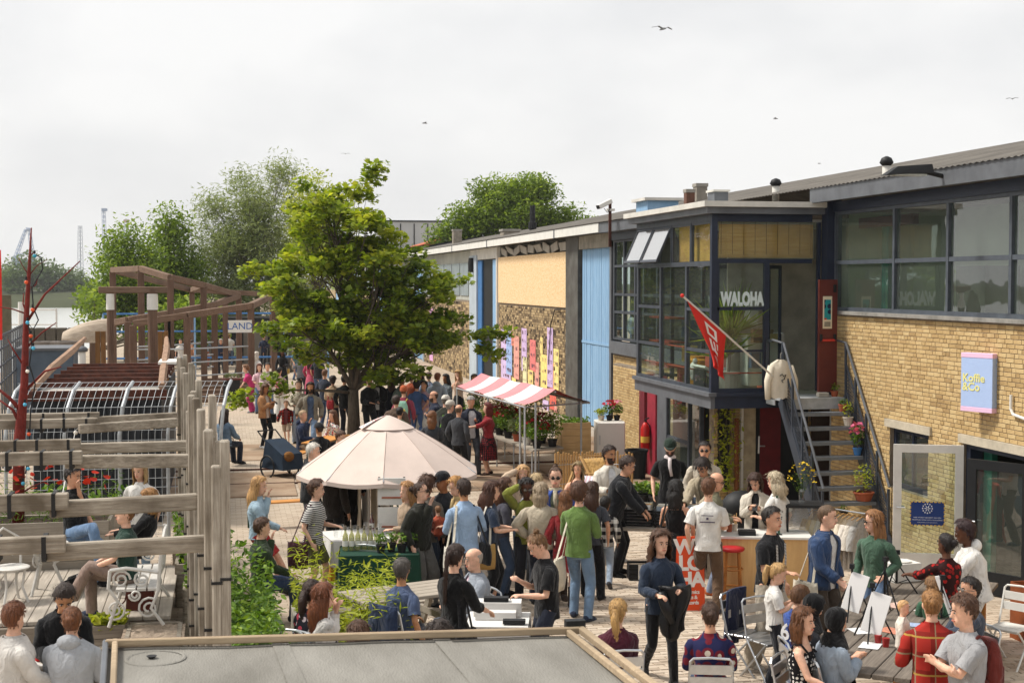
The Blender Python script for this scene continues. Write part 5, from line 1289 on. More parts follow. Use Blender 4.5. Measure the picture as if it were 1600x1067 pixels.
    def fin(mb,nm,m,smooth=True,parent=None):
        mb.v=[(p[0]*s,p[1]*s,p[2]*s) for p in mb.v];return mb.build(nm,m,parent or P,smooth=smooth)
    def ell(c,ax,ay,rx,ry,n):return [c+ax*(math.sin(2*math.pi*k/n)*rx)+ay*(math.cos(2*math.pi*k/n)*ry) for k in range(n)]
    # ---- body: one continuous skin
    B=MB();TB=[(-.11,.11,.09),(-.04,.155,.108),(.05,.152,.105),(.14,.122 if fem else .134,.092),(.26,.142,.102),(.36,.158,.112),(.43,.150,.095),(.49,.108,.072),(.535,.064,.06),(.57,.053,.055)]
    rr=[ell(pel+T*t-Fd*(-.0),X,-Fd,rx*W,ry*W,NS) for t,rx,ry in TB];rr.append(ell(ntop,X,-Fd,.050,.053,NS));rr.append(ell(ntop+Hu*.07,Hr,-Hf,.048,.05,NS));rings_mesh(B,rr)
    for hip,kn,ank,td in LEG:
        c1=kn.lerp(ank,.28)
        B.tube([hip+V3((0,0,.03)),hip.lerp(kn,.35),kn,c1,kn.lerp(ank,.65),ank-V3((0,0,.02))],[.082,.076,.052,.053,.042,.036],9)
        B.tube([ank-td*.055+V3((0,0,-.03)),ank+td*.02+V3((0,0,-.035)),ank+td*.12+V3((0,0,-.05)),ank+td*.17+V3((0,0,-.06))],[.032,.036,.036,.022],8)
    for i,(sj,el,wr_,key) in enumerate(ARM):
        sx=(1,-1)[i];fd=(wr_-el).normalized()
        B.tube([sj-X*sx*.035-T*.02,sj.lerp(el,.12)-T*.008,sj.lerp(el,.35),el,el.lerp(wr_,.3),wr_],[.040,.047,.046,.037,.039,.026],8)
        pn=(-X*sx if key in 'hwvbg' else V3((0,0,-1)) if key in 'frRsc' else-Fd*-1);pn=pn-fd*pn.dot(fd);pn=pn.normalized() if pn.length>.1 else fd.orthogonal().normalized()
        sd=fd.cross(pn).normalized();kn_=wr_+fd*.085
        rings_mesh(B,[ell(wr_+fd*q,sd,pn,w_,t_,8) for q,w_,t_ in ((-.01,.026,.02),(.03,.036,.018),(.07,.041,.016),(.095,.036,.013))])
        curl=.5 if key in 'hwvbg' else .85
        fsgn=1 if sd.dot(V3((0,-1,.3)))>0 else-1
        for j in range(4):
            o0=kn_+sd*(fsgn*(.030-.020*j));L=(.070,.078,.072,.056)[j];d1=(fd*math.cos(curl*.5)+pn*math.sin(curl*.5));d2=(fd*math.cos(curl*1.5)+pn*math.sin(curl*1.5))
            B.tube([o0-fd*.015,o0+d1*L*.5,o0+d1*L*.5+d2*L*.5],[.0095,.0088,.007],6)
        t0=wr_+fd*.025+sd*(fsgn*.030);td1=(fd*.7+sd*fsgn*.6+pn*.35).normalized();B.tube([t0-td1*.01,t0+td1*.035,t0+td1*.035+(fd*.9+pn*.4).normalized()*.03],[.012,.0105,.008],6)
    nh=12 if far else 20;hr_=[]
    for (z,w,f_,b_) in HEADT:
        rg=[]
        for k in range(nh):
            ph=2*math.pi*k/nh;cx,cy=math.sin(ph),math.cos(ph)      # cy>0 front
            y=-(f_*cy) if cy>0 else b_*-cy
            x=w*cx
            if cy>.3 and-.03<z<.035 and .02<abs(x)<.06:y += .006
            rg.append(hb(x,y,z))
        hr_.append(rg)
    rings_mesh(B,hr_)
    B.tube([hb(0,-.078,.028),hb(0,-.098,-.006),hb(0,-.105,-.026),hb(0,-.085,-.038)],[.007,.011,.016,.010],6)
    for sx in (1,-1):B.ball(hb(sx*.074,.012,-.004),(.014,.022,.033),7,5);B.ball(hb(sx*.022,-.080,-.066),(.02,.012,.016),6,4)
    bo=fin(B,'body',skin_mat(skin))
    rm=bo.modifiers.new('remesh','REMESH');rm.mode='VOXEL';rm.voxel_size=.013 if loc.y<18 else .017 if loc.y<24 else .027 if loc.y<40 else .038;rm.use_smooth_shade=True
    sm=bo.modifiers.new('smooth','SMOOTH');sm.factor=.5;sm.iterations=2 if loc.y<24 else 1
    # ---- face
    if not far:
        e=MB();ir=MB();ey=MB();mo=MB()
        for sx in (1,-1):
            e.ball(hb(sx*.031,-.0835,.006),(.013,.006,.007),8,5);ir.ball(hb(sx*.031,-.0885,.006),(.0085,.004,.0068),7,5)
            ey.tube([hb(sx*.014,-.094,.024),hb(sx*.033,-.093,.030),hb(sx*.050,-.082,.024)],[.005,.006,.004],5)
        mo.tube([hb(-.024,-.086,-.060),hb(-.010,-.0945,-.058),hb(.010,-.0945,-.058),hb(.024,-.086,-.060)],[.004,.0075,.0075,.004],6)
        fin(e,'eyes',mat('eye_white','#c9c0b6',.3,0,.02));fin(ir,'irises',mat('eye_dark','#241a14',.3));fin(ey,'eyebrows',hair_mat(hc if hc not in ('#d9cdb9',) else '#8a7a66'));fin(mo,'lips',mat('lips_'+skin,tuple(x*y for x,y in zip(hexc(SKINS[skin]),(.72,.42,.42))),.5))
    # ---- hair and headgear
    def shell(mb,off,zmin,hl,amp=.0,fq=14,zmax=.118,n=18,zlow_face=None,tuck=True):
        zs=[zmin+(zmax-zmin)*(i/9)**.85 for i in range(10)];rings=[];keep=[]
        for z in zs:
            w,f_,b_=head_at(z);rg=[];kp=[]
            for k in range(n):
                ph=2*math.pi*k/n;cx,cy=math.sin(ph),math.cos(ph);an=abs((math.degrees(ph)+180)%360-180)
                lim=hl(z);o_=off if an>lim+14 or not tuck else off*.35
                p=V3((cx,cy,z*9))*1.0
                o_ += amp*mnoise.noise(V3((cx*fq*.35,cy*fq*.35,z*fq*2.2))+V3((rd.random()*0,len(pid),0)))
                top_=max(0,(z-.06)/.058)
                x=(w+o_)*cx;y=-(f_+o_)*cy if cy>0 else (b_+o_)*-cy
                rg.append(hb(x,y,z+off*.9*top_*1.0+amp*.4*mnoise.noise(V3((cx*5,cy*5,z*30)))));kp.append(an>=lim)
            rings.append(rg);keep.append(kp)
        rings_mesh(mb,rings,False,True,lambda i,k,n_:not (keep[i][k] and keep[i][(k+1)%n_] and keep[i+1][k] and keep[i+1][(k+1)%n_]))
    HM=hair_mat(hc);Hb=MB();hl_short=lambda z:0 if z>.082 else 42 if z>.058 else 68 if z>.02 else 92 if z>-.03 else 112
    hl_long=lambda z:0 if z>.088 else 36 if z>.06 else 62 if z>.0 else 70
    down=V3((0,.0,-1))
    def drape(length,rx,ry,wav=.0,a0=66,m=9,back=.02,n=15):
        rings=[]
        for i in range(m):
            t=i/(m-1);z=.035-t*length;rg=[]
            for k in range(n):
                an=R(a0+(360-2*a0)*k/(n-1));sw_=1+.25*math.sin(min(1,t*1.6)*math.pi*.7)
                wv=wav*mnoise.noise(V3((k*1.1,t*length*16,len(label))))+.006*mnoise.noise(V3((k*2.7,t*3,5)))
                tp_=1-.35*max(0,t-.55)
                base=Hc+Hr*(math.sin(an)*(rx*sw_*tp_+wv))+Hf*(math.cos(an)*(ry*sw_*tp_+wv))+Hu*(min(z,.035) if t<.3 else .035-.3*length)
                if t>=.3:base=base+down*((t-.3)*length)
                base=base-Fd*(back*min(1,t*2))
                rg.append(base)
            rings.append(rg)
        vs=[p for r_ in rings for p in r_];Hb.add(vs,[(i*n+k,i*n+k+1,(i+1)*n+k+1,(i+1)*n+k) for i in range(m-1) for k in range(n-1)])
    if hair in ('short','crop','wavy','mop','thin'):
        o_={'short':.018,'crop':.009,'wavy':.026,'mop':.034,'thin':.006}[hair];am={'short':.010,'crop':.002,'wavy':.02,'mop':.02,'thin':.001}[hair]
        if hair=='thin':shell(Hb,o_,-.05,lambda z:100 if z>-.04 else 115,am,zmax=.05)
        else:shell(Hb,o_,-.065 if hair != 'mop' else-.085,hl_short,am)
    elif hair in ('long','longwavy','bob','longcurly','halfcurl'):
        shell(Hb,.022 if hair != 'longcurly' else .034,-.03,hl_long,.012)
        drape({'long':.46,'longwavy':.44,'bob':.24,'longcurly':.42,'halfcurl':.3}[hair],.086 if hair != 'longcurly' else .105,.105,{'long':.012,'longwavy':.035,'bob':.02,'longcurly':.06,'halfcurl':.05}[hair],back=.045 if hair != 'bob' else .015)
    elif hair in ('curly','afro'):
        shell(Hb,.042,-.08,hl_short,.04,26,tuck=False)
    elif hair in ('bun','pony','braid','topbun'):
        shell(Hb,.013,-.07,hl_short,.006)
        if hair=='bun':Hb.ball(hb(0,.125,.035),(.045,.042,.042),10,7)
        elif hair=='topbun':Hb.ball(hb(0,.07,.125),(.036,.036,.034),10,7)
        else:
            L=.26 if hair=='pony' else .5;p0=hb(0,.105,.03);pts=[p0,p0-Hf*.05+V3((0,0,.0)),p0-Hf*.06-Fd*.02+down*L*.4,p0-Hf*.035-Fd*.05+down*L*.75,p0-Hf*.03-Fd*.055+down*L]
            if hair=='braid':
                pts2=[];rs_=[]
                for q in range(15):
                    t=q/14*4;i0=min(3,int(t));pts2.append(pts[i0].lerp(pts[i0+1],t-i0));rs_.append((.028 if q%2 else .02)*(1-.4*q/14))
                Hb.tube(pts2,rs_,8)
            else:Hb.tube(pts,[.02,.035,.042,.035,.012],9)
    if hair != 'none' and Hb.v:
        if not far and hair not in ('crop','thin'):
            us_=set(i for f in Hb.f for i in f);vv=[Hb.v[i] for i in us_ if (Vector(Hb.v[i])-Hc).length>.06];st_=MB();cu=hair in ('curly','afro','longcurly','halfcurl')
            for _ in range(170 if hair in ('short','wavy','mop','bun','topbun') else 300):
                p=Vector(rd.choice(vv))+V3((rd.gauss(0,.008),rd.gauss(0,.008),rd.gauss(0,.008)));nn=V3((p.x-Hc.x,p.y-Hc.y,max(-.01,p.z-Hc.z))).normalized();dn_=V3((rd.gauss(0,.25),rd.gauss(0,.25)+.15,-1));tg=(dn_-nn*nn.dot(dn_)).normalized();sd=nn.cross(tg);w_=rd.uniform(.003,.006);sh_=hair in ('short','wavy','mop','bun','topbun','pony','braid');L=rd.uniform(.02,.042) if sh_ else rd.uniform(.04,.085);lf=.35 if sh_ else .7
                a,b_,c_=p+nn*.002,p+tg*L*.5+nn*rd.uniform(.004,.012)*lf,p+tg*L+nn*rd.uniform(-.002,.014*lf if not cu else .024)+(sd*rd.gauss(0,.02) if cu else Vector())
                q_=c_-Hc
                if q_.dot(Hf)>.02 and q_.dot(Hu)<.07 and abs(q_.dot(Hr))<.085:continue
                st_.add([a-sd*w_,a+sd*w_,b_+sd*w_,b_-sd*w_,c_],[(0,1,2,3),(3,2,4)])
            fin(st_,'hair_strands',hair_mat(hc))['kind']='stuff'
        ho=fin(Hb,'hair',HM)
        if hair in ('long','longwavy','bob','longcurly','halfcurl','braid','pony'):
            md=ho.modifiers.new('s','SOLIDIFY');md.thickness=.012*s;md.offset=0
    if beard:
        bm_=MB();zs=[-.125,-.105,-.08,-.05,-.035];rings_mesh(bm_,[[hb(math.sin(a)*(head_at(z)[0]+.009),-math.cos(a)*(head_at(z)[1]+.007),z) for a in [R(-75+150*k/12) for k in range(13)]] for z in zs],False,False,lambda i,k,n:k==n-1 or (i>=2 and 5<=k<=6));fin(bm_,'beard',HM)
    if cap:
        kind,cc_=cap;cm=MB();cmat=cloth(cc_)
        if kind=='beanie':shell(cm,.024,.0,lambda z:0,.003,tuck=False)
        elif kind=='hijab':
            shell(cm,.022,-.1,lambda z:0 if z>.075 else 46 if z>-.08 else 40,.004,tuck=False);rr=[]
            for (t,rx,ry) in ((0,.085,.10),(.05,.10,.11),(.10,.15,.125),(.16,.19,.14)):rr.append(ell(Hc-Hu*.09-T*t+T*.0,X,-Fd,rx,ry,16))
            rings_mesh(cm,rr,False,False)
        else:
            shell(cm,.022,.03,lambda z:0,.0,tuck=False);br=[]
            for k in range(9):
                a=R(-62+124*k/8);br.append([hb(math.sin(a)*.085,-math.cos(a)*.1,.036),hb(math.sin(a)*.085,-math.cos(a)*.1-.075*math.cos(a*1.1),.026)])
            cm.add([p for q in br for p in q],[(2*i,2*i+2,2*i+3,2*i+1) for i in range(8)])
        o=fin(cm,{'beanie':'beanie','hijab':'headscarf'}.get(kind,'cap'),cmat)
        if kind=='cap':md=o.modifiers.new('s','SOLIDIFY');md.thickness=.006
    if glasses:
        gm=MB()
        for sx in (1,-1):gm.lathe((0,0,0),[(.001,-.002),(.024,-.002),(.024,.002),(.001,.002)],10);k_=40;gm.v[-k_:]=[hb(sx*.032+p[0],-.100-p[2],.006+p[1]*.8) for p in gm.v[-k_:]];gm.tube([hb(sx*.056,-.098,.012),hb(sx*.078,-.03,.012),hb(sx*.08,.02,.008)],.0028,4)
        gm.tube([hb(-.01,-.103,.01),hb(.01,-.103,.01)],.0028,4)
        fin(gm,'glasses',mat('lens_'+glasses,'#1a1715' if glasses=='sun' else '#6d675f',.15))
    # ---- clothes
    TC=cloth(tc);n=18 if far else 28
    def torso(mb,rows,e=0.0,cap0=False,gap=0,seedo=0.0,fold=.017):
        rings=[]
        for (t,rx,ry) in rows:
            rg=[];c=pel+T*t
            if sit and t<-.02:c=pel+T*t*.6
            for k in range(n):
                a=2*math.pi*k/n;q=fold*mnoise.noise(V3((math.sin(a)*2.2,math.cos(a)*2.2,t*13+len(label)+seedo)))
                # rounded-square section so that the shoulders read
                sx_,sy_=math.sin(a),math.cos(a);kx=math.copysign(abs(sx_)**.82,sx_);ky=math.copysign(abs(sy_)**.82,sy_)
                rg.append(c+X*(kx*(rx*W+e+q))+Fd*(ky*(ry*W+e+q)))
            rings.append(rg)
        half=gap*n/720.0
        rings_mesh(mb,rings,cap0,False,(lambda i,k,n_:min((k+.5)%n_,n_-(k+.5)%n_)<half) if gap else None)
    bust=.02 if fem else 0.0
    TT=[(-.09,.176,.132),(-.02,.172,.128),(.06,.162,.122),(.14,.152 if fem else .160,.116),(.24,.160,.124+bust*.6),(.33,.176,.132+bust),(.40,.190,.132),(.445,.190,.118),(.475,.166,.102),(.505,.120,.086),(.532,.083,.075),(.552,.066,.068)]
    def sleeves(mb,kind,e=0.0):
        for i,(sj,el,wr_,key) in enumerate(ARM):
            sx=(1,-1)[i];st=sj-X*sx*.05-T*.01
            if kind=='short':pts=[st,sj.lerp(el,.1)-T*.01,sj.lerp(el,.3),sj.lerp(el,.55),sj.lerp(el,.78)];rs_=[.056,.066,.073,.070,.073]
            elif kind=='three':pts=[st,sj.lerp(el,.1)-T*.01,sj.lerp(el,.3),sj.lerp(el,.6),el,el.lerp(wr_,.35)];rs_=[.056,.066,.073,.065,.059,.057]
            else:pts=[st,sj.lerp(el,.1)-T*.01,sj.lerp(el,.28),sj.lerp(el,.5),sj.lerp(el,.78),el,el.lerp(wr_,.2),el.lerp(wr_,.45),el.lerp(wr_,.7),wr_-(wr_-el).normalized()*.015];rs_=[.056,.066,.073,.063,.066,.060,.063,.054,.055,.043]
            q=MB();q.tube(pts,[r_+e+rd.uniform(-.002,.003) for r_ in rs_],9 if far else 12,cap=False);mb.add(q.v,q.f)
    Tm=MB()
    if top in ('tee','tank','long','three','hoodie','shirt','vest'):
        rows=TT if top != 'tank' else [r_ for r_ in TT if r_[0]<.40]+[(.43,.15,.112)]
        torso(Tm,rows,{'tank':-.008,'hoodie':.014,'shirt':.008}.get(top,.0))
        if top in ('tee',):sleeves(Tm,'short')
        elif top=='three':sleeves(Tm,'three')
        elif top in ('long','hoodie','shirt'):sleeves(Tm,'long',.006 if top=='hoodie' else 0)
        fin(Tm,{'tee':'shirt','tank':'tank_top','hoodie':'hoodie','vest':'vest'}.get(top,'shirt'),TC)
        if top=='tank':
            q=MB()
            for sx in (1,-1):q.tube([pel+T*.40+X*(sx*.09)+Fd*.115,sh+X*(sx*.10)+T*.015+Fd*.02,sh+X*(sx*.09)-Fd*.06,pel+T*.40+X*sx*.08-Fd*.112],.011,6)
            fin(q,'straps',TC)
        if top=='hoodie':q=MB();q.ball(nb_-Fd*.085+T*.0,(.115,.07,.075),12,8);fin(q,'hood',TC)
        if top=='shirt':q=MB();q.lathe((0,0,0),[(.076,0),(.066,.04)],14,False);q.v=[nb_-T*.012+X*p[0]-Fd*p[1]+T*p[2] for p in q.v];fin(q,'collar',TC)
    elif top in ('jacket','coat','blazer','cardigan'):
        if inner:q=MB();torso(q,TT,-.004,fold=.004);fin(q,'shirt',cloth(inner))
        rows=TT if top != 'coat' else [(-.42,.215,.16),(-.3,.205,.152),(-.18,.192,.142)]+TT
        torso(Tm,rows,.020,gap=34 if inner else 0,seedo=4);sleeves(Tm,'long',.010);o=fin(Tm,'jacket',TC)
        md=o.modifiers.new('s','SOLIDIFY');md.thickness=.008;md.offset=-1
        q=MB();q.lathe((0,0,0),[(.088,-.01),(.074,.035)],14,False);q.v=[nb_-T*.012+X*p[0]-Fd*p[1]+T*p[2] for p in q.v];fin(q,'collar',TC)
    elif top=='dress':
        torso(Tm,TT,0);sleeves(Tm,'three');fin(Tm,'dress_bodice',TC)
    BC_=cloth(bc);Bm=MB()
    if bot in ('jeans','trousers','wide','leggings','shorts','cropped'):
        rr=[]
        for (t,rx,ry) in ((-.13,.10,.085),(-.08,.160,.118),(-.02,.166,.122),(.05,.160,.116),(.09,.150,.112)):rr.append(ell(pel+(T*t if not sit else V3((0,0,t))),X,-Fd if not sit else V3((0,1,0)),rx*W,ry*W,14))
        rings_mesh(Bm,rr,True,False)
        K={'jeans':(.094,.086,.070,.066,.062,.060),'trousers':(.098,.090,.076,.074,.070,.068),'wide':(.102,.100,.096,.098,.102,.106),'leggings':(.088,.082,.060,.060,.050,.043),'shorts':(.098,.096,.092),'cropped':(.098,.092,.084,.082)}[bot]
        for hip,kn,ank,td in LEG:
            e_=ank-V3((0,0,.03));full=[hip+V3((0,0,.02)),hip.lerp(kn,.4),kn+V3((0,0,0)),kn.lerp(ank,.3),kn.lerp(ank,.66),e_]
            pts=full if len(K)==6 else [full[0],full[1],hip.lerp(kn,.86)] if len(K)==3 else full[:3]+[kn.lerp(ank,.62)]
            pp_,kk_=[],[]
            for i in range(len(pts)-1):
                for q in (0,.5):pp_.append(pts[i].lerp(pts[i+1],q));kk_.append((K[i]+(K[i+1]-K[i])*q)*(1+rd.uniform(-.03,.04)))
            pp_.append(pts[-1]);kk_.append(K[-1]);q=MB();q.tube(pp_,kk_,10 if far else 12,cap=False);Bm.add(q.v,q.f)
        fin(Bm,{'shorts':'shorts','leggings':'leggings'}.get(bot,'trousers'),BC_)
    elif bot in ('skirt','maxi','mini'):
        Ls={'skirt':.52,'maxi':.78,'mini':.36}[bot];rr=[]
        for i in range(7):
            t=i/6;c=pel+T*.1+V3((0,0,-(Ls+.1)*t));fl_=.135+.10*min(1,t*2.2)**.8+.03*t
            rr.append([c+X*(math.sin(2*math.pi*k/22)*fl_*W*(1+.04*t*math.sin(7*2*math.pi*k/22)))+V3((0,1,0))*(-math.cos(2*math.pi*k/22)*fl_*.82*(1+.04*t*math.cos(9*2*math.pi*k/22))) for k in range(22)])
        rings_mesh(Bm,rr,False,False);fin(Bm,'skirt',BC_)
    Sm=MB()
    for hip,kn,ank,td in LEG:
        bt_=shoes.startswith('boot:');dn=V3((0,0,-1))
        up_=[ank+(kn-ank)*.32] if bt_ else []
        if bt_:Sm.tube([ank+(kn-ank)*.55,ank+(kn-ank)*.2,ank+dn*.03],[.060,.052,.05],10,cap=False)
        Sm.tube([ank-td*.075+dn*.035,ank-td*.055+dn*.030,ank+td*.03+dn*.03,ank+td*.12+dn*.048,ank+td*.175+dn*.055,ank+td*.195+dn*.062],[.018,.043,.047,.045,.036,.016],9)
    fin(Sm,'shoes',cloth(shoes.split(':')[-1]))
    if socks:
        q=MB()
        for hip,kn,ank,td in LEG:q.tube([ank+dn*.01,ank.lerp(kn,.25)],.047,9,cap=False)
        fin(q,'socks',cloth(socks))
    if scarf:q=MB();q.lathe((0,0,0),[(.085,-.03),(.095,0),(.075,.03)],14,False);q.v=[nb_+X*p[0]-Fd*p[1]+T*(p[2]+.01) for p in q.v];q.tube([nb_+Fd*.09,nb_+Fd*.13-T*.12,nb_+Fd*.135+X*.03-T*.28],[.03,.028,.022],7);fin(q,'scarf',cloth(scarf))
    PEOPLE[pid]=dict(o=P,s=s,loc=loc,rz=rz,pel=pel*s,sh=sh*s,nb=nb_*s,T=T,Fd=Fd,arm=[(a*s,b*s,c*s) for a,b,c,_ in ARM],hc=Hc*s,seat=seat,z0=z0)
    return P
def wpt(pid,p):
    d=PEOPLE[pid];return d['loc']+Matrix.Rotation(d['rz'],3,'Z') @ Vector(p)
# ---------------------------------------------------------------- bags
def tote(pid,label,c,side=1,w=.36,h=.38,dy=.0,drop=.50,kind='tote',print_=None,strap='#cfc6b2',sc=None,name='tote_bag',back=False):
    d=PEOPLE[pid];s=d['s'];pl=V3((side*(.245 if not back else .0),(.02+dy) if not back else .17,d['sh'].z/s-drop))*s
    t=thing(name,label,'bag',wpt(pid,pl),d['rz']+(0 if back else R(90)));m=cloth(c)
    q=MB();rr=[]
    for i in range(7):
        z=i/6;th_=(.055 if kind=='tote' else .07)*(math.sin(math.pi*min(.86,.14+z*.8)))**.7;ww=w/2*(1-.10*z*(1 if kind=='tote' else 0)-.12*(1-z)**3)
        rr.append([V3((math.copysign(abs(math.sin(a))**.5,math.sin(a))*ww,math.copysign(abs(math.cos(a))**.8,math.cos(a))*th_,-h+h*z+.008*math.sin(a*5))) for a in [2*math.pi*k/20 for k in range(20)]])
    rings_mesh(q,rr);q.v=[(p[0]*s,p[1]*s,p[2]*s) for p in q.v];q.build('bag_body',m,t,smooth=True)
    if kind != 'pack':
        tp_=wpt(pid,V3((side*.12*s,.0,d['sh'].z+.03*s)));L0=t.location;Mi=Matrix.Rotation(-t.rotation_euler.z,3,'Z');e=Mi @ (tp_-L0)
        q=MB()
        for sx in (-1,1):q.beam((sx*w*.28*s,0,-.01),(sx*.03*s+e.x*.9,e.y,e.z),.03*s,.008)
        q.build('strap',cloth(strap),t)
    if print_:
        for (tx,sz,zz) in print_:text_mesh('lettering',tx,sz,M_black,t,(0,side*-.0585*s*(-1 if False else 1) if False else (.06*s if side<0 else-.06*s),zz),(R(90),0,R(180) if side<0 else 0),.001)
    return t
def backpack(pid,label,c,c2=None,h=.42):
    d=PEOPLE[pid];s=d['s'];p=d['sh']-d['Fd']*.20*s-d['T']*.02
    t=thing('backpack',label,'backpack',wpt(pid,p),d['rz']);q=MB();rr=[]
    for i in range(8):
        z=i/7;f_=(math.sin(math.pi*min(.9,.12+z*.8)))**.45
        rr.append([V3((math.copysign(abs(math.sin(a))**.6,math.sin(a))*.155*f_,math.copysign(abs(math.cos(a))**.7,math.cos(a))*.085*f_,-h+h*z)) for a in [2*math.pi*k/18 for k in range(18)]])
    rings_mesh(q,rr);q.build('bag_body',cloth(c),t,smooth=True)
    BX_((0,.085,-h*.62),(.2,.05,h*.38),ch=.02).build('front_pocket',cloth(c2 or c),t)
    for sx in (-1,1):TU([(sx*.09,-.05,.0),(sx*.10,-.15,.05),(sx*.11,-.29,-.04),(sx*.11,-.30,-.18),(sx*.12,-.15,-.32),(sx*.10,-.05,-.34)],.017,6).build('strap',cloth(c2 or c),t)
    return t
# ================================================================ the crowd (u, v: top of the head in the photograph)
pt=mat_pattern
p_str=pt('knit_stripes','stripes','#c9c6c0','#2d2c30',s=38,duty=.5);p_chk=pt('check_bw','check','#d6d2c8','#1c1b1d',s=9);p_plaid=pt('plaid_red','plaid','#9c2a22','#85725a','#a5823f',s=6)
p_dots=pt('dots_bw','dots','#17161a','#dcd8d2',s=24);p_flow=pt('flowers_navy','flowers','#22244a','#6d1f2c','#cbbfae',s=8);p_redfl=pt('floral_red','speckle','#2b1110','#a3201b','#7d1815',s=17)
p_blk=pt('plaid_kid','check','#8c2420','#1e1616',s=12);p_leaf=pt('blouse_leaf','speckle','#b5ad9c','#6e6558','#d3ccbd',s=26);p_col=pt('blouse_colour','speckle','#d6d3cc','#2f6f7a','#b33b4a',s=22);p_dot2=pt('skirt_reddots','dots','#1d1215','#8f2028',s=26);p_navyfl=pt('floral_black','speckle','#1b1c26','#b5a7ac','#a6394a',s=15);p_shirt=pt('shirt_check','plaid','#8ea2bd','#c9897a','#d8d4cc',s=12);p_grfl=pt('grey_pattern','speckle','#5d6468','#8b9298','#3e4448',s=30)
BLK,NAV,WHT='#1b1b1e','#1f2638','#d9d6d0'
P=person
# --- close by, right
P('walker','young woman with long curly hair, navy top and black boots walking towards us',1033,831,1.70,12,'cf','long','#27364c','leggings',BLK,'longcurly','#4a2f1c','p','boot:#141416','walk',fem=True)
P('maroon','girl with a blonde curled ponytail in a maroon sweatshirt seen from behind',966,937,1.62,190,'ss','long','#4d1a2a','jeans','#2b3a55','pony','#a8834f','p','#8a8a8a','sit',fem=True,hy=-25)
P('flower','woman in a navy cardigan with big flower medallions seen from behind',1110,942,1.68,175,'ff','long',p_flow,'jeans','#33486a','bun','#3c2617','l',BLK,'sit',fem=True,wide=1.08)
P('dots','smiling woman with auburn bob in a black and white dotted sleeveless top',1257,951,1.68,60,'hs','tank',p_dots,'trousers','#23242b','bob','#5f3a1f','p',BLK,'sit',fem=True,hy=-5)
P('hijab1','woman in a black headscarf and pale denim coat drawing at the table',1312,952,1.66,105,'pp','coat','#8ea0b3','jeans','#4f6f95','none',BLK,'l',BLK,'sit',fem=True,cap=('hijab','#141416'),hp=18)
P('hijab2','second woman in a black headscarf behind the dotted top',1279,931,1.66,95,'pp','long','#2a2a30','trousers',BLK,'none',BLK,'l',BLK,'sit',fem=True,cap=('hijab','#121214'),hp=20)
P('boy62','boy in a blue football shirt with number 62 on the back',1254,918,1.26,130,'pp','tee','#2350a8','shorts','#1d3f8c','mop','#5a3b22','p','#cccccc',hp=20)
P('girlwhite','small girl with a blonde ponytail in a white T-shirt painting',1222,882,1.33,85,'pp','tee',WHT,'trousers','#23262f','pony','#b18d5c','p','#999999',fem=True,hp=18)
P('stripes','tall man in a black shirt with two white lace stripes and sand trousers',1207,793,1.84,48,'hf','tee',BLK,'wide','#b5a894','short','#1f1712','l','#c9c2b5',hy=8)
P('denim','man in a blue denim jacket over a white T-shirt with shaved hair',1295,790,1.82,42,'hd','jacket','#274672','trousers','#4d4238','crop','#5b4632','p',BLK,inner=WHT,hy=30)
P('green','woman with long fair hair in a moss green jumper and jeans',1364,799,1.70,-45,'th','long','#3f664d','jeans','#5a7ca6','long','#8a5f3a','p','#777777',fem=True,glasses='sun',hy=-30)
P('redfloral','woman in a red and black patterned dress with her hair tied back',1478,834,1.62,-150,'rf','three',p_redfl,'maxi',p_redfl,'bun','#1c1412','d',BLK,fem=True)
P('whitehood','woman in a white hoodie and white leggings bending over the table',1503,815,1.72,-95,'RR','hoodie',WHT,'leggings','#d3cfc9','mop','#2a1416','d','#c9c9c9',fem=True,lean=14,hp=15)
P('kidgreen','child with light brown hair in green behind the bun woman',1457,903,1.15,170,'ff','tee','#2e6a48','jeans','#3d5878','mop','#7c5a38','p')
P('glassman','man with dark hair and glasses in a slate jacket seated at the painting table',1516,903,1.76,-80,'rs','long','#3c4658','trousers',NAV,'short','#1e1612','l',BLK,'sit',glasses='clear')
P('plaid','woman with a blonde bun in a red tartan shirt carrying a baby',1456,922,1.72,172,'cf','shirt',p_plaid,'trousers','#2a2b33','bun','#8b6237','p',BLK,fem=True,wide=1.1)
P('pack','man in a grey T-shirt with folded arms and a rust red backpack',1503,931,1.80,-75,'xx','tee','#9a9a9c','trousers','#33353b','wavy','#4b2f1c','p',BLK)
# --- stalls in the middle
P('capman','bearded man in a green cap and black T-shirt with a white neckerchief',1047,687,1.86,-8,'hh','tee','#151517','trousers',BLK,'crop','#3b281c','p',BLK,cap=('cap','#22352a'),beard=True,scarf='#dccfcf',hp=10)
P('creamman','man in sunglasses and a cream jumper with a dark rucksack',1101,691,1.86,-5,'fh','long','#c3b7a3','jeans','#37485f','short','#1d1511','l',BLK,glasses='sun')
P('curlyman','man with dark curls bending over the record crates in a beige coat',1095,722,1.80,-35,'rr','jacket','#a89a80','trousers','#4a4238','curly','#241812','l',BLK,inner='#8c8067',lean=18,hp=40)
P('baldman','bald man with glasses in an olive shirt beside the record table',1123,739,1.74,80,'ff','shirt','#6d6b52','jeans','#7d93b3','thin','#4d3a28','l','#c76a2a',glasses='sun',hp=12)
P('whitetee','man with auburn hair in a white printed T-shirt and brown trousers seen from behind',1107,748,1.80,168,'hf','tee',WHT,'trousers','#5d4632','short','#5f3c24','p','#3d4b66')
P('blackdress','woman with black hair in a strappy black dress seen from behind',1056,751,1.68,165,'fh','tank','#161618','skirt','#161618','halfcurl','#15110f','l',BLK,fem=True)
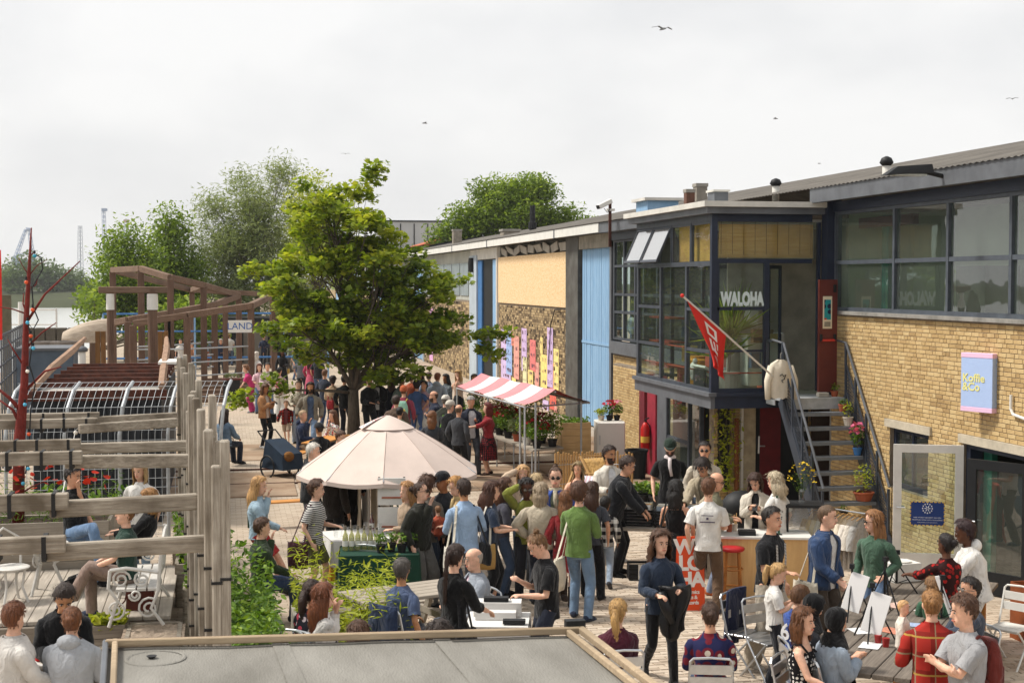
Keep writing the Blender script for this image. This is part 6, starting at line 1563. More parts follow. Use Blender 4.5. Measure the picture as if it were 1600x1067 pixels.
P('suitman','man in a charcoal suit leaning over the record crates',985,715,1.84,72,'RR','jacket','#1f2126','trousers','#17171a','wavy','#35231a','l','#141414',lean=16,hp=22)
P('whiteshirt','laughing dark haired man in an open cream overshirt',953,698,1.82,15,'ff','jacket','#d0c8ba','trousers','#b9b0a0','wavy','#2b1b13','t','#c9c9c9',inner='#d9d9da',beard=True,hy=10)
P('checkboy','boy in a black and white checked fleece walking away',946,776,1.30,172,'hh','long',p_chk,'jeans','#92a9c2','short','#17120f','m','#3a3a3f','walk')
P('ponyback','woman with a long brown ponytail in dark grey behind the green shirt',925,754,1.62,170,'fh','tee','#3c4048','trousers',BLK,'long','#3d2517','l',BLK,fem=True)
P('greenshirt','young man in a green overshirt and blue jeans with a canvas tote seen from behind',905,755,1.80,158,'ff','long','#5d7a35','jeans','#5f83a8','mop','#4a2c19','p','#23304a')
P('bluejacket','man in sunglasses and a bright blue jacket with red shorts',868,731,1.84,-5,'ch','jacket','#1f4fae','shorts','#b02530','topbun','#4a3322','p','boot:#3a2a20',inner='#7d8a72',glasses='sun',scarf='#b7ad93')
P('beigelady','woman with a grey blond bob in a beige jacket seen from behind',845,755,1.68,172,'kk','jacket','#b3a68f','trousers',NAV,'bob','#9c8a72','p',BLK,fem=True,wide=1.05)
P('olive','woman with dark curls and glasses in an olive green jumper, hand on her head',823,751,1.66,10,'fu','long','#7f8424','trousers','#2b2d36','curly','#1b1412','d',BLK,fem=True,glasses='clear')
P('blondgirl','fair haired woman shading her eyes behind the olive jumper',817,728,1.62,10,'hu','long','#c2a88c','jeans','#42566f','bob','#c0996a','p',BLK,fem=True)
P('blondback','woman with ash blond hair between the grey bob and the blue jacket',838,741,1.62,165,'hh','long','#8a8f98','trousers',BLK,'long','#b29a72','p',BLK,fem=True)
P('basket','woman with long wavy brown hair carrying a straw basket',771,753,1.72,100,'ff','tee','#2b3a52','cropped','#17181c','longwavy','#452718','p','#1b1b1b',fem=True)
P('basket2','woman with brown hair just behind the straw basket carrier',790,748,1.68,95,'ff','long','#4a4a58','jeans','#40587a','long','#4d2e1c','p',BLK,fem=True)
P('redskirtlegs','woman in a red jumper half hidden behind the beige jacket',884,768,1.58,175,'hh','long','#8f1f24','shorts','#b8242e','long','#6e4628','p','boot:#3b2a1f',fem=True)
P('blackshirt','person with tied fair hair in a loose black shirt looking at their hands',830,838,1.76,-75,'fp','tee','#1a1a1c','trousers','#232a3c','topbun','#6e4f30','p',BLK,hp=28,hy=-10)
P('braid','woman with a long dark braid in a black top and skirt',713,851,1.72,135,'fs','three','#141415','skirt','#1a1a1c','braid','#2c1a12','p',BLK,fem=True,hy=20)
P('greyblazer','elderly bald man in a pale grey blazer and pink shirt',738,857,1.74,-70,'ff','jacket','#8d96a3','trousers','#5a6474','thin','#9a9186','p',BLK,'sit',inner='#d3b4c2',hp=8)
P('polo','grey haired man in a blue polo shirt seated with his back to us',628,873,1.74,140,'sh','tee','#44587f','trousers','#2d3444','short','#4a443f','t',BLK,'sit',glasses='clear',hy=25)
P('auburn','woman with long auburn hair in a white sweatshirt, hands at her mouth',507,913,1.68,120,'mm','long','#d2cdc7','jeans','#34465f','long','#6b3a1e','p',BLK,'sit',fem=True)
P('floralbraid','dark haired person in a black flowered shirt beside the auburn hair',487,907,1.68,150,'ff','long',p_navyfl,'jeans','#2d3850','pony','#34221a','p',BLK,'sit',fem=True)
P('lowhead1','brown haired person whose head just shows above the grey roof edge',560,972,1.66,180,'ss','long','#3a3f48','jeans',NAV,'bob','#4a2f1d','p',BLK,'sit',fem=True)
P('lowhead2','curly dark haired person just showing above the roof edge below the braid',686,974,1.66,180,'ss','long','#30343c','jeans',NAV,'curly','#2b1e17','l',BLK,'sit')
P('drinker','man in a dark green shirt sipping an orange drink',411,809,1.74,110,'ms','shirt','#2b3a22','jeans','#2c4066','short','#4a301e','p',BLK,'sit',hy=10)
P('blonddenim','woman with long blond hair in a pale denim shirt and red shorts',407,746,1.70,88,'ms','shirt','#8fb0c4','shorts','#b5231f','long','#b98f5c','p','#2b2b2b','sit',fem=True,z0=.0,seat=.75)
P('striped','woman in a striped T-shirt and olive shorts at the bar table',496,751,1.68,80,'fh','tee',p_str,'shorts','#5c5a2d','mop','#4a2f1e','p','#333333',fem=True,wide=1.1)
P('whitehair','white haired man in a dark jacket with his hand on his hip',491,693,1.80,70,'kf','jacket','#2a2d31','trousers','#5d6168','short','#c9c4ba','p',BLK,inner='#c8c8cc',hy=20)
P('umb1','person in black jeans and brown jumper half under the parasol',524,712,1.76,150,'hh','long','#2a2420','jeans','#1b1c20','short','#2a1c14','p',BLK)
P('umb2','person in a black tee with a waist pouch under the parasol',545,706,1.80,170,'ff','tee','#161618','trousers','#17181b','short','#1d1511','l',BLK)
P('darkjacket','woman in sunglasses and dark jacket with her hand at her mouth',657,754,1.70,55,'mh','jacket','#26261f','wide','#5f5d59','bun','#3a2417','p',BLK,fem=True,glasses='sun',hy=15)
P('wavyblond','fair wavy haired woman behind the parasol pole',636,754,1.66,-60,'fh','long','#a58c72','jeans','#455a75','longwavy','#a97d4f','p',BLK,fem=True)
P('brownback','brown haired person between the dark jacket and the cap',668,745,1.70,160,'hh','long','#6a6258','jeans','#37485f','curly','#4a2e1d','l',BLK)
P('greycap','man in a dark cap and grey fleece beside the short blond hair',690,738,1.76,-40,'ff','long','#33363d','trousers',BLK,'crop','#3a281d','m',BLK,cap=('cap','#1f2024'))
P('shortblond','person with a blond bowl cut and yellow scarf',709,748,1.70,-65,'ff','long','#c4a36a','jeans','#485d78','mop','#a5763b','p',BLK,fem=True,hp=14,scarf='#c8ab70')
P('lightblue','man in a light blue shirt with a black shoulder bag seen from behind',724,749,1.80,205,'fc','shirt','#86a9d0','trousers','#5c6470','short','#33221a','t',BLK)
P('phonewoman','woman with brown waves in a cream shirt looking at her phone behind the counter',1178,743,1.66,-15,'pp','jacket','#c9c0b0','jeans','#2c3c58','halfcurl','#3b2317','p',BLK,fem=True,inner=BLK,hp=28)
P('curlyblond','person with bleached curls in a white T-shirt at the counter',1209,739,1.70,-130,'fh','tee',WHT,'trousers',BLK,'halfcurl','#b8aa90','p',BLK,fem=True)
P('deckchair','woman with dark to blonde hair in a brown top sitting in the deck chair',903,723,1.66,-25,'ss','tank','#7a4a2c','trousers','#6d5a48','halfcurl','#8f7a56','l',BLK,'sitf',fem=True,seat=.32,lean=-18)
# --- by the flower stall
P('reddress','red haired woman in a red cardigan and dark dotted skirt holding a carnation',762,630,1.66,-75,'rh','three','#8f1820','skirt',p_dot2,'bob','#5c1a12','p','#3a2118',fem=True,wide=1.12)
P('navyman','grey haired man in a navy jacket taking the flower',736,620,1.82,15,'pf','jacket','#22283a','trousers','#4b4f58','short','#8f8a84','l',BLK,inner='#c9c9cc',hp=22)
P('greycapman','man in a pale cap and black raincoat with a green bag',704,626,1.76,165,'fh','coat','#17181b','trousers','#202126','crop','#8a847c','p',BLK,cap=('cap','#b9b2a5'),hy=-40)
P('capback','person in a dark green coat just beyond the pale cap',697,618,1.76,150,'ff','coat','#2c2f26','trousers',BLK,'crop','#6d665c','p',BLK,cap=('cap','#c4beb2'))
P('baldback','bald man behind the black raincoat',717,632,1.70,150,'hh','long','#3d3f44','trousers',BLK,'thin','#5d4a38','l')
P('curlgrey','woman with frizzy brown hair in dark grey seen from behind',675,643,1.64,178,'hf','long','#33373f','trousers',BLK,'halfcurl','#6d4526','p',BLK,fem=True,wide=1.05)
P('bentgreen','dark haired woman in a green top just above the parasol',625,636,1.62,160,'hh','tee','#3d5c2a','jeans','#33445c','bun','#151010','l',BLK,fem=True)
P('brownjacket','man in a brown corduroy jacket seen from behind',619,618,1.78,175,'hh','jacket','#5d4a3c','trousers','#3a3a40','short','#2f1f16','p',BLK)
P('beanie','person in an orange beanie and berry jumper wearing a mint and yellow rucksack',631,603,1.76,172,'hh','long','#8f2f45','jeans','#263c63','crop','#6b3a1e','p',BLK,cap=('beanie','#b5541f'))
P('jumpsuit','woman with dark bobbed hair in a blue denim jumpsuit, hand on hip',651,595,1.70,178,'hk','tee','#31568c','jeans','#3c639c','mop','#1e1413','l',BLK,fem=True)
P('baldnavy','bald bearded man in a navy jacket with folded arms',677,611,1.78,-80,'xx','jacket','#1d2740','trousers','#2a2d36','thin','#3c2a1e','l',BLK,beard=True)
P('whitetrous','dark haired woman in pink and black beside the denim jumpsuit',662,596,1.68,-20,'kh','tee','#b58f9a','wide','#c5beb2','mop','#161111','l',BLK,fem=True)
P('checkshirt','man in a blue and pink checked shirt seen from behind',670,581,1.80,175,'hf','shirt',p_shirt,'jeans','#3d5579','crop','#4f3422','p',BLK)
P('ginger','ginger haired man in a pale blue hooded top seen from behind',684,583,1.80,170,'hh','hoodie','#a9bad0','jeans','#4a678f','short','#8a4f26','p',BLK)
P('greypat','dark haired woman in a grey patterned jacket near the stall',696,585,1.70,-60,'ff','jacket',p_grfl,'trousers',BLK,'long','#17110f','m',BLK,fem=True)
P('blondskirt','blonde woman in a beige top and long black skirt, hand at her chin',715,579,1.76,-20,'mh','tank','#c2a58d','maxi','#17171a','long','#b18b55','p',BLK,fem=True,hy=-25)
P('stallkeeper','dark haired woman in a pale top behind the striped awning',741,585,1.70,10,'hr','tank','#c9b9ae','trousers',BLK,'long','#1c1512','m',BLK,fem=True)
P('blackhair','dark haired woman laughing in a black coat at the back of the crowd',656,579,1.70,-30,'ff','jacket','#1c1c20','trousers',BLK,'long','#1b1210','l',BLK,fem=True)
P('orangejkt','person in an orange and red striped jacket behind the green jacket',643,584,1.72,160,'hh','jacket','#b0502a','jeans','#41597c','short','#2a1b14','l',BLK)
P('greenjkt','man in a grey green jacket looking to the right',628,588,1.80,60,'hh','jacket','#6d8078','jeans','#3f5676','short','#3d281b','l',BLK,inner='#a7b0a8')
P('navyback','long haired person in a long navy coat seen from behind',612,588,1.74,176,'hh','coat','#1b2030','trousers',BLK,'long','#4b2f1f','p',BLK,fem=True)
P('blackcoat','man in a black coat standing right of the maple trunk',577,588,1.84,35,'ff','jacket','#18181b','trousers','#202124','short','#2b1d14','l',BLK)
P('whitefront','man in a dark open jacket over a white shirt right of the maple trunk',592,586,1.82,-25,'ff','jacket','#1d1d20','trousers','#1e1f22','crop','#6d5a48','p',BLK,inner='#d0cfcc')
P('blackleft','person in a black jumper behind the maple trunk',538,586,1.76,165,'hh','long','#1a1b1f','trousers','#1c2030','bun','#15110f','l',BLK)
P('redbag','woman in a beige knitted cardigan with a red bag seen from behind',520,588,1.70,170,'fh','cardigan','#b59877','trousers','#1d2130','mop','#2c1a15','p',BLK,fem=True)
P('jeansman','man in a navy top and jeans beside the beige cardigan',508,577,1.80,150,'hf','long','#2b3346','jeans','#33527f','crop','#6d4a33','l',BLK)
P('beardlong','long haired bearded man in grey cardigan and blue T-shirt leading a child',485,598,1.84,8,'hg','jacket','#7a7262','jeans','#6d8cb0','longwavy','#2a1e18','m',BLK,'walk',inner='#3f5677',beard=True)
P('leafblouse','woman in a leaf patterned blouse beside the long haired man',466,596,1.70,5,'hf','long',p_leaf,'wide','#8fa0b5','bun','#5d4029','p',BLK,fem=True)
P('kidred','small child in a red checked jacket and beige shorts',447,626,1.18,5,'hg','jacket',p_blk,'shorts','#b59d86','bun','#6a4a30','p','#3a4048','walk',inner='#7a3a42')
P('tanjacket','woman in a tan jacket and black trousers reading her phone',416,601,1.72,62,'pp','jacket','#b07a48','leggings','#17171a','bob','#54341f','m',WHT,fem=True,inner='#d0bcae',hp=22)
P('hoodman','man in a navy hooded top with fair hair sitting on the beer bench',474,641,1.78,78,'mf','hoodie','#1e2d4d','trousers','#8a7862','crop','#a08666','p',BLK,'sit',hy=-20)
P('capseat','man in a dark cap and black jumper at the beer table',498,661,1.74,-150,'ff','long','#18191c','trousers',BLK,'crop','#3c2a1e','t',BLK,'sit',cap=('cap','#2a2c30'))
P('colourblouse','woman in a colourful blouse eating at the beer table',519,642,1.70,-50,'mf','long',p_col,'jeans','#3d5070','long','#5a3a24','p',BLK,'sit',fem=True)
P('navyglass','man with glasses in a navy top bent over the beer table',535,674,1.74,60,'ff','long','#27304a','jeans',NAV,'short','#4a3020','p',BLK,'sit',glasses='clear',lean=10,hp=20)
# --- further back
P('magenta','woman in a bright magenta suit bending over a cart',383,571,1.64,-80,'RR','tee','#c21f6b','wide','#b81c64','curly','#7a5436','p','#888888',fem=True,lean=22)
P('pinktop','woman with red brown hair in a pale pink top and jeans',405,569,1.66,20,'hf','tee','#cfa5ac','jeans','#53749c','long','#5a2a1a','p',BLK,fem=True)
P('pinkshirt','man in a pale pink shirt beside the magenta suit',418,567,1.76,10,'ff','shirt','#cdb2b8','jeans','#4f6f98','short','#171210','l',BLK)
P('pinkback','woman in a pink printed T-shirt and white trousers seen from behind',437,574,1.66,170,'fh','tee','#cf9aa0','wide','#d5d2cc','bun','#17110f','l','#cccccc',fem=True)
P('blackfar','woman in a black dress with a yellow bag beside the timber posts',441,546,1.70,0,'fh','long','#1a1a1c','maxi','#1c1c1e','long','#171110','d',BLK,fem=True)
P('bluefar','fair haired child in teal walking behind the black dress',463,542,1.5,60,'fh','tee','#2f6d80','jeans','#4a678f','short','#a98a5c','p',BLK)
P('greyfar','person in a grey top left of the maple branches',471,553,1.70,160,'hf','tee','#6a6d72','trousers','#33363d','short','#3a271b','l',BLK)
P('pinkskirt','woman in a raspberry dress behind the maple leaves',485,555,1.68,150,'hh','long','#b02b52','maxi','#c04a68','long','#33221a','l',BLK,fem=True)
P('jeansfar','person in blue jeans and black top behind the raspberry dress',497,553,1.74,165,'hh','tee','#22252c','jeans','#44648f','short','#2c1d15','l',BLK)
FARP=[(282,530,'#c9c4bc','#7a3a3a','white top at the left end of the timber frame'),(291,524,'#2d4a78','#8a8a8a','blue jumper with white hair inside the timber frame'),(322,522,'#8fa3bd','#b06a55','pale blue top and coral skirt inside the timber frame'),(313,516,'#c7b9a8','#5a5f68','beige shirt near the blue rails'),(300,531,'#a8714a','#3d5878','brown jacket by the timber steps'),(345,530,'#25314a','#2b2b33','navy top behind the steps'),(359,521,'#cfcac2','#4a5f80','white shirt under the LAND board'),(371,530,'#7d8f6a','#444444','sage top under the LAND board'),(396,519,'#2c5aa5','#3d5878','royal blue top behind the timber posts'),(401,550,'#d0cdc8','#3a3a40','white shirt and braces by the timber posts'),(412,523,'#25304a','#2a2a30','dark blue jacket beyond the timber posts'),(420,519,'#5f88b8','#3d4a60','light blue shirt beyond the timber posts'),(423,512,'#c9bb62','#6b6b6b','yellow top far behind the timber posts'),(451,528,'#6d7a5c','#55504a','olive jacket beyond the maple branch'),(456,527,'#b8a898','#8a7a6a','sand coloured outfit beyond the maple branch'),(335,513,'#6d2f2a','#33363d','dark red top by the blue rails'),(383,512,'#9a8f84','#4a4a50','taupe coat far behind the steps')]
for i,(u,v,a,b,l_) in enumerate(FARP):
    P('far%d'%i,'distant visitor in a '+l_,u,v,1.7,(0,180,60,-70,150)[i%5],('hh','fh','ff','hf')[i%4],('tee','long','jacket')[i%3],a,('jeans','trousers')[i%2],b,('short','long','crop','bob')[i%4],('#3a271b','#c9c0b4','#8a6a42','#1c1512')[(i+(i==1))%4 if i != 1 else 1],'l',fem=i%2==0,group='visitors around the timber frame')
# --- pergola terrace on the left
DK=.45
P('tshirt','man in a black T-shirt and jeans drinking on the edge of the raised bed',116,729,1.80,62,'hm','tee','#17181a','jeans','#5b82ad','short','#241a15','l',BLK,'sits',z0=DK,seat=.62,lean=-8)
P('vestwoman','fair haired woman in a white T-shirt and grey waistcoat with a brown strap',217,722,1.70,-8,'hh','tee',WHT,'jeans','#7390ad','bob','#b5966a','p',BLK,fem=True,z0=.2)
P('greentee','person in a dark green T-shirt and taupe trousers on the white bench',196,786,1.74,-80,'ss','tee','#1f4236','trousers','#8a7468','bun','#7a522f','p','#23304a','sitx',z0=DK,seat=.44)
P('bootsperson','fair haired person in black with black boots stretched from the white bench',229,766,1.70,-85,'ss','long','#151517','shorts','#17171a','bob','#9a6f3f','p','boot:#141414','sitf',fem=True,z0=DK,seat=.40,lean=-20,hp=10,socks='#d0ccc6')
P('whitejacket','man with reddish hair in an off white jacket at the lower left corner',22,941,1.80,120,'ss','jacket','#cfcac3','jeans','#22304d','short','#6a3d22','p',BLK,'sit',hy=35,seat=.5,z0=.1,wide=1.18)
P('greyhood','woman with messy auburn bun in a pale grey hooded jacket seen from behind',112,949,1.70,178,'ff','hoodie','#a9adb3','trousers',NAV,'bun','#6e4326','p',BLK,'sit',fem=True,seat=.5,z0=.1,wide=1.28)
P('darkbent','dark haired man in a black jacket leaning forward at the low table',101,920,1.80,15,'sf','jacket','#16171a','trousers',NAV,'wavy','#2c1e16','t',BLK,'sit',lean=18,hp=35,seat=.5,z0=.1)
P('denimseat','person in a denim jacket sitting behind the weathered posts',352,640,1.70,150,'ss','jacket','#5f7f9c','trousers',NAV,'long','#2a1b14','l',BLK,'sit')
# baby and carried child
P('baby','bald baby in a cream romper with blue socks on the tartan arm',1413,938,.78,60,'ff','long','#d3cabd','trousers','#cfc6ba','crop','#c49a6a','p','#4d6b94','sit',at=None,z0=1.0,seat=.16,name='baby')
P('carried','baby in an orange top in a carrier held by the dark jacket woman',684,790,.74,200,'ff','long','#b5502f','trousers','#a5452c','crop','#7d5a3c','p','#8a5a44','sit',z0=.80,seat=.12,name='baby')
# woven stripes down the black shirt
d_=PEOPLE['stripes'];sm_=MB()
for sx in (-1,1):
    sm_.sheet(lambda u,v:tuple((d_['pel']/d_['s']+d_['T']*(.46-.54*v)+V3((sx*(.085+.04*(u-.5)),0,0))+d_['Fd']*(.146-.02*max(0,.3-v)*3+.002))*d_['s']),2,16)
sm_.build('lace_stripe',pt('lace','stripes','#d9d4cc','#4a4744',s=60),d_['o'])
def back_print(pid,tx,size,t,c,nm='lettering'):
    d=PEOPLE[pid];p=d['pel']+(d['T']*t-d['Fd']*.158)*d['s'];text_mesh(nm,tx,size,mat('print_'+c.lstrip('#'),c,.8),d['o'],p,(R(90),0,R(180)),.004,'CENTER',.004)
back_print('boy62','62',.24,.22,'#d8d8d8'); 
for pid,c,bars in (('whitetee','#4a3f55',((0,.30,.2,.014),(0,.345,.03,.03),(0,.385,.16,.01))),('pinkback','#b03a2a',((0,.3,.2,.04),(.04,.2,.16,.03)))):
    d=PEOPLE[pid];q=MB()
    for (x,t,w,h) in bars:q.box((d['pel']+d['T']*t*d['s']-d['Fd']*.158*d['s']+V3((x,0,0))),(w,.006,h))
    q.build('shirt_print',mat('print_'+c.lstrip('#'),c,.8),d['o'],kind='stuff')
# bags
tote('greenshirt','cream canvas tote lettered NOVUI on the green overshirt','#cfc5ae',1,.38,.42,.12,.60,print_=[('NOVUI',.062,-.25)])
tote('lightblue','black shoulder bag across the light blue shirt','#18181b',-1,.34,.26,.1,.48,strap='#18181b',name='shoulder_bag')
tote('lightblue','off white canvas bag on the right of the light blue shirt','#c9c3b5',1,.36,.42,.1,.50)
tote('denim','cream shoulder bag on the denim jacket','#c9bfa9',-1,.36,.40,.05,.50)
tote('basket','straw basket bag with white handles',pt('straw_weave','stripes','#b5935c','#957443',s=60),-1,.44,.34,.12,.48,name='straw_basket',strap='#d5cdbd')
tote('basket','small white cloth bag above the straw basket','#d2cdc4',1,.28,.2,.1,.44)
tote('redbag','small red bag on the beige cardigan','#a3202a',1,.24,.26,.02,.35,back=True,strap='#a3202a',name='shoulder_bag')
tote('greycapman','bright green carrier bag beside the black raincoat','#6fae2c',1,.36,.42,0,.62,strap='#6fae2c',name='carrier_bag')
tote('tanjacket','black handbag held by the tan jacket woman','#151517',1,.32,.24,-.1,.48,strap='#151517',name='handbag')
tote('blackdress','black cloth bag hanging on the strappy black dress','#121214',1,.32,.36,.08,.55,strap='#121214')
tote('braid','black leather bag under the arm of the woman with the braid','#1c1c1f',-1,.30,.24,0,.5,strap='#1c1c1f',name='shoulder_bag')
tote('curlyblond','dark bag on a green strap at the counter','#1b1d1c',1,.28,.3,.05,.5,strap='#2f5a3c',name='shoulder_bag')
tote('striped','maroon shoulder bag behind the striped T-shirt','#3d1a22',-1,.34,.38,.12,.5,strap='#3d1a22',name='shoulder_bag')
tote('blackfar','mustard bag on the distant black dress','#b08a2a',1,.26,.22,0,.45,strap='#3a2a1a',name='shoulder_bag')
backpack('pack','rust red rucksack on the grey T-shirt','#6b241c','#5a1d17',.5)
backpack('beanie','mint rucksack with a yellow flap','#7fc0a4','#d6b32e',.46)
backpack('creamman','dark rucksack on the cream jumper','#1d1e24',None,.44)
# jacket carried by the walking woman, phones and flowers
d_=PEOPLE['walker'];jk=thing('carried_jacket','black leather jacket folded over the arm of the walking woman','jacket',wpt('walker',(.08,-.24,1.02)),d_['rz'])
def jfn(u,v):return ((u-.5)*(.36-.12*v)+.03*math.sin(v*6),-.03-.05*math.sin(math.pi*u)*(1-.5*v)+.025*math.sin(u*14+v*3),.12-.62*v*(1-.35*abs(u-.4)))
SH(jfn,18,16).build('jacket_body',mat('leather_black','#151517',.38,0,.2,8,bump=.4),jk,smooth=True,thick=.03)
TU([(-.16,-.03,.05),(-.12,-.09,-.1),(-.05,-.09,-.28)],[.055,.06,.04],9).build('sleeve',MATS['leather_black'],jk,smooth=True)
for pid,lab in (('tanjacket','dark phone in the hands of the tan jacket woman'),('phonewoman','black phone in the hands of the woman behind the counter')):
    a=PEOPLE[pid]['arm'][0][2];o=BX_((0,0,0),(.075,.15,.01),ch=.003).build('phone',M_black);o.location=wpt(pid,a+V3((-.03,-.1,.03)));o.rotation_euler=(R(35),0,PEOPLE[pid]['rz']);tag(o,lab,'phone')
# ================================================================ plants in pots
L_herb=mat_tint('leaf_herb',['#2c4416','#4a6a1e','#6c8a2c','#8fa542'],None,.6,trans=.3);L_lime=mat_tint('leaf_lime',['#6d7c1e','#97a22c','#b5b53e'],None,.6,trans=.35);L_grey=mat_tint('leaf_grey',['#55623f','#75805c','#8d946f'],None,.7,trans=.25)
M_terra=mat('terracotta','#a3573a',.85,0,.15,6);M_potblk=mat('pot_black','#1c1c1d',.6);M_potwht=mat('pot_cream','#c9bfae',.7)
PETAL=([(0,0,0),(.5,-.2,.12),(.62,.3,.2),(.1,.5,.12),(-.45,.3,.2),(-.5,-.25,.12),(0,-.55,.15)],[(0,1,2),(0,2,3),(0,3,4),(0,4,5),(0,5,6),(0,6,1)])
def leaves(parent,c,r,n,size,lm,tmpl=LEAF,tilt=1.0,nm='foliage',shell=.5,rs=None):
    rs=rs or rng;d=rs.normal(size=(n,3));d /= np.linalg.norm(d,axis=1)[:,None];q=rs.random(n)**shell
    P_=np.array(c)+d*q[:,None]*np.array(r);P_[:,2]=np.maximum(P_[:,2],.02)
    return scatter_mesh(nm,tmpl[0],tmpl[1],xforms(P_,size*rs.uniform(.6,1.3,n),tilt),np.clip(rs.normal(.5,.22,n),0,1),lm,parent)
def flowers(parent,c,r,n,size,colr,nm='blossom'):
    d=rng.normal(size=(n,3));d /= np.linalg.norm(d,axis=1)[:,None];d[:,2]=np.abs(d[:,2]);P_=np.array(c)+d*np.array(r)
    return scatter_mesh(nm,PETAL[0],PETAL[1],xforms(P_,size*rng.uniform(.7,1.2,n),.8),rng.random(n),mat_tint('petal_'+colr.lstrip('#'),tuple(x*.75 for x in hexc(colr)),hexc(colr),.6,trans=.2),parent)
def potted(label,loc,r=.12,h=.2,ph=.35,pr=.2,n=160,size=.07,lm=None,pot=None,fl=None,nf=25,fs=.06,tmpl=LEAF,name='potted_plant',group=None,cat='plant'):
    t=thing(name,label,cat,loc,random.uniform(0,6),group)
    LA((0,0,0),[(r*.72,0),(r,h*.85),(r*1.08,h*.86),(r*1.08,h),(r*.92,h),(r*.9,h*.9)],12).build('pot',pot or M_terra,t)
    TU([(0,0,h*.8),(.01,0,h+ph*.6)],[.012,.006],5).build('stem',M_bark,t)
    leaves(t,(0,0,h+ph*.5),(pr,pr,ph*.55),n,size,lm or L_herb,tmpl)
    if fl:flowers(t,(0,0,h+ph*.62),(pr*.95,pr*.95,ph*.5),nf,fs,fl)
    return t
def bed(name,label,x0,x1,y0,y1,z0,z1,n,size,lm,m,ph=.45,fl=None,tmpl=LEAF,tilt=1.0,cat='planter',nf=40,fs=.06):
    """planter box of boards with soil and planting"""
    t=thing(name,label,cat,((x0+x1)/2,(y0+y1)/2,z0));a,b_=(x1-x0)/2,(y1-y0)/2;H_=z1-z0;nb=max(1,round(H_/.17))
    for k in range(nb):
        za,zb=H_*k/nb+.003,H_*(k+1)/nb-.003
        for s in (-1,1):
            B2((-a,s*b_-.025,za),(a,s*b_+.025,zb)).build('board',m,t);B2((s*a-.025,-b_+.03,za),(s*a+.025,b_-.03,zb)).build('board',m,t)
    B2((-a+.03,-b_+.03,H_-.12),(a-.03,b_-.03,H_-.06)).build('soil',M_soil,t)
    if n:
        P_=np.stack([rng.uniform(-a,a,n),rng.uniform(-b_,b_,n),np.zeros(n)],1);P_[:,2]=H_-.05+rng.random(n)**1.1*ph*np.clip(.62+.38*np.sin(P_[:,0]*5.3+2*P_[:,1])*np.cos(P_[:,1]*3.7+x0),.22,1.2);P_[:,:2] *= 1+.22*(P_[:,2:3]-H_)/ph
        scatter_mesh('planting',tmpl[0],tmpl[1],xforms(P_,size*rng.uniform(.6,1.3,n),tilt),np.clip(rng.normal(.5,.22,n),0,1),lm,t)['kind']='stuff'
    if fl:P_=np.stack([rng.uniform(-a,a,nf),rng.uniform(-b_,b_,nf),H_+ph*rng.uniform(.5,1.1,nf)],1);scatter_mesh('blossom',PETAL[0],PETAL[1],xforms(P_,fs*rng.uniform(.7,1.2,nf),.8),rng.random(nf),mat_tint('petal_'+fl.lstrip('#'),tuple(x*.75 for x in hexc(fl)),hexc(fl),.6,trans=.2),t)
    return t
# ================================================================ parasol
pc=G(607,893,0);pc.y += .0;us=thing('parasol','large off white parasol over the drinks table','parasol',pc)
M_canv=mat('parasol_canvas','#cdbcb2',.9,0,.06,2,bump=.15,bscale=60);b_=M_canv.node_tree.nodes['Principled BSDF'];b_.inputs['Transmission Weight'].default_value=0
RT,RZ,TZ=1.42,1.60,2.36
TU([(0,0,.1),(0,0,TZ)],.024,10).build('pole',M_white,us);LA((0,0,.86),[(.04,0),(.045,.12),(.035,.14)],10).build('crank_box',M_white,us)
NPN=10
for k in range(NPN):
    a0,a1=2*math.pi*k/NPN+.15,2*math.pi*(k+1)/NPN+.15
    def pan(u,v):
        a=a0+(a1-a0)*u;chord=math.cos((a1-a0)/2)/math.cos(a-(a0+a1)/2);r_=(.12+(RT-.12)*v)*(chord*.9+.1)
        return (r_*math.cos(a),r_*math.sin(a),TZ-.04-(TZ-RZ)*(.08*v+.92*v**1.25)-.035*math.sin(math.pi*u)*v)
    SH(pan,6,8).build('canopy_panel',M_canv,us,smooth=True)
    a=a0;TU([(.1*math.cos(a),.1*math.sin(a),TZ-.09),(.75*math.cos(a),.75*math.sin(a),TZ-.38),(1.4*math.cos(a),1.4*math.sin(a),RZ-.02)],.009,5).build('rib',M_alu,us)
    TU([Vector(pan(0,v_))+V3((0,0,.003)) for v_ in (.05,.3,.55,.8,1)],.005,4).build('seam',mat('canvas_seam','#a8968c',.9),us)
    SH(lambda u,v:tuple(Vector(pan(u,1))+V3((0,0,-.06*v))),4,1).build('valance',M_canv,us)
LA((0,0,TZ-.14),[(.40,0),(.30,.06),(.12,.15),(.02,.19)],20,False).build('vent_cap',M_canv,us,smooth=True)
SH(lambda u,v:(-.42*u*math.cos(-.5+v*.9)-.02,-.42*u*math.sin(-.5+v*.9)-.02,TZ+.055-.18*u**1.2),6,6).build('printed_flap',pt('flap_print','speckle','#d8d2cc','#b9525a','#8f9fb0',s=20),us,smooth=True)
ti=thing('tyre_planter','old tyre planted with yellow flowers at the foot of the parasol','planter',G(607,896,0));LA((0,0,0),[(.26,.02),(.33,.05),(.34,.11),(.31,.19),(.24,.2),(.2,.16),(.2,.06)],20).build('tyre',M_black,ti,smooth=True);leaves(ti,(0,0,.3),(.25,.25,.18),220,.08,L_herb);flowers(ti,(0,0,.4),(.2,.2,.2),20,.04,'#d8b53a')
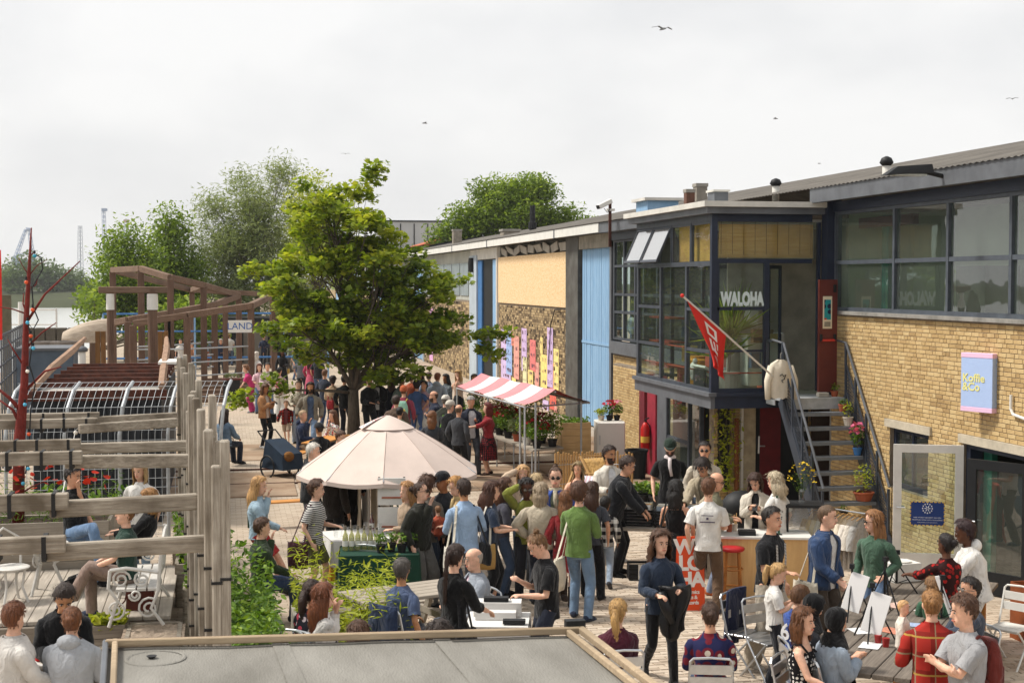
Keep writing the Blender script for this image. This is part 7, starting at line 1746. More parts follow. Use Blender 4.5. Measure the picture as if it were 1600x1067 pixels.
# ================================================================ tables
M_tabw=mat_wood('table_grey','#8f8579','#b0a698',.88,'X',1,.5);M_tabn=mat_wood('beer_pine','#b5763a','#d09550',.7,'X',1,.2);M_cwhite=mat('cloth_linen','#d5d3cf',.9,0,.05,3,bump=.2);M_cgreen=mat('cloth_bottlegreen','#123a2c',.9,0,.15,3,bump=.3)
def draped(label,c,w,l,h,rz,m,drop=.6,cat='table',extra=None):
    t=thing('draped_table',label,cat,c,rz)
    for sx in (-1,1):
        for sy in (-1,1):BM((sx*(w/2-.06),sy*(l/2-.06),0),(sx*(w/2-.06),sy*(l/2-.06),h-.03),.04,.04).build('leg',M_steel,t)
    B2((-w/2,-l/2,h-.03),(w/2,l/2,h)).build('table_top',M_tabw,t)
    def skirt(u,v):
        p=u*2*(w+l)%(2*(w+l)); 
        if p<w:x,y,nx,ny=-w/2+p,-l/2,0,-1
        elif p<w+l:x,y,nx,ny=w/2,-l/2+p-w,1,0
        elif p<2*w+l:x,y,nx,ny=w/2-(p-w-l),l/2,0,1
        else:x,y,nx,ny=-w/2,l/2-(p-2*w-l),-1,0
        f_=.012+(.025+.02*math.sin(u*70))*v;return (x*1.01+nx*f_,y*1.01+ny*f_,h+.006-drop*v)
    q=SH(skirt,90,5);q.quad((-w/2*1.01,-l/2*1.01,h+.006),(w/2*1.01,-l/2*1.01,h+.006),(w/2*1.01,l/2*1.01,h+.006),(-w/2*1.01,l/2*1.01,h+.006));q.build('tablecloth',m,t,smooth=False)
    return t
gtb=draped('trestle table under a bottle green cloth below the parasol',G(594,862,.8)-V3((0,-.1,.8)),1.05,.75,.80,R(-6),M_cgreen,.74)
wtb=draped('table under a white cloth with glasses behind the green one',G(556,836,.82)-V3((0,0,.82)),.85,.9,.82,R(8),M_cwhite,.35)
M_bot=mat_glass('bottle_glass',(.85,.85,.6),.08,.02,.25,(.6,.58,.3));M_clear=mat_glass('drink_glass',(.95,.97,.97),.08,.01,.08,(.8,.8,.8))
def bottle(label,p,m,h=.3,grp='bottles on the drinks table'):
    t=thing('bottle',label,'bottle',p,0,grp);LA((0,0,0),[(.035,0),(.038,.02),(.038,h*.58),(.014,h*.74),(.014,h*.95)],10).build('glass',m,t,smooth=True);LA((0,0,h*.93),[(.017,0),(.017,h*.1)],8).build('stopper',M_bark2,t);LA((0,0,h*.2),[(.0392,0),(.0392,h*.25)],10,False).build('label_band',M_white,t);return t
for j in range(11):
    bottle(('first','second','third','fourth','fifth','sixth')[j%6]+' syrup bottle from the left, '+('front','back')[j // 6]+' row on the green cloth',gtb.location+Matrix.Rotation(gtb.rotation_euler.z,3,'Z') @ V3((-.46+(j%6)*.085,.0+.16*(j // 6),.81)),M_bot)
for j in range(3):bottle(('left','middle','right')[j]+' one of three dark red bottles on the white cloth',wtb.location+V3((.25+.12*j,.2,.84)),mat_glass('bottle_red',(.5,.15,.1),.08,.02,.3,(.25,.05,.04)),.26,'dark bottles')
for j in range(8):
    o=LA((0,0,0),[(.03,0),(.004,.01),(.004,.07),(.033,.1),(.036,.17)] if j%2 else [(.028,0),(.034,.11)],10,False).build('drinking_glass',M_clear);o.location=wtb.location+V3((-.3+.09*j,-.2+.12*(j%3),.83));tag(o,('first','second','third','fourth','fifth','sixth','seventh','eighth')[j]+' drinking glass from the left on the white cloth','glass','glasses on the white cloth')
o=thing('steel_tray','steel tray on the white tablecloth','tray',wtb.location+V3((.3,-.1,.83)));B2((-.16,-.1,0),(.16,.1,.02)).build('tray',M_alu,o)
for j in range(4):potted(('herb seedling in a black tray left of the parasol pole','second black pot of seedlings beside the pole','leafy seedling pot right of the pole','last black pot at the table corner')[j],gtb.location+Matrix.Rotation(gtb.rotation_euler.z,3,'Z') @ V3((.02+.14*j,-.2+.08*(j%2),.81)),.065,.11,.16,.09,60,.06,L_herb,M_potblk,name='seedling_pot')
bd=thing('display_board','white boards hung with jewellery behind the parasol pole','display board',DY(612,800,20.3)*V3((1,1,0)),R(-10))
for k,z in enumerate((.82,1.24)):B2((-.2,-.02,z),(.2,.02,z+.39)).build('panel',M_white,bd);B2((-.14,-.035,z+.1),(.14,-.022,z+.12)).build('jewellery_rod',M_terra,bd)
for s in (-1,1):BM((s*.18,.03,0),(s*.18,.03,1.64),.03,.03).build('upright',M_black,bd)
cr_=thing('clothes_rail','rail hung with pale garments beyond the parasol','clothes rail',DY(580,800,22.0)*V3((1,1,0)),R(5));TU([(-.3,0,0),(-.3,0,1.5),(.3,0,1.5),(.3,0,0)],.018,6).build('frame',M_black,cr_)
for k in range(4):SH(lambda u,v:(-.22+.14*k+.03*math.sin(6*u),(u-.5)*.4,1.45-.85*v),6,6).build('garment',M_cwhite if k%2 else MATS['cream_cloth'],cr_,thick=.03)
oc=thing('orange_crate','orange plastic crate beside the green cloth','crate',G(533,905,0),R(10));B2((-.2,-.15,0),(.2,.15,.03)).b2((-.2,-.15,.03),(-.18,.15,.3)).b2((.18,-.15,.03),(.2,.15,.3)).b2((-.18,-.15,.03),(.18,-.13,.3)).b2((-.18,.13,.03),(.18,.15,.3)).build('crate',mat('crate_orange','#b8801f',.6),oc)
# picnic table
pk=thing('picnic_table','grey weathered picnic table with slanted legs','picnic table',G(632,925,.74)-V3((0,0,.74)),R(20))
for k in range(5):B2((-.7,-.38+.155*k,.72),(.7,-.24+.155*k,.76),ch=.006).build('top_plank',M_tabw,pk)
for s in (-1,1):
    for k in range(2):B2((-.7,s*.62+.12*k-.06,.42),(.7,s*.62+.12*k+.05,.46),ch=.006).build('seat_plank',M_tabw,pk)
    for sx in (-.5,.5):BM((sx,s*.2,.74),(sx,s*.62,0),.045,.09).build('leg',M_tabw,pk)
for sx in (-.5,.5):B2((sx-.03,-.7,.36),(sx+.03,.7,.44)).build('crossbar',M_tabw,pk)
# white jewellery table
jt=draped('white covered jewellery stand at the roof edge',G(779,965,.8)*1.0+V3((0,0,-.8)),.66,.7,.78,R(-14),M_cwhite,.7)
for k in range(2):o=B2((-.28+.03*k,.1-.16*k,.79+0),(.24-.05*k,.33-.16*k,.94-.07*k)).build('display_step',M_cwhite,jt)
o=B2((-.17,.13,.945),(.1,.24,.99)).b2((.06,-.28,.80),(.3,-.18,.84)).build('ring_tray',M_black,jt)
# ================================================================ folding chairs
def chair_src(label,loc,rz,m=M_alu,seatm=None):
    t=thing('folding_chair',label,'chair',loc,rz);sm_=seatm or m
    for s in (-1,1):
        TU([(s*.21,-.24,0),(s*.21,.12,.46),(s*.20,.22,.86),(s*.17,.225,.89),(0,.225,.90)],.0125,7).build('back_frame',m,t)
        TU([(s*.19,.26,0),(s*.19,-.18,.46)],.0125,7).build('leg',m,t)
    for k in range(3):BX_((0,-.14+.13*k,.455),(.38,.11,.018),ch=.004).build('seat_slat',sm_,t)
    for k in range(2):BM((-.2,.185+.02*k,.66+.12*k),(.2,.185+.02*k,.66+.12*k),.018,.09).build('back_slat',sm_,t)
    TU([(-.19,-.18,.44),(.19,-.18,.44)],.01,6).build('crossbar',m,t);return t
ch0=chair_src('empty aluminium folding chair beside the picnic table',G(583,948,0),R(150))
def chair(label,loc,rz):loc=Vector(loc);loc.z=loc.z;return copy_tree(ch0,loc,rz,label)
def under(pid,label,back=.0):
    d=PEOPLE[pid];p=wpt(pid,(0,.02,0));p.z=d['z0']+d['seat']-.465;return chair(label,p,d['rz'])
for pid,lab in (('polo','metal chair under the blue polo shirt'),('greyblazer','metal chair under the pale grey blazer'),('maroon','metal chair under the maroon sweatshirt'),('flower','metal chair under the flowered cardigan'),('dots','aluminium chair under the dotted top'),('hijab1','aluminium chair under the denim coat'),('hijab2','chair under the second headscarf'),('glassman','chair under the slate jacket at the painting table'),('lowhead1','chair under the brown haired head at the roof edge'),('lowhead2','chair under the curly head at the roof edge'),('auburn','chair under the white sweatshirt'),('floralbraid','chair under the flowered black shirt')):under(pid,lab)
chair('aluminium folding chair with a navy jacket over its back',G(1165,1050,0),R(40));chair('second aluminium folding chair behind the dotted top',G(1200,1062,0),R(20))
wc_=chair_src('white metal chair at the right edge beside the rusty planter',G(1578,1040,0),R(-60),M_white)
for (nm,lab,pid_,p,c) in (('draped_jacket','navy jacket hung over a folding chair back',None,G(1160,1050,0)+V3((.0,.1,0)),'#20284a'),('draped_jacket','blue denim jacket hung behind the blue polo shirt','polo',None,'#223557')):
    L_=p if p is not None else wpt('polo',(0,.24,0));t=thing(nm,lab,'jacket',L_,R(40) if p is not None else PEOPLE['polo']['rz'])
    SH(lambda u,v:((u-.5)*(.42+.04*v),.04+.05*math.sin(u*9)*v+.05*math.sin(math.pi*u),.93-.62*v),14,8).build('jacket_body',cloth(c),t,smooth=True,thick=.03)
# ================================================================ flower stall
R0,R1=G(868,608,2.1),G(752,583,2.1);E0,E1=G(820,632,1.76),G(714,603,1.76);B0=G(921,625,1.76);B1=B0+(R1-R0)
fs_=thing('flower_stall','market stall frame with a red and white striped awning','market stall',((R0+R1)/2).xy.to_3d())
M_aw=mat('awning_white','#d9d5d2',.8,0,.04,3);M_ar=mat('awning_pink','#c98488',.8,0,.08,3);M_ard=mat('awning_red','#8f2a26',.8,0,.1,3)
for (Ea,Eb,Ra,Rb,c1,c2) in ((E0,E1,R0,R1,M_ar,M_aw),(B0,B1,R0,R1,M_ard,M_aw)):
    for k in range(7):
        t0,t1=k/7,(k+1)/7
        SH(lambda u,v:tuple(Ea.lerp(Eb,t0+(t1-t0)*u).lerp(Ra.lerp(Rb,t0+(t1-t0)*u),v)+V3((0,0,-.05*math.sin(math.pi*v)-.03*math.sin(math.pi*(t0+(t1-t0)*u)*3)**2))),4,5).build('awning_stripe',(c1,c2)[k%2],fs_,world=True,smooth=True)
    for k in range(7):SH(lambda u,v:tuple(Ea.lerp(Eb,(k+u)/7)+V3((0,0,-.03-.06*v))),3,1).build('valance',M_ard if k%2==0 else M_aw,fs_,world=True)
for (p,z) in ((E0,1.72),(E1,1.72),(E0.lerp(E1,.5),1.72),(B0.lerp(R0,.25),1.74),(B1.lerp(R1,.25),1.74),(E0.lerp(R0,.35),1.8),(E0.lerp(E1,.06),1.7)):TU([(p.x,p.y,0),(p.x,p.y,z)],.024,7).build('pole',M_galv,fs_,world=True)
for a,b2_ in ((E0,E1),(R0,R1),(B0,B1),(E0,B0),(E1,B1)):TU([a-V3((0,0,.06)),b2_-V3((0,0,.06))],.02,6).build('rail',M_galv,fs_,world=True)
T0,T1=G(800,742,.78)*1,E1*1;tA=E0.lerp(R0,.25);tB=E1.lerp(R1,.25);dirx=(B0-E0).normalized()
stt=thing('stall_table','long trestle table of potted flowers under the striped awning','table',tA.lerp(tB,.5).xy.to_3d())
MB().add([tA.xy.to_3d()+V3((0,0,.76)),tA.xy.to_3d()+dirx*.9*V3((1,1,0))+V3((0,0,.76)),tB.xy.to_3d()+dirx*.9*V3((1,1,0))+V3((0,0,.76)),tB.xy.to_3d()+V3((0,0,.76))]+[tA.xy.to_3d()+V3((0,0,.72)),tA.xy.to_3d()+dirx*.9*V3((1,1,0))+V3((0,0,.72)),tB.xy.to_3d()+dirx*.9*V3((1,1,0))+V3((0,0,.72)),tB.xy.to_3d()+V3((0,0,.72))],[(0,1,2,3),(7,6,5,4),(0,4,5,1),(1,5,6,2),(2,6,7,3),(3,7,4,0)]).build('table_top',M_tabw,stt,world=True)
for k in range(5):
    for o_ in (.06,.8):q=tA.lerp(tB,.03+.235*k)+dirx*o_;TU([(q.x,q.y,0),(q.x,q.y,.72)],.018,6).build('leg',M_galv,stt,world=True)
SP=['red geranium in a black pot at the near corner of the stall','upright green shrub next to the near red geranium','bushy conifer in a white bucket at the stall end','red geranium in the middle row of the stall','feathery grey green plant in a terracotta pot','tall yellow flowered shrub in the stall','red carnation pot behind the yellow shrub','low silver leaved plant near the stall poles','red geranium at the far half of the stall','round green bush at the far half of the stall','pale pink geranium at the far end of the stall','red geranium at the far corner of the stall','dark green seedling pot at the far end','tall dark green shrub at the back of the stall','olive toned bush at the back of the stall','small lime plant on the stall edge']
for j in range(16):
    t_=.04+(j // 2)*.125;q=tA.lerp(tB,t_)+dirx*(.22+.45*(j%2));red=j in (0,3,6,8,11);q=V3((q.x,q.y,.765))
    potted(SP[j],q,.11,.17,(.42,.62,.66,.46,.4,.85,.5,.36,.46,.6,.46,.46,.4,.9,.75,.35)[j],(.3,.26,.28,.3,.28,.32,.3,.28,.3,.32,.3,.28,.24,.34,.32,.22)[j],520,.075,(L_herb,L_green,L_green,L_herb,L_grey,L_lime,L_herb,L_grey)[j%8],(M_potblk,M_potblk,M_white,M_potblk,M_terra)[j%5],'#9c1018' if red else '#d9c8c4' if j==10 else '#d8b53a' if j==5 else None,45,.075)
# stick fence, fridge, crate planter, deck chairs
M_stick=mat_wood('chestnut_stick','#a8814f','#c9a06a',.85,'Z',1,.4)
for lab,ua,va,ub,vb in (('split chestnut paling fence in front of the stall end',868,775,938,770),('short split paling fence beside the white fridge',938,772,992,775)):
    A,B=G(ua,va,0),G(ub,vb,0);t=thing('paling_fence',lab,'fence',A.lerp(B,.5));n=int((B-A).length/.062)
    for k in range(n):q=A.lerp(B,k/n);BX_((q.x,q.y,.45+random.uniform(-.04,.03)),(.042,.03,.9+random.uniform(-.06,.06)),rz=random.uniform(-.4,.4),ch=.006).build('paling',M_stick,t,world=True)
    for z in (.25,.65):TU([(A.x,A.y-.03,z),(B.x,B.y-.03,z)],.006,4).build('wire',M_galv,t,world=True)
fp=G(952,738,0);fg=thing('old_fridge','old white fridge with flower pots on top','refrigerator',fp,R(-8));BX_((0,0,.62),(.66,.62,1.2),ch=.02).build('cabinet',mat('enamel_white','#e0ddd5',.35,0,.04,2),fg);BX_((0,-.325,.62),(.64,.05,1.16),ch=.015).build('door',MATS['enamel_white'],fg);BX_((-.27,-.36,.8),(.03,.03,.22)).build('handle',M_alu,fg)
for j,(dx,c,lm_) in enumerate(((-.2,None,L_lime),(.0,'#c2304a',L_herb),(.18,'#d8809a',L_herb))):potted(('lime coloured plant on the old fridge','pot with red blooms on the old fridge','pot with pink blooms on the old fridge')[j],fp+V3((dx,0,1.22)),.08,.12,.3 if j else .16,.16,150,.07,lm_,M_potblk if j else M_potwht,c,16,.08)
M_ply0=mat_wood('pallet_pale','#b0946a','#cbb18a',.85,'X',1,.4)
cp_=bed('pallet_planter','pallet wood planter with herbs against the blue door',G(912,720,0).x-.3,G(912,720,0).x+.45,35.2,35.9,0,.85,350,.09,L_herb,M_ply0,.25)
def deck(lab,loc,rz,m):
    t=thing('deck_chair',lab,'deck chair',loc,rz)
    for s in (-1,1):BM((s*.28,-.55,0),(s*.28,.5,.95),.03,.045).build('frame_bar',M_stick,t);BM((s*.25,.45,0),(s*.25,-.45,.40),.03,.045).build('frame_bar',M_stick,t)
    SH(lambda u,v:((u-.5)*.5,-.42+.88*v,.40+.5*v-.17*math.sin(math.pi*v)),6,12).build('sling',m,t,smooth=True,thick=.006)
    for (y,z) in ((.5,.94),(-.45,.4),(.45,.03)):TU([(-.29,y,z),(.29,y,z)],.016,6).build('crossbar',M_stick,t)
deck('deck chair with a pale striped sling in front of the paling fence',wpt('deckchair',(0,.1,0))*1,PEOPLE['deckchair']['rz'],pt('sling_stripes','stripes','#cfd3da','#c9a8b0',s=14,axis='X'));deck('yellow wooden deck chair behind the cream overshirt',G(945,790,0),R(15),cloth('#c99a4a'))
# ================================================================ record stall
rt_=thing('record_table','rough timber table of record crates','table',G(1030,905,0)+V3((.1,.5,0)),R(-24));RZm=Matrix.Rotation(R(-24),3,'Z')
for k in range(5):B2((-.95,-.42+.17*k,.70),(.95,-.26+.17*k,.74)).build('top_plank',M_tabw,rt_)
for sx in (-.85,.85):
    for sy in (-.35,.35):BM((sx,sy,0),(sx,sy,.7),.07,.07).build('leg',M_tabw,rt_)
def crate(lab,loc,rz,w=.42,d=.34,h=.28,full=True):
    t=thing('record_crate',lab,'crate',loc,rz,'record crates')
    B2((-w/2,-d/2,0),(w/2,d/2,.015)).build('crate_floor',M_black,t)
    for k in range(5):
        z0_=.03+k*(h-.05)/5
        for s in (-1,1):B2((-w/2,s*d/2-.008,z0_),(w/2,s*d/2+.008,z0_+.035)).build('crate_slat',M_black,t);B2((s*w/2-.008,-d/2,z0_),(s*w/2+.008,d/2,z0_+.035)).build('crate_slat',M_black,t)
    if full:
        for k in range(14):c=random.choice(('#d0cbc0','#8fa3b5','#3a3f4a','#b5543f','#c9b26a','#e0ddd6'));o=BX_((0,0,0),(w-.06,.006,.30)).build('record_sleeve',cloth(c),t);o.location=(0,-d/2+.03+k*(d-.06)/13,.17);o.rotation_euler=(R(random.uniform(-14,6)),0,0)
    return t
for j in range(4):crate(('black record crate at the near left end of the rough table','second black record crate from the left','third black record crate from the left','black record crate at the right end of the rough table')[j],rt_.location+RZm @ V3((-.7+.46*j,-.12+.06*(j%2),.745)),R(-24))
crate('black crate with a paper note standing under the record table',G(1000,905,0),R(-10),.35,.3,.28,False);o=BX_((0,0,0),(.16,.004,.22)).build('paper_note',M_white);o.location=G(1000,905,0)+V3((0,-.18,.15));tag(o,'white paper note taped to the lower crate','paper')
for j in range(3):o=BX_((0,0,0),(.31,.31,.006)).build('record_sleeve',cloth(('#d8d5cf','#8fa0b0','#c9c4ba')[j]));o.location=rt_.location+RZm @ V3((-.1+.35*j,.27,.75+.01*j));o.rotation_euler=(R(12),0,R(20*j));tag(o,('white record sleeve lying on the table','blue grey record sleeve lying on the table','cream record sleeve lying on the table')[j],'record')
# orange A-board
ab=thing('pavement_sign','orange A-board with white letters before the record table','sign',G(1081,955,0),R(-8));M_or=mat('sign_orange','#d64a1a',.6,0,.05,3)
o=BX_((0,0,.5),(.36,.02,1.0)).box((-.14,0,-.0),(.08,.02,.06)).box((.14,0,0),(.08,.02,.06)).build('front_panel',M_or,ab);o.rotation_euler=(R(-8),0,0);o2=BX_((0,0,.5),(.36,.02,1.0)).build('rear_panel',M_or,ab);o2.location=(0,.3,0);o2.rotation_euler=(R(8),0,0)
M_lw=mat('sign_cream','#e2dcd6',.6,0,.02)
for tx,sz,z in (('WA',.27,.86),('LO',.27,.64),('HA',.27,.42),("ceramics",.068,.26),('cuts &',.068,.19),('records',.068,.12)):text_mesh('lettering',tx,sz,M_lw,o,(0,-.013,z),(R(90),0,0),.001,'CENTER',.012 if sz>.1 else .002,.9)
# tubs of greens by the window
for j,(u,v) in enumerate(((998,795),(1015,792),(1030,798))):potted(('round black tub by the paling fence','black tub of leafy greens by the window','low black pot of basil by the window')[j],G(u,v,0),.2,.3,.22,.22,200,.09,L_herb,M_potblk)
gp_=thing('covered_grill','black covered grill under the glass bay','grill',G(1158,850,0));BA((0,0,.62),(.36,.3,.3),14,8).build('cover',M_black,gp_,smooth=True);LA((0,0,0),[(.3,0),(.26,.5)],12).build('base',M_black,gp_)
# ================================================================ climbing plant and stair pots
vn=thing('climbing_vine','climbing vine with light green leaves on the brick pier under the bay','climber',(gx(1130),GY-.08,0))
for x in (-.12,.05,.2):TU([(x,0,0),(x+.04,0,.8),(x-.03,0,1.5),(x+.02,0,2.1)],.008,5).build('stem',M_bark,vn)
P_=np.stack([rng.normal(0,.16,420),rng.uniform(-.14,0,420),rng.uniform(.25,2.1,420)],1);scatter_mesh('foliage',LEAF[0],LEAF[1],xforms(P_,.095*rng.uniform(.6,1.3,420),1.1),np.clip(rng.normal(.6,.2,420),0,1),L_lime,vn)
sp_=lambda i:(SYT+(SYB-SYT)*(i+1)/(NT+1)-.03,SZT*(1-(i+1)/(NT+1))+.008)
for j,(i,x,kw) in enumerate(((-1,SX1-.1,dict(r=.07,h=.1,ph=.14,pr=.1,n=60,size=.05,lm=L_green,pot=M_terra)),(0,SX1-.12,dict(r=.08,h=.13,ph=.1,pr=.09,n=50,size=.05)),(1,SX1-.1,dict(r=.09,h=.16,ph=.3,pr=.1,n=60,size=.06,lm=L_lime,pot=M_potwht)),(3,SX1-.08,dict(r=.08,h=.13,ph=.4,pr=.13,n=120,size=.07,fl='#d96a92',nf=30,fs=.07,pot=M_bluedk)),(6,SX1-.2,dict(r=.17,h=.15,ph=.5,pr=.2,n=150,size=.06,lm=L_lime)),(7,SX0+.5,dict(r=.07,h=.1,ph=.1,pr=.08,n=40,size=.05,pot=M_potblk)))):
    y,z=sp_(i) if i>=0 else (SYT+.2,SZT+.005);potted(('small plant at the stair head','clay pot on the top stair tread','cream pot with trailing greens on the second tread','blue pot with pink blooms on the stair','wide terracotta bowl with a wispy shrub low on the stair','small black pot near the foot of the stair')[j],(x,y,z),**kw)
o=tag(BX_((0,0,.04),(.2,.12,.08),ch=.008).build('loose_brick',M_conc),'loose grey brick on the stair landing','brick');o.location=(SX1-.35,SYT+.15,SZT+.004)
yk=thing('yucca_plant','tall yucca in a grey pot behind the WALOHA window','plant',(BX+.5,BY0+.5,bz));LA((0,0,0),[(.16,0),(.2,.45),(.22,.46),(.22,.5)],14).build('pot',M_conc,yk);TU([(0,0,.45),(.05,0,1.2)],.03,6).build('stem',M_bark,yk)
P_=np.concatenate([np.tile([[.05,0,1.2]],(90,1)),np.tile([[-.05,.1,.8]],(50,1))])+rng.normal(0,.03,(140,3));scatter_mesh('foliage',BLADE[0],BLADE[1],xforms(P_,.9*rng.uniform(.7,1.2,140),.75),rng.random(140),L_green,yk)
# ================================================================ counter, stool, cabinet, clothes rack
M_ply=mat_wood('plywood_light','#c9a06a','#dcb983',.7,'Z',.6,.15)
ctr=thing('plywood_counter','light plywood counter with a white top','counter',G(1190,935,0)+V3((0,.35,0)),R(-16));B2((-.55,-.3,0),(.75,-.27,.84)).b2((-.55,-.27,0),(-.52,.3,.84)).b2((.72,-.27,0),(.75,.3,.84)).build('front',M_ply,ctr);B2((-.6,-.34,.84),(.8,.34,.87)).build('worktop',M_white,ctr)
CM=Matrix.Rotation(R(-16),3,'Z');cpt=lambda x,y,z=.875:ctr.location+CM @ V3((x,y,z))
bp=thing('brush_pot','cluster of jars full of wooden brushes on the counter','jar',cpt(-.38,.05)); 
for k in range(4):LA((.1*k-.15,.05*(k%2),0),[(.04,0),(.045,.1)],10).build('jar',M_potwht if k%2 else M_terra,bp)
for k in range(30):x=-.15+.1*(k%4)+random.uniform(-.02,.02);TU([(x,.02,.05),(x+random.uniform(-.03,.03),.02+random.uniform(-.03,.03),.2+random.uniform(0,.06))],.005,4).build('brush',M_ply,bp)
o=tag(B2((-.12,-.1,0),(.12,.1,.06)).build('black_dish',M_black),'black dish on the white counter top','dish');o.location=cpt(-.1,-.15);o.rotation_euler=(0,0,R(-16))
st_=thing('rattan_stool','bamboo bar stool with a red seat','stool',G(1144,938,0));M_cane=mat('cane','#a0662c',.6,0,.25,12)
LA((0,0,.70),[(.15,0),(.17,.02),(.165,.05),(.05,.065)],18).build('seat',mat('seat_red','#b01d22',.45),st_,smooth=True)
for k in range(4):a=k*math.pi/2+.5;TU([(.12*math.cos(a),.12*math.sin(a),.7),(.17*math.cos(a),.17*math.sin(a),0)],.02,7).build('leg',M_cane,st_)
for z,r_ in ((.18,.162),(.45,.142)):TU([(r_*math.cos(k*math.pi/8),r_*math.sin(k*math.pi/8),z) for k in range(17)],.012,5,cap=False).build('ring',M_cane,st_)
gc=thing('glass_cabinet','black framed glass display case on legs by the counter','display case',G(1262,925,0)+V3((0,.2,0)),R(-16))
for sx in (-.24,.24):
    for sy in (-.2,.2):BM((sx,sy,0),(sx,sy,1.22),.03,.03).build('post',M_black,gc)
B2((-.28,-.24,1.22),(.28,.24,1.26)).build('top',M_black,gc);B2((-.25,-.21,.7),(.25,.21,.73)).build('shelf',M_ply,gc);B2((-.22,-.2,.74),(.22,-.195,1.21)).b2((-.235,-.19,.74),(-.23,.19,1.21)).build('pane',M_clear,gc)
for k in range(5):LA((-.16+.08*k,.02,.735),[(.03,0),(.035,.06+.05*(k%3))],10).build('ceramic_cup',M_potwht,gc)
vs_=thing('flower_vase','glass vase of yellow wild flowers on the display case','vase',gc.location+V3((-.02,0,1.265)));LA((0,0,0),[(.04,0),(.045,.16),(.03,.2)],10,False).build('vase',M_clear,vs_)
for k in range(16):TU([(0,0,.05),(random.uniform(-.2,.2),random.uniform(-.15,.15),random.uniform(.35,.6))],.003,4).build('stem',L_herb,vs_)
flowers(vs_,(0,0,.28),(.22,.16,.3),46,.035,'#d8b81e');leaves(vs_,(0,0,.3),(.16,.12,.2),80,.05,L_herb,NARROW)
rk=thing('clothes_rack','clothes rail of yellow, cream and grey shirts','clothes rail',G(1312,930,0)+V3((.1,.25,0)),R(-62));TU([(-.5,0,0),(-.5,0,1.18),(.5,0,1.18),(.5,0,0)],.018,7).build('frame',M_alu,rk)
for k in range(11):
    c=('#c99a35','#d3a84a','#d8bf8a','#d9cbb2','#d3c0a2','#dccfb8','#c9b89c','#d8c9b0','#d5ccc0','#cfc6b8','#a9a7a2')[k];x=-.44+.085*k;g_=MB()
    g_.sheet(lambda u,v:(x+.02*math.sin(7*u)*v+.012,(u-.5)*(.18+.30*min(1,v*5)),1.12-.75*v-.1*abs(u-.5)*(1-v)),10,8);g_.sheet(lambda u,v:(x+.02*math.sin(7*u+1)*v-.012,(u-.5)*(.18+.30*min(1,v*5)),1.12-.75*v-.1*abs(u-.5)*(1-v)),10,8)
    for s in (-1,1):g_.tube([(x,s*.2,1.0),(x,s*.29,.82),(x,s*.3,.68)],[.06,.06,.055],8,cap=False)
    g_.build('hung_shirt',cloth(c),rk,smooth=True);TU([(x,-.15,1.09),(x,0,1.14),(x,.15,1.09)],.008,5).build('hanger',M_stick,rk)
# ================================================================ painting table with easels
A_,B_=G(1345,1030,.76),G(1475,905,.76);ax_=(B_-A_);pl_=ax_.length;rz_=math.atan2(ax_.y,ax_.x);mid_=A_.lerp(B_,.48)
ptb=thing('painting_table','long dark weathered table covered with painting things','table',(mid_.x,mid_.y,0),rz_);PM=Matrix.Rotation(rz_,3,'Z');PW=.62;M_tabd=mat_wood('table_dark','#5a524a','#857b70',.85,'X',1,.5)
for k in range(6):B2((-pl_/2-.35,-PW+.21*k,.70),(pl_/2+.25,-PW+.2+.21*k,.75),ch=.006).build('top_plank',M_tabd,ptb)
for sx in (-pl_/2-.2,pl_/2):
    for sy in (-.45,.45):BX_((sx,sy,.35),(.12,.12,.7)).build('leg',M_tabn,ptb)
B2((-pl_/2-.3,-.52,.56),(pl_/2+.2,-.47,.7)).build('apron',M_tabd,ptb)
tpt=lambda u,v,z=.752:G(u,v,z)
def easel(lab,p,rz,m,w=.24,h=.42,tall=.45):
    t=thing('table_easel',lab,'easel',p,rz)
    for k in range(3):a=k*2*math.pi/3+.5;TU([(0,.03,tall),(.24*math.cos(a),.03+.24*math.sin(a),0)],.009,5).build('leg',M_black,t);TU([(.24*math.cos(a)*.55,.03+.24*math.sin(a)*.55,tall*.45),(0,.03,tall*.3)],.005,4).build('brace',M_black,t)
    TU([(0,.03,tall*.3),(0,.03,tall+.12)],.013,6).build('mast',M_black,t);BX_((0,.02,tall+.12),(.05,.05,.05)).build('head',M_black,t)
    if m:o=BX_((0,0,h/2),(w,.015,h),ch=.003).build('canvas',m,t);o.location=(0,-.1,.1);o.rotation_euler=(R(-18),R(14),0)
    return t
M_canvas=mat('canvas_white','#dcdad8',.8,0,.02)
easel('easel with a blank white canvas nearest the denim coat',tpt(1362,1000),R(-35),M_canvas,.21,.42);easel('easel with a blank canvas beside the black headscarf',tpt(1330,965),R(-35),M_canvas,.2,.42);easel('easel holding a brown board before the denim jacket',tpt(1287,935,.6),R(-10),mat('kraft_board','#b5894f',.8),.26,.36,.5);easel('bare tripod easel in the middle of the painting table',tpt(1385,960),R(20),None,tall=.5);easel('bare tripod easel at the far end of the painting table',tpt(1405,925),R(60),None,tall=.36);easel('easel with a narrow canvas seen edge on before the slate jacket',tpt(1475,985),R(75),M_canvas,.16,.5)
for j,(u,v,c,w) in enumerate(((1345,985,'#d9d9d9',.2),(1395,985,'#c97a5a',.22),(1420,975,'#8fa8d0',.18),(1450,955,'#d8d4cc',.2),(1400,945,'#d5b0a0',.2),(1360,1008,'#dddddd',.2))):
    o=BX_((0,0,0),(w,w*1.3,.003)).build('painted_sheet',cloth(c));o.location=tpt(u,v,.754+.001*j);o.rotation_euler=(0,0,.5*j);tag(o,('white sheet beside the near easel','sheet with orange paint on the table','sheet with blue paint on the table','white sheet by the baby','sheet with pink paint on the table','white sheet at the near table edge')[j],'paper')
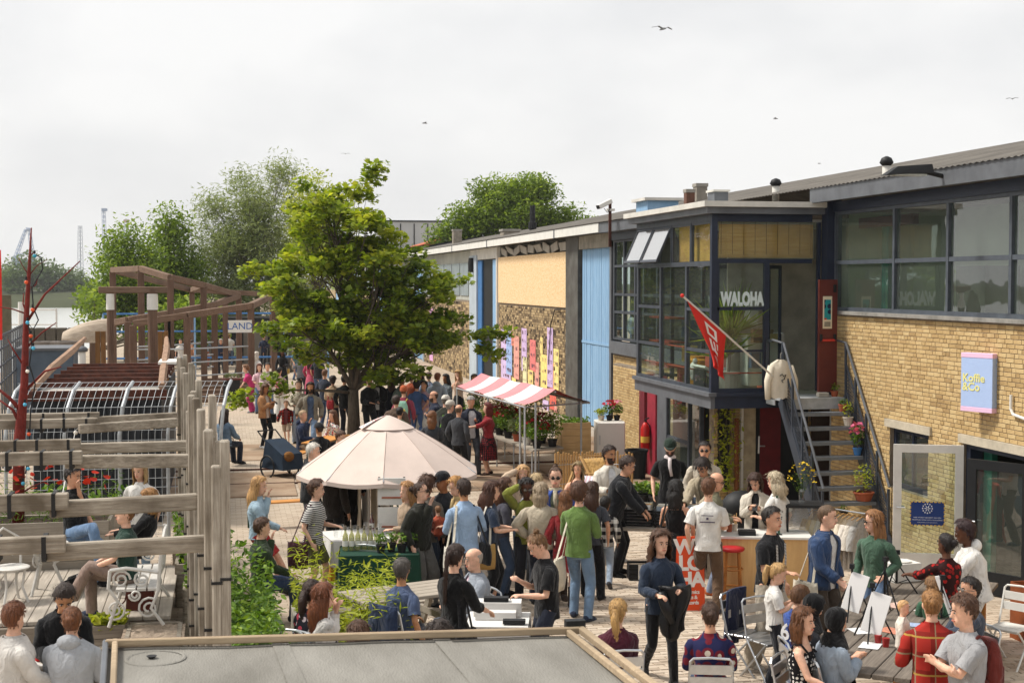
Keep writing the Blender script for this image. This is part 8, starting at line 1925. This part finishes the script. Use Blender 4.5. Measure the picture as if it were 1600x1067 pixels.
for j,(u,v) in enumerate(((1372,1005),(1384,1010),(1340,955))):o=LA((0,0,0),[(.03,0),(.04,.09)],10).build('paint_cup',mat('cup_red','#8f1f1c',.5));o.location=tpt(u,v);tag(o,('red paint cup by the near canvas','second red cup at the table edge','red cup between the two canvases')[j],'cup')
wb=thing('white_carton','white cartons and plates stacked at the end of the painting table','box',tpt(1407,905),R(10));B2((-.2,-.15,0),(.2,.15,.22)).build('carton',M_white,wb);LA((0,0,.22),[(.12,0),(.13,.02)],14).build('plate',M_white,wb)
cor=thing('corten_planter','rust brown steel planter box at the right edge','planter',(10.1,15.5,0)); 
for s in (-1,1):B2((-.5,s*.5-.01,0),(.9,s*.5+.01,.72)).build('side',mat('corten','#8a4a26',.8,.2,.2,3),cor);B2((-.5 if s<0 else .89,-.49,0),(-.49 if s<0 else .9,.49,.72)).build('side',MATS['corten'],cor)
# ================================================================ beer tables, pushchair, cart
def beer(lab,loc,rz,bench=False,L=1.9):
    h,w=(.46,.26) if bench else (.76,.5);t=thing('beer_bench' if bench else 'beer_table',lab,'bench' if bench else 'table',loc,rz);BX_((0,0,h),(L,w,.03),ch=.005).build('top',M_tabn,t)
    for sx in (-.7,.7):
        for sy in (-1,1):BM((sx,sy*w*.4,0),(sx,sy*w*.4,h-.02),.03,.03).build('leg',mat('legs_green','#1f3a2c',.6),t)
        BM((sx,-w*.4,h*.4),(sx,w*.4,h*.4),.02,.02).build('crossbar',MATS['legs_green'],t)
Pm=lambda a,b:(PEOPLE[a]['loc']+PEOPLE[b]['loc'])/2
beer('pine beer table shared by the eating group',Pm('hoodman','colourblouse')+V3((.15,-.6,0)),R(65));beer('pine beer bench under the navy hooded man',PEOPLE['hoodman']['loc']+V3((.05,-.3,0)),R(65),True);beer('pine beer bench behind the colourful blouse',PEOPLE['colourblouse']['loc']+V3((.1,-.3,0)),R(65),True);beer('empty pine beer bench left of the parasol',G(450,822,0),R(10),True,1.2);beer('pine beer table behind the striped T-shirt',G(560,815,0),R(8))
bg_=thing('pushchair','dark blue pushchair trailer with a soft toy on it','pushchair',G(444,745,0),R(35));MB().add([(-.3,-.35,.2),(.3,-.35,.2),(.3,.45,.2),(-.3,.45,.2),(-.28,-.3,.55),(.28,-.3,.55),(.26,.35,.85),(-.26,.35,.85)],[(0,3,2,1),(4,5,6,7),(0,1,5,4),(1,2,6,5),(2,3,7,6),(3,0,4,7)]).build('cabin',mat('pram_navy','#1c2c3d',.7),bg_)
for s in (-1,1):TU([(s*.36,.15+.25*math.cos(k*math.pi/9),.25+.25*math.sin(k*math.pi/9)) for k in range(19)],.02,6,cap=False).build('wheel',M_black,bg_)
TU([(-.25,.35,.8),(-.25,.65,1.02),(.25,.65,1.02),(.25,.35,.8)],.018,6).build('handlebar',M_black,bg_);BA((-.1,-.3,.5),(.14,.1,.12)).build('soft_toy',mat('toy_brown','#7a5226',.95),bg_)
ct_=thing('serving_cart','black serving cart piled with green things beside the magenta suit','cart',G(362,632,0));B2((-.3,-.2,.2),(.3,.2,.9)).build('body',M_black,ct_);B2((-.35,-.22,.9),(.35,.22,.95)).build('tray',M_red,ct_);leaves(ct_,(0,0,1.05),(.3,.2,.1),120,.1,L_grey)
# ================================================================ pergola terrace
dk_=thing('timber_deck','raised plank deck with squared timber front under the pergola','deck',(-2.6,18.6,0));M_deck=mat_wood('deck_planks','#9a9084','#c2b9ac',.9,'Y',.8,.5);M_sq=mat_wood('deck_front','#6d6459','#948a7d',.9,'X',.7,.5)
for k in range(24):B2((-2.0+.165*k,-1.2,.40),(-1.842+.165*k,1.9,.45),ch=.006).build('plank',M_deck,dk_)
for k in range(13):
    for z in (.02,.21):B2((-2.0+.305*k,-1.28,z),(-1.70+.305*k,-1.205,z+.185),ch=.008).build('front_block',M_sq,dk_)
fl_=thing('lower_platform','low wooden platform with pale edge planks at the lower left','deck',(-2.2,12.9,0))
for k in range(14):B2((-1.6,-1.4+.17*k,.06),(1.3,-1.24+.17*k,.1),ch=.005).build('plank',M_deck,fl_)
for a,b2_ in ((G(45,1053,.9),G(165,1040,.9)),(G(-10,1062,.8),G(170,1060,.8)),(G(88,1035,.9),G(165,1018,.9))):BM(a,b2_,.13,.1,ch=.008).build('edge_plank',M_wea,fl_,world=True);BM((b2_.x,b2_.y,0),(b2_.x,b2_.y,.85),.1,.1).build('edge_post',M_weaz,fl_,world=True)
for pid in ('whitejacket','greyhood','darkbent'):q=wpt(pid,(0,0,0));t=thing('log_stool',{'whitejacket':'timber block seat under the off white jacket','greyhood':'timber block seat under the grey hooded jacket','darkbent':'timber block seat under the black jacket'}[pid],'stool',(q.x,q.y,.1),.3);BX_((0,0,.25),(.4,.4,.5),ch=.02).build('block',M_sq,t)
sb=bed('sand_box','plank box filled with raked sand at the deck corner',G(205,985,.3).x,G(282,985,.3).x,16.4,17.2,0,.42,0,.1,L_herb,M_wea);SH(lambda u,v:((u-.5)*.7,(v-.5)*.75,.40+.03*mnoise.noise(V3((u*9,v*9,1)))),16,16).build('sand',mat('sand','#a39280',1,0,.2,20,bump=.6),sb)
bed('poppy_bed','raised bed of red poppies behind the deck',-3.6,-1.6,20.6,21.3,.0,1.1,900,.10,L_herb,M_tabw,.75,'#c8331c',NARROW,1.0,nf=46,fs=.09);bed('herb_bed','long raised bed of grasses and yellow flowers left of the deck',-5.2,-3.2,18.9,20.0,.45,1.08,1500,.13,L_herb,M_wea,.4,'#d8c23a',NARROW,.9);bed('shade_bed','raised bed of hosta leaves and one red bloom at the deck edge',G(150,960,.45).x,G(200,960,.45).x,17.0,17.35,.0,.46,220,.13,L_lime,M_sq,.2)
bed('bush_bed','stone edged bed overflowing with bright green herbs beside the posts',.02,.55,12.2,17.6,0,.55,5200,.085,L_herb,M_conc,.75);bed('willow_bed','bed of tall yellow green willow shoots beside the path',.85,2.0,15.4,18.4,0,.3,3000,.13,L_lime,M_conc,1.05,None,NARROW,.7)
for j,(x,y) in enumerate(((-.35,20.5),(-.45,22.5),(-.2,18.8))):bed('green_trough',('trough of climbing greens behind the posts','far trough of greens by the mesh','trough of grasses beside the white bench')[j],x-.3,x+.25,y-.7,y+.7,0,.6,700,.1,L_herb,M_wea,.8,'#d8c23a' if j==2 else None)
for j,(x,y) in enumerate(((-3.9,22.6),(-2.2,22.8))):bed('back_planter',('long low planter of leafy greens before the mesh trellis, left half','long low planter of leafy greens before the mesh trellis, right half')[j],x-.8,x+.8,y-.3,y+.3,.2,1.0,500,.12,L_herb,M_tabw,.4)
M_iron=mat('cast_iron_white','#c9c6c0',.5,0,.08,12,bump=.2)
def spiral(c,r,t0,turns,ax=(0,1),n=18):return [(c[0]+ax[0]*r*(1-.75*k/n)*math.cos(t0+turns*6.283*k/n),c[1]+ax[1]*r*(1-.75*k/n)*math.cos(t0+turns*6.283*k/n),c[2]+r*(1-.75*k/n)*math.sin(t0+turns*6.283*k/n)) for k in range(n+1)]
bp_loc=wpt('greentee',(0,0,0));be=thing('cast_iron_bench','ornate white cast iron bench with scrolled arms','bench',(bp_loc.x+.12,bp_loc.y+.35,DK),R(-90)+PEOPLE['greentee']['rz']*0)
for k in range(4):B2((-.75,-.22+.12*k,.40),(.75,-.12+.12*k,.43)).build('seat_slat',M_iron,be)
for sx in (-.78,.78):
    TU([(sx,-.28,.66),(sx,-.1,.68),(sx,.15,.64),(sx,.26,.62)],.022,6).build('arm_rail',M_iron,be);TU([(sx,.26,.4),(sx,.30,.86),(sx,.27,.92)],.022,6).build('back_post',M_iron,be)
    for c,r_,a in (((sx,-.16,.55),.11,0),((sx,.08,.54),.09,2),((sx,-.22,.2),.12,4),((sx,.15,.2),.13,1),((sx,.0,.36),.07,3)):TU(spiral(c,r_,a,1.6),.014,5).build('scroll',M_iron,be)
    TU([(sx,-.28,.66),(sx,-.3,.45),(sx,-.2,.3),(sx,-.3,0)],.02,6).build('leg',M_iron,be);TU([(sx,.26,.4),(sx,.18,.2),(sx,.32,0)],.02,6).build('leg',M_iron,be)
for k in range(6):TU(spiral((-.6+.24*k,.28,.66),.1,k,1.7,(1,0)),.012,5).build('back_scroll',M_iron,be)
TU([(-.78,.3,.9),(0,.31,.98),(.78,.3,.9)],.02,6).build('top_rail',M_iron,be)
tb_=thing('iron_table','small white cast iron table at the left edge of the deck','table',G(70,925,DK));LA((0,0,.6),[(.3,0),(.32,.02),(.3,.04)],20).build('table_top',M_iron,tb_)
for k in range(3):a=k*2.09;TU([(.22*math.cos(a),.22*math.sin(a),.6),(.12*math.cos(a),.12*math.sin(a),.35),(.27*math.cos(a),.27*math.sin(a),0)],.022,6).build('leg',M_iron,tb_);TU(spiral((.15*math.cos(a),.15*math.sin(a),.45),.1,a,1.4,(math.cos(a),math.sin(a))),.012,5).build('scroll',M_iron,tb_)
ic=thing('iron_chair','white cast iron chair with lacy back at the far left','chair',G(18,940,DK),R(30));LA((0,0,.42),[(.22,0),(.23,.02),(.21,.03)],16).build('seat',M_iron,ic)
for k in range(4):a=k*1.57+.78;TU([(.18*math.cos(a),.18*math.sin(a),.42),(.14*math.cos(a),.14*math.sin(a),.2),(.22*math.cos(a),.22*math.sin(a),0)],.016,6).build('leg',M_iron,ic)
for k in range(3):TU(spiral((-.12+.12*k,.2,.66),.11,k*2,1.6,(1,0)),.012,5).build('back_scroll',M_iron,ic)
TU([(-.2,.18,.44),(-.22,.22,.75),(0,.23,.9),(.22,.22,.75),(.2,.18,.44)],.016,6).build('back_hoop',M_iron,ic)
lb=thing('leather_satchel','brown leather satchel standing on the deck beside the bench','bag',G(220,952,DK),R(-8));MB().add([(-.17,-.06,0),(.17,-.06,0),(.17,.06,0),(-.17,.06,0),(-.16,-.04,.26),(.16,-.04,.26),(.16,.04,.26),(-.16,.04,.26)],[(0,3,2,1),(4,5,6,7),(0,1,5,4),(1,2,6,5),(2,3,7,6),(3,0,4,7)]).build('bag_body',mat('leather_brown','#5a2416',.45,0,.2,6),lb);BX_((0,-.062,.2),(.3,.02,.1)).build('flap',MATS['leather_brown'],lb);TU([(-.16,0,.24),(-.2,.05,.1),(-.28,.02,.02)],.01,5).build('strap',MATS['leather_brown'],lb)
cn=thing('drink_can','red drink can on the low platform','can',G(60,1032,.62));LA((0,0,0),[(.025,0),(.033,.01),(.033,.12),(.026,.135)],14).build('can',mat('can_red','#b01a1e',.3,.3),cn);bx_=thing('low_table','low plank table between the seated friends','table',(cn.location.x,cn.location.y+.1,0));B2((-.3,-.25,.57),(.5,.3,.615)).build('table_top',M_deck,bx_);B2((-.2,-.15,0),(.4,.2,.57)).build('pedestal',M_sq,bx_)
# ================================================================ roof close to the lens
kr=thing('kiosk_roof','grey felt kiosk roof edged with pale battens in the foreground','roof',(.7,6.2,0));M_felt=mat('roof_felt','#8f8c85',.9,0,.12,1.6,bump=.4,bscale=60,c2='#6d6a63',stretch=(1.6,.5,1),p0=.3,p1=.7,detail=9);M_bat=mat_wood('batten_pale','#93806a','#bba78a',.85,'X',.8,.4)
K0,K1=G(165,1004,2.5),G(905,984,2.5);kd=(K1-K0).normalized();kn_=V3((-kd.y,kd.x,0));bk=V3((.062,-1,0))*3.2;z_=V3((0,0,1))
SH(lambda u,v:tuple(K0.lerp(K1,u)+bk*v+z_*(-.03+.008*mnoise.noise(V3((u*6,v*6,0))))),20,20).build('felt',M_felt,kr,world=True,smooth=True)
for a,b2_,w,dz,m in ((K0,K1,.03,.0,M_rust),(K0+bk*.014,K1+bk*.014,.028,.01,M_bat),(K0,K0+bk,.03,.0,M_greymetal),(K0+kd*.05,K0+kd*.05+bk,.03,.005,M_bat),(K1,K1+bk,.04,.01,M_bat),(K1-kd*.075,K1-kd*.075+bk,.03,.0,M_bat)):BM(a+z_*dz,b2_+z_*dz,w,.04,ch=.006).build('edge_batten',m,kr,world=True)
for f_ in (.36,.7):a_s=K0.lerp(K1,f_);BM(a_s-z_*.026,a_s+bk-z_*.026,.09,.006).build('felt_seam',M_felt,kr,world=True)
B2((K1.x-.08,K1.y-.03,2.5),(K1.x+.03,K1.y+.03,2.56)).build('corner_cap',M_black,kr,world=True)
q=G(237,1026,2.48);LA((q.x,q.y,2.475),[(.015,0),(.028,.012),(.012,.012)],12).build('drain',M_black,kr,world=True);LA((q.x+.02,q.y,2.474),[(.16,0),(.15,.004),(.14,0)],20,False).build('drain_ring',MATS['roof_felt'],kr,world=True)
for a,b2_ in ((K0,K1),(K1,K1+bk),(K0,K0+bk)):i_=(K0+K1+bk)/2;a2,b3=a.lerp(i_,.04),b2_.lerp(i_,.04);MB().add([(a2.x,a2.y,0),(b3.x,b3.y,0),(b3.x,b3.y,2.44),(a2.x,a2.y,2.44)],[(0,1,2,3)]).build('wall',M_tabw,kr,world=True,thick=.06)
# ================================================================ gulls
for j,(u,v,y,s) in enumerate(((1036,46,60,1),(1212,186,90,.7),(664,193,100,.8),(1582,155,60,.5),(540,241,120,.7),(1280,256,110,.5))):
    t=thing('gull',('gull gliding at the top of the sky above the bay','small gull above the brick wing','gull gliding above the maple','gull at the right edge of the sky','distant gull left of the maple top','distant gull low over the wing roof')[j],'gull',DY(u,v,y),R(20+40*j),'gulls in the sky');b0=TU([(0,-.22,0),(0,-.1,.02),(0,.1,.02),(0,.26,.0)],[.02,.05,.05,.015],8)
    for sx in (-1,1):b0.add([(sx*.03,-.08,.02),(sx*.03,.08,.02),(sx*.28,.06,.12),(sx*.28,-.06,.12),(sx*.6,.12,.05),(sx*.58,.02,.05)],[(0,1,2,3),(3,2,4,5)])
    b0.xf(sc=s*.9);b0.build('body',mat('gull_grey','#8d8f92',.8),t,thick=.02)
# ================================================================ thin river haze
hz=B2((-1150,-120,-5.5),(900,2950,95)).build('haze',None);hz['kind']='stuff'
hm=bpy.data.materials.new('haze');hm.use_nodes=True;hn=hm.node_tree.nodes;hn.clear();ho_=hn.new('ShaderNodeOutputMaterial');pv=hn.new('ShaderNodeVolumePrincipled')
pv.inputs['Color'].default_value=(.93,.95,.97,1);pv.inputs['Density'].default_value=.00022;pv.inputs['Anisotropy'].default_value=.2
hm.node_tree.links.new(pv.outputs[0],ho_.inputs['Volume']);hz.data.materials.append(hm)
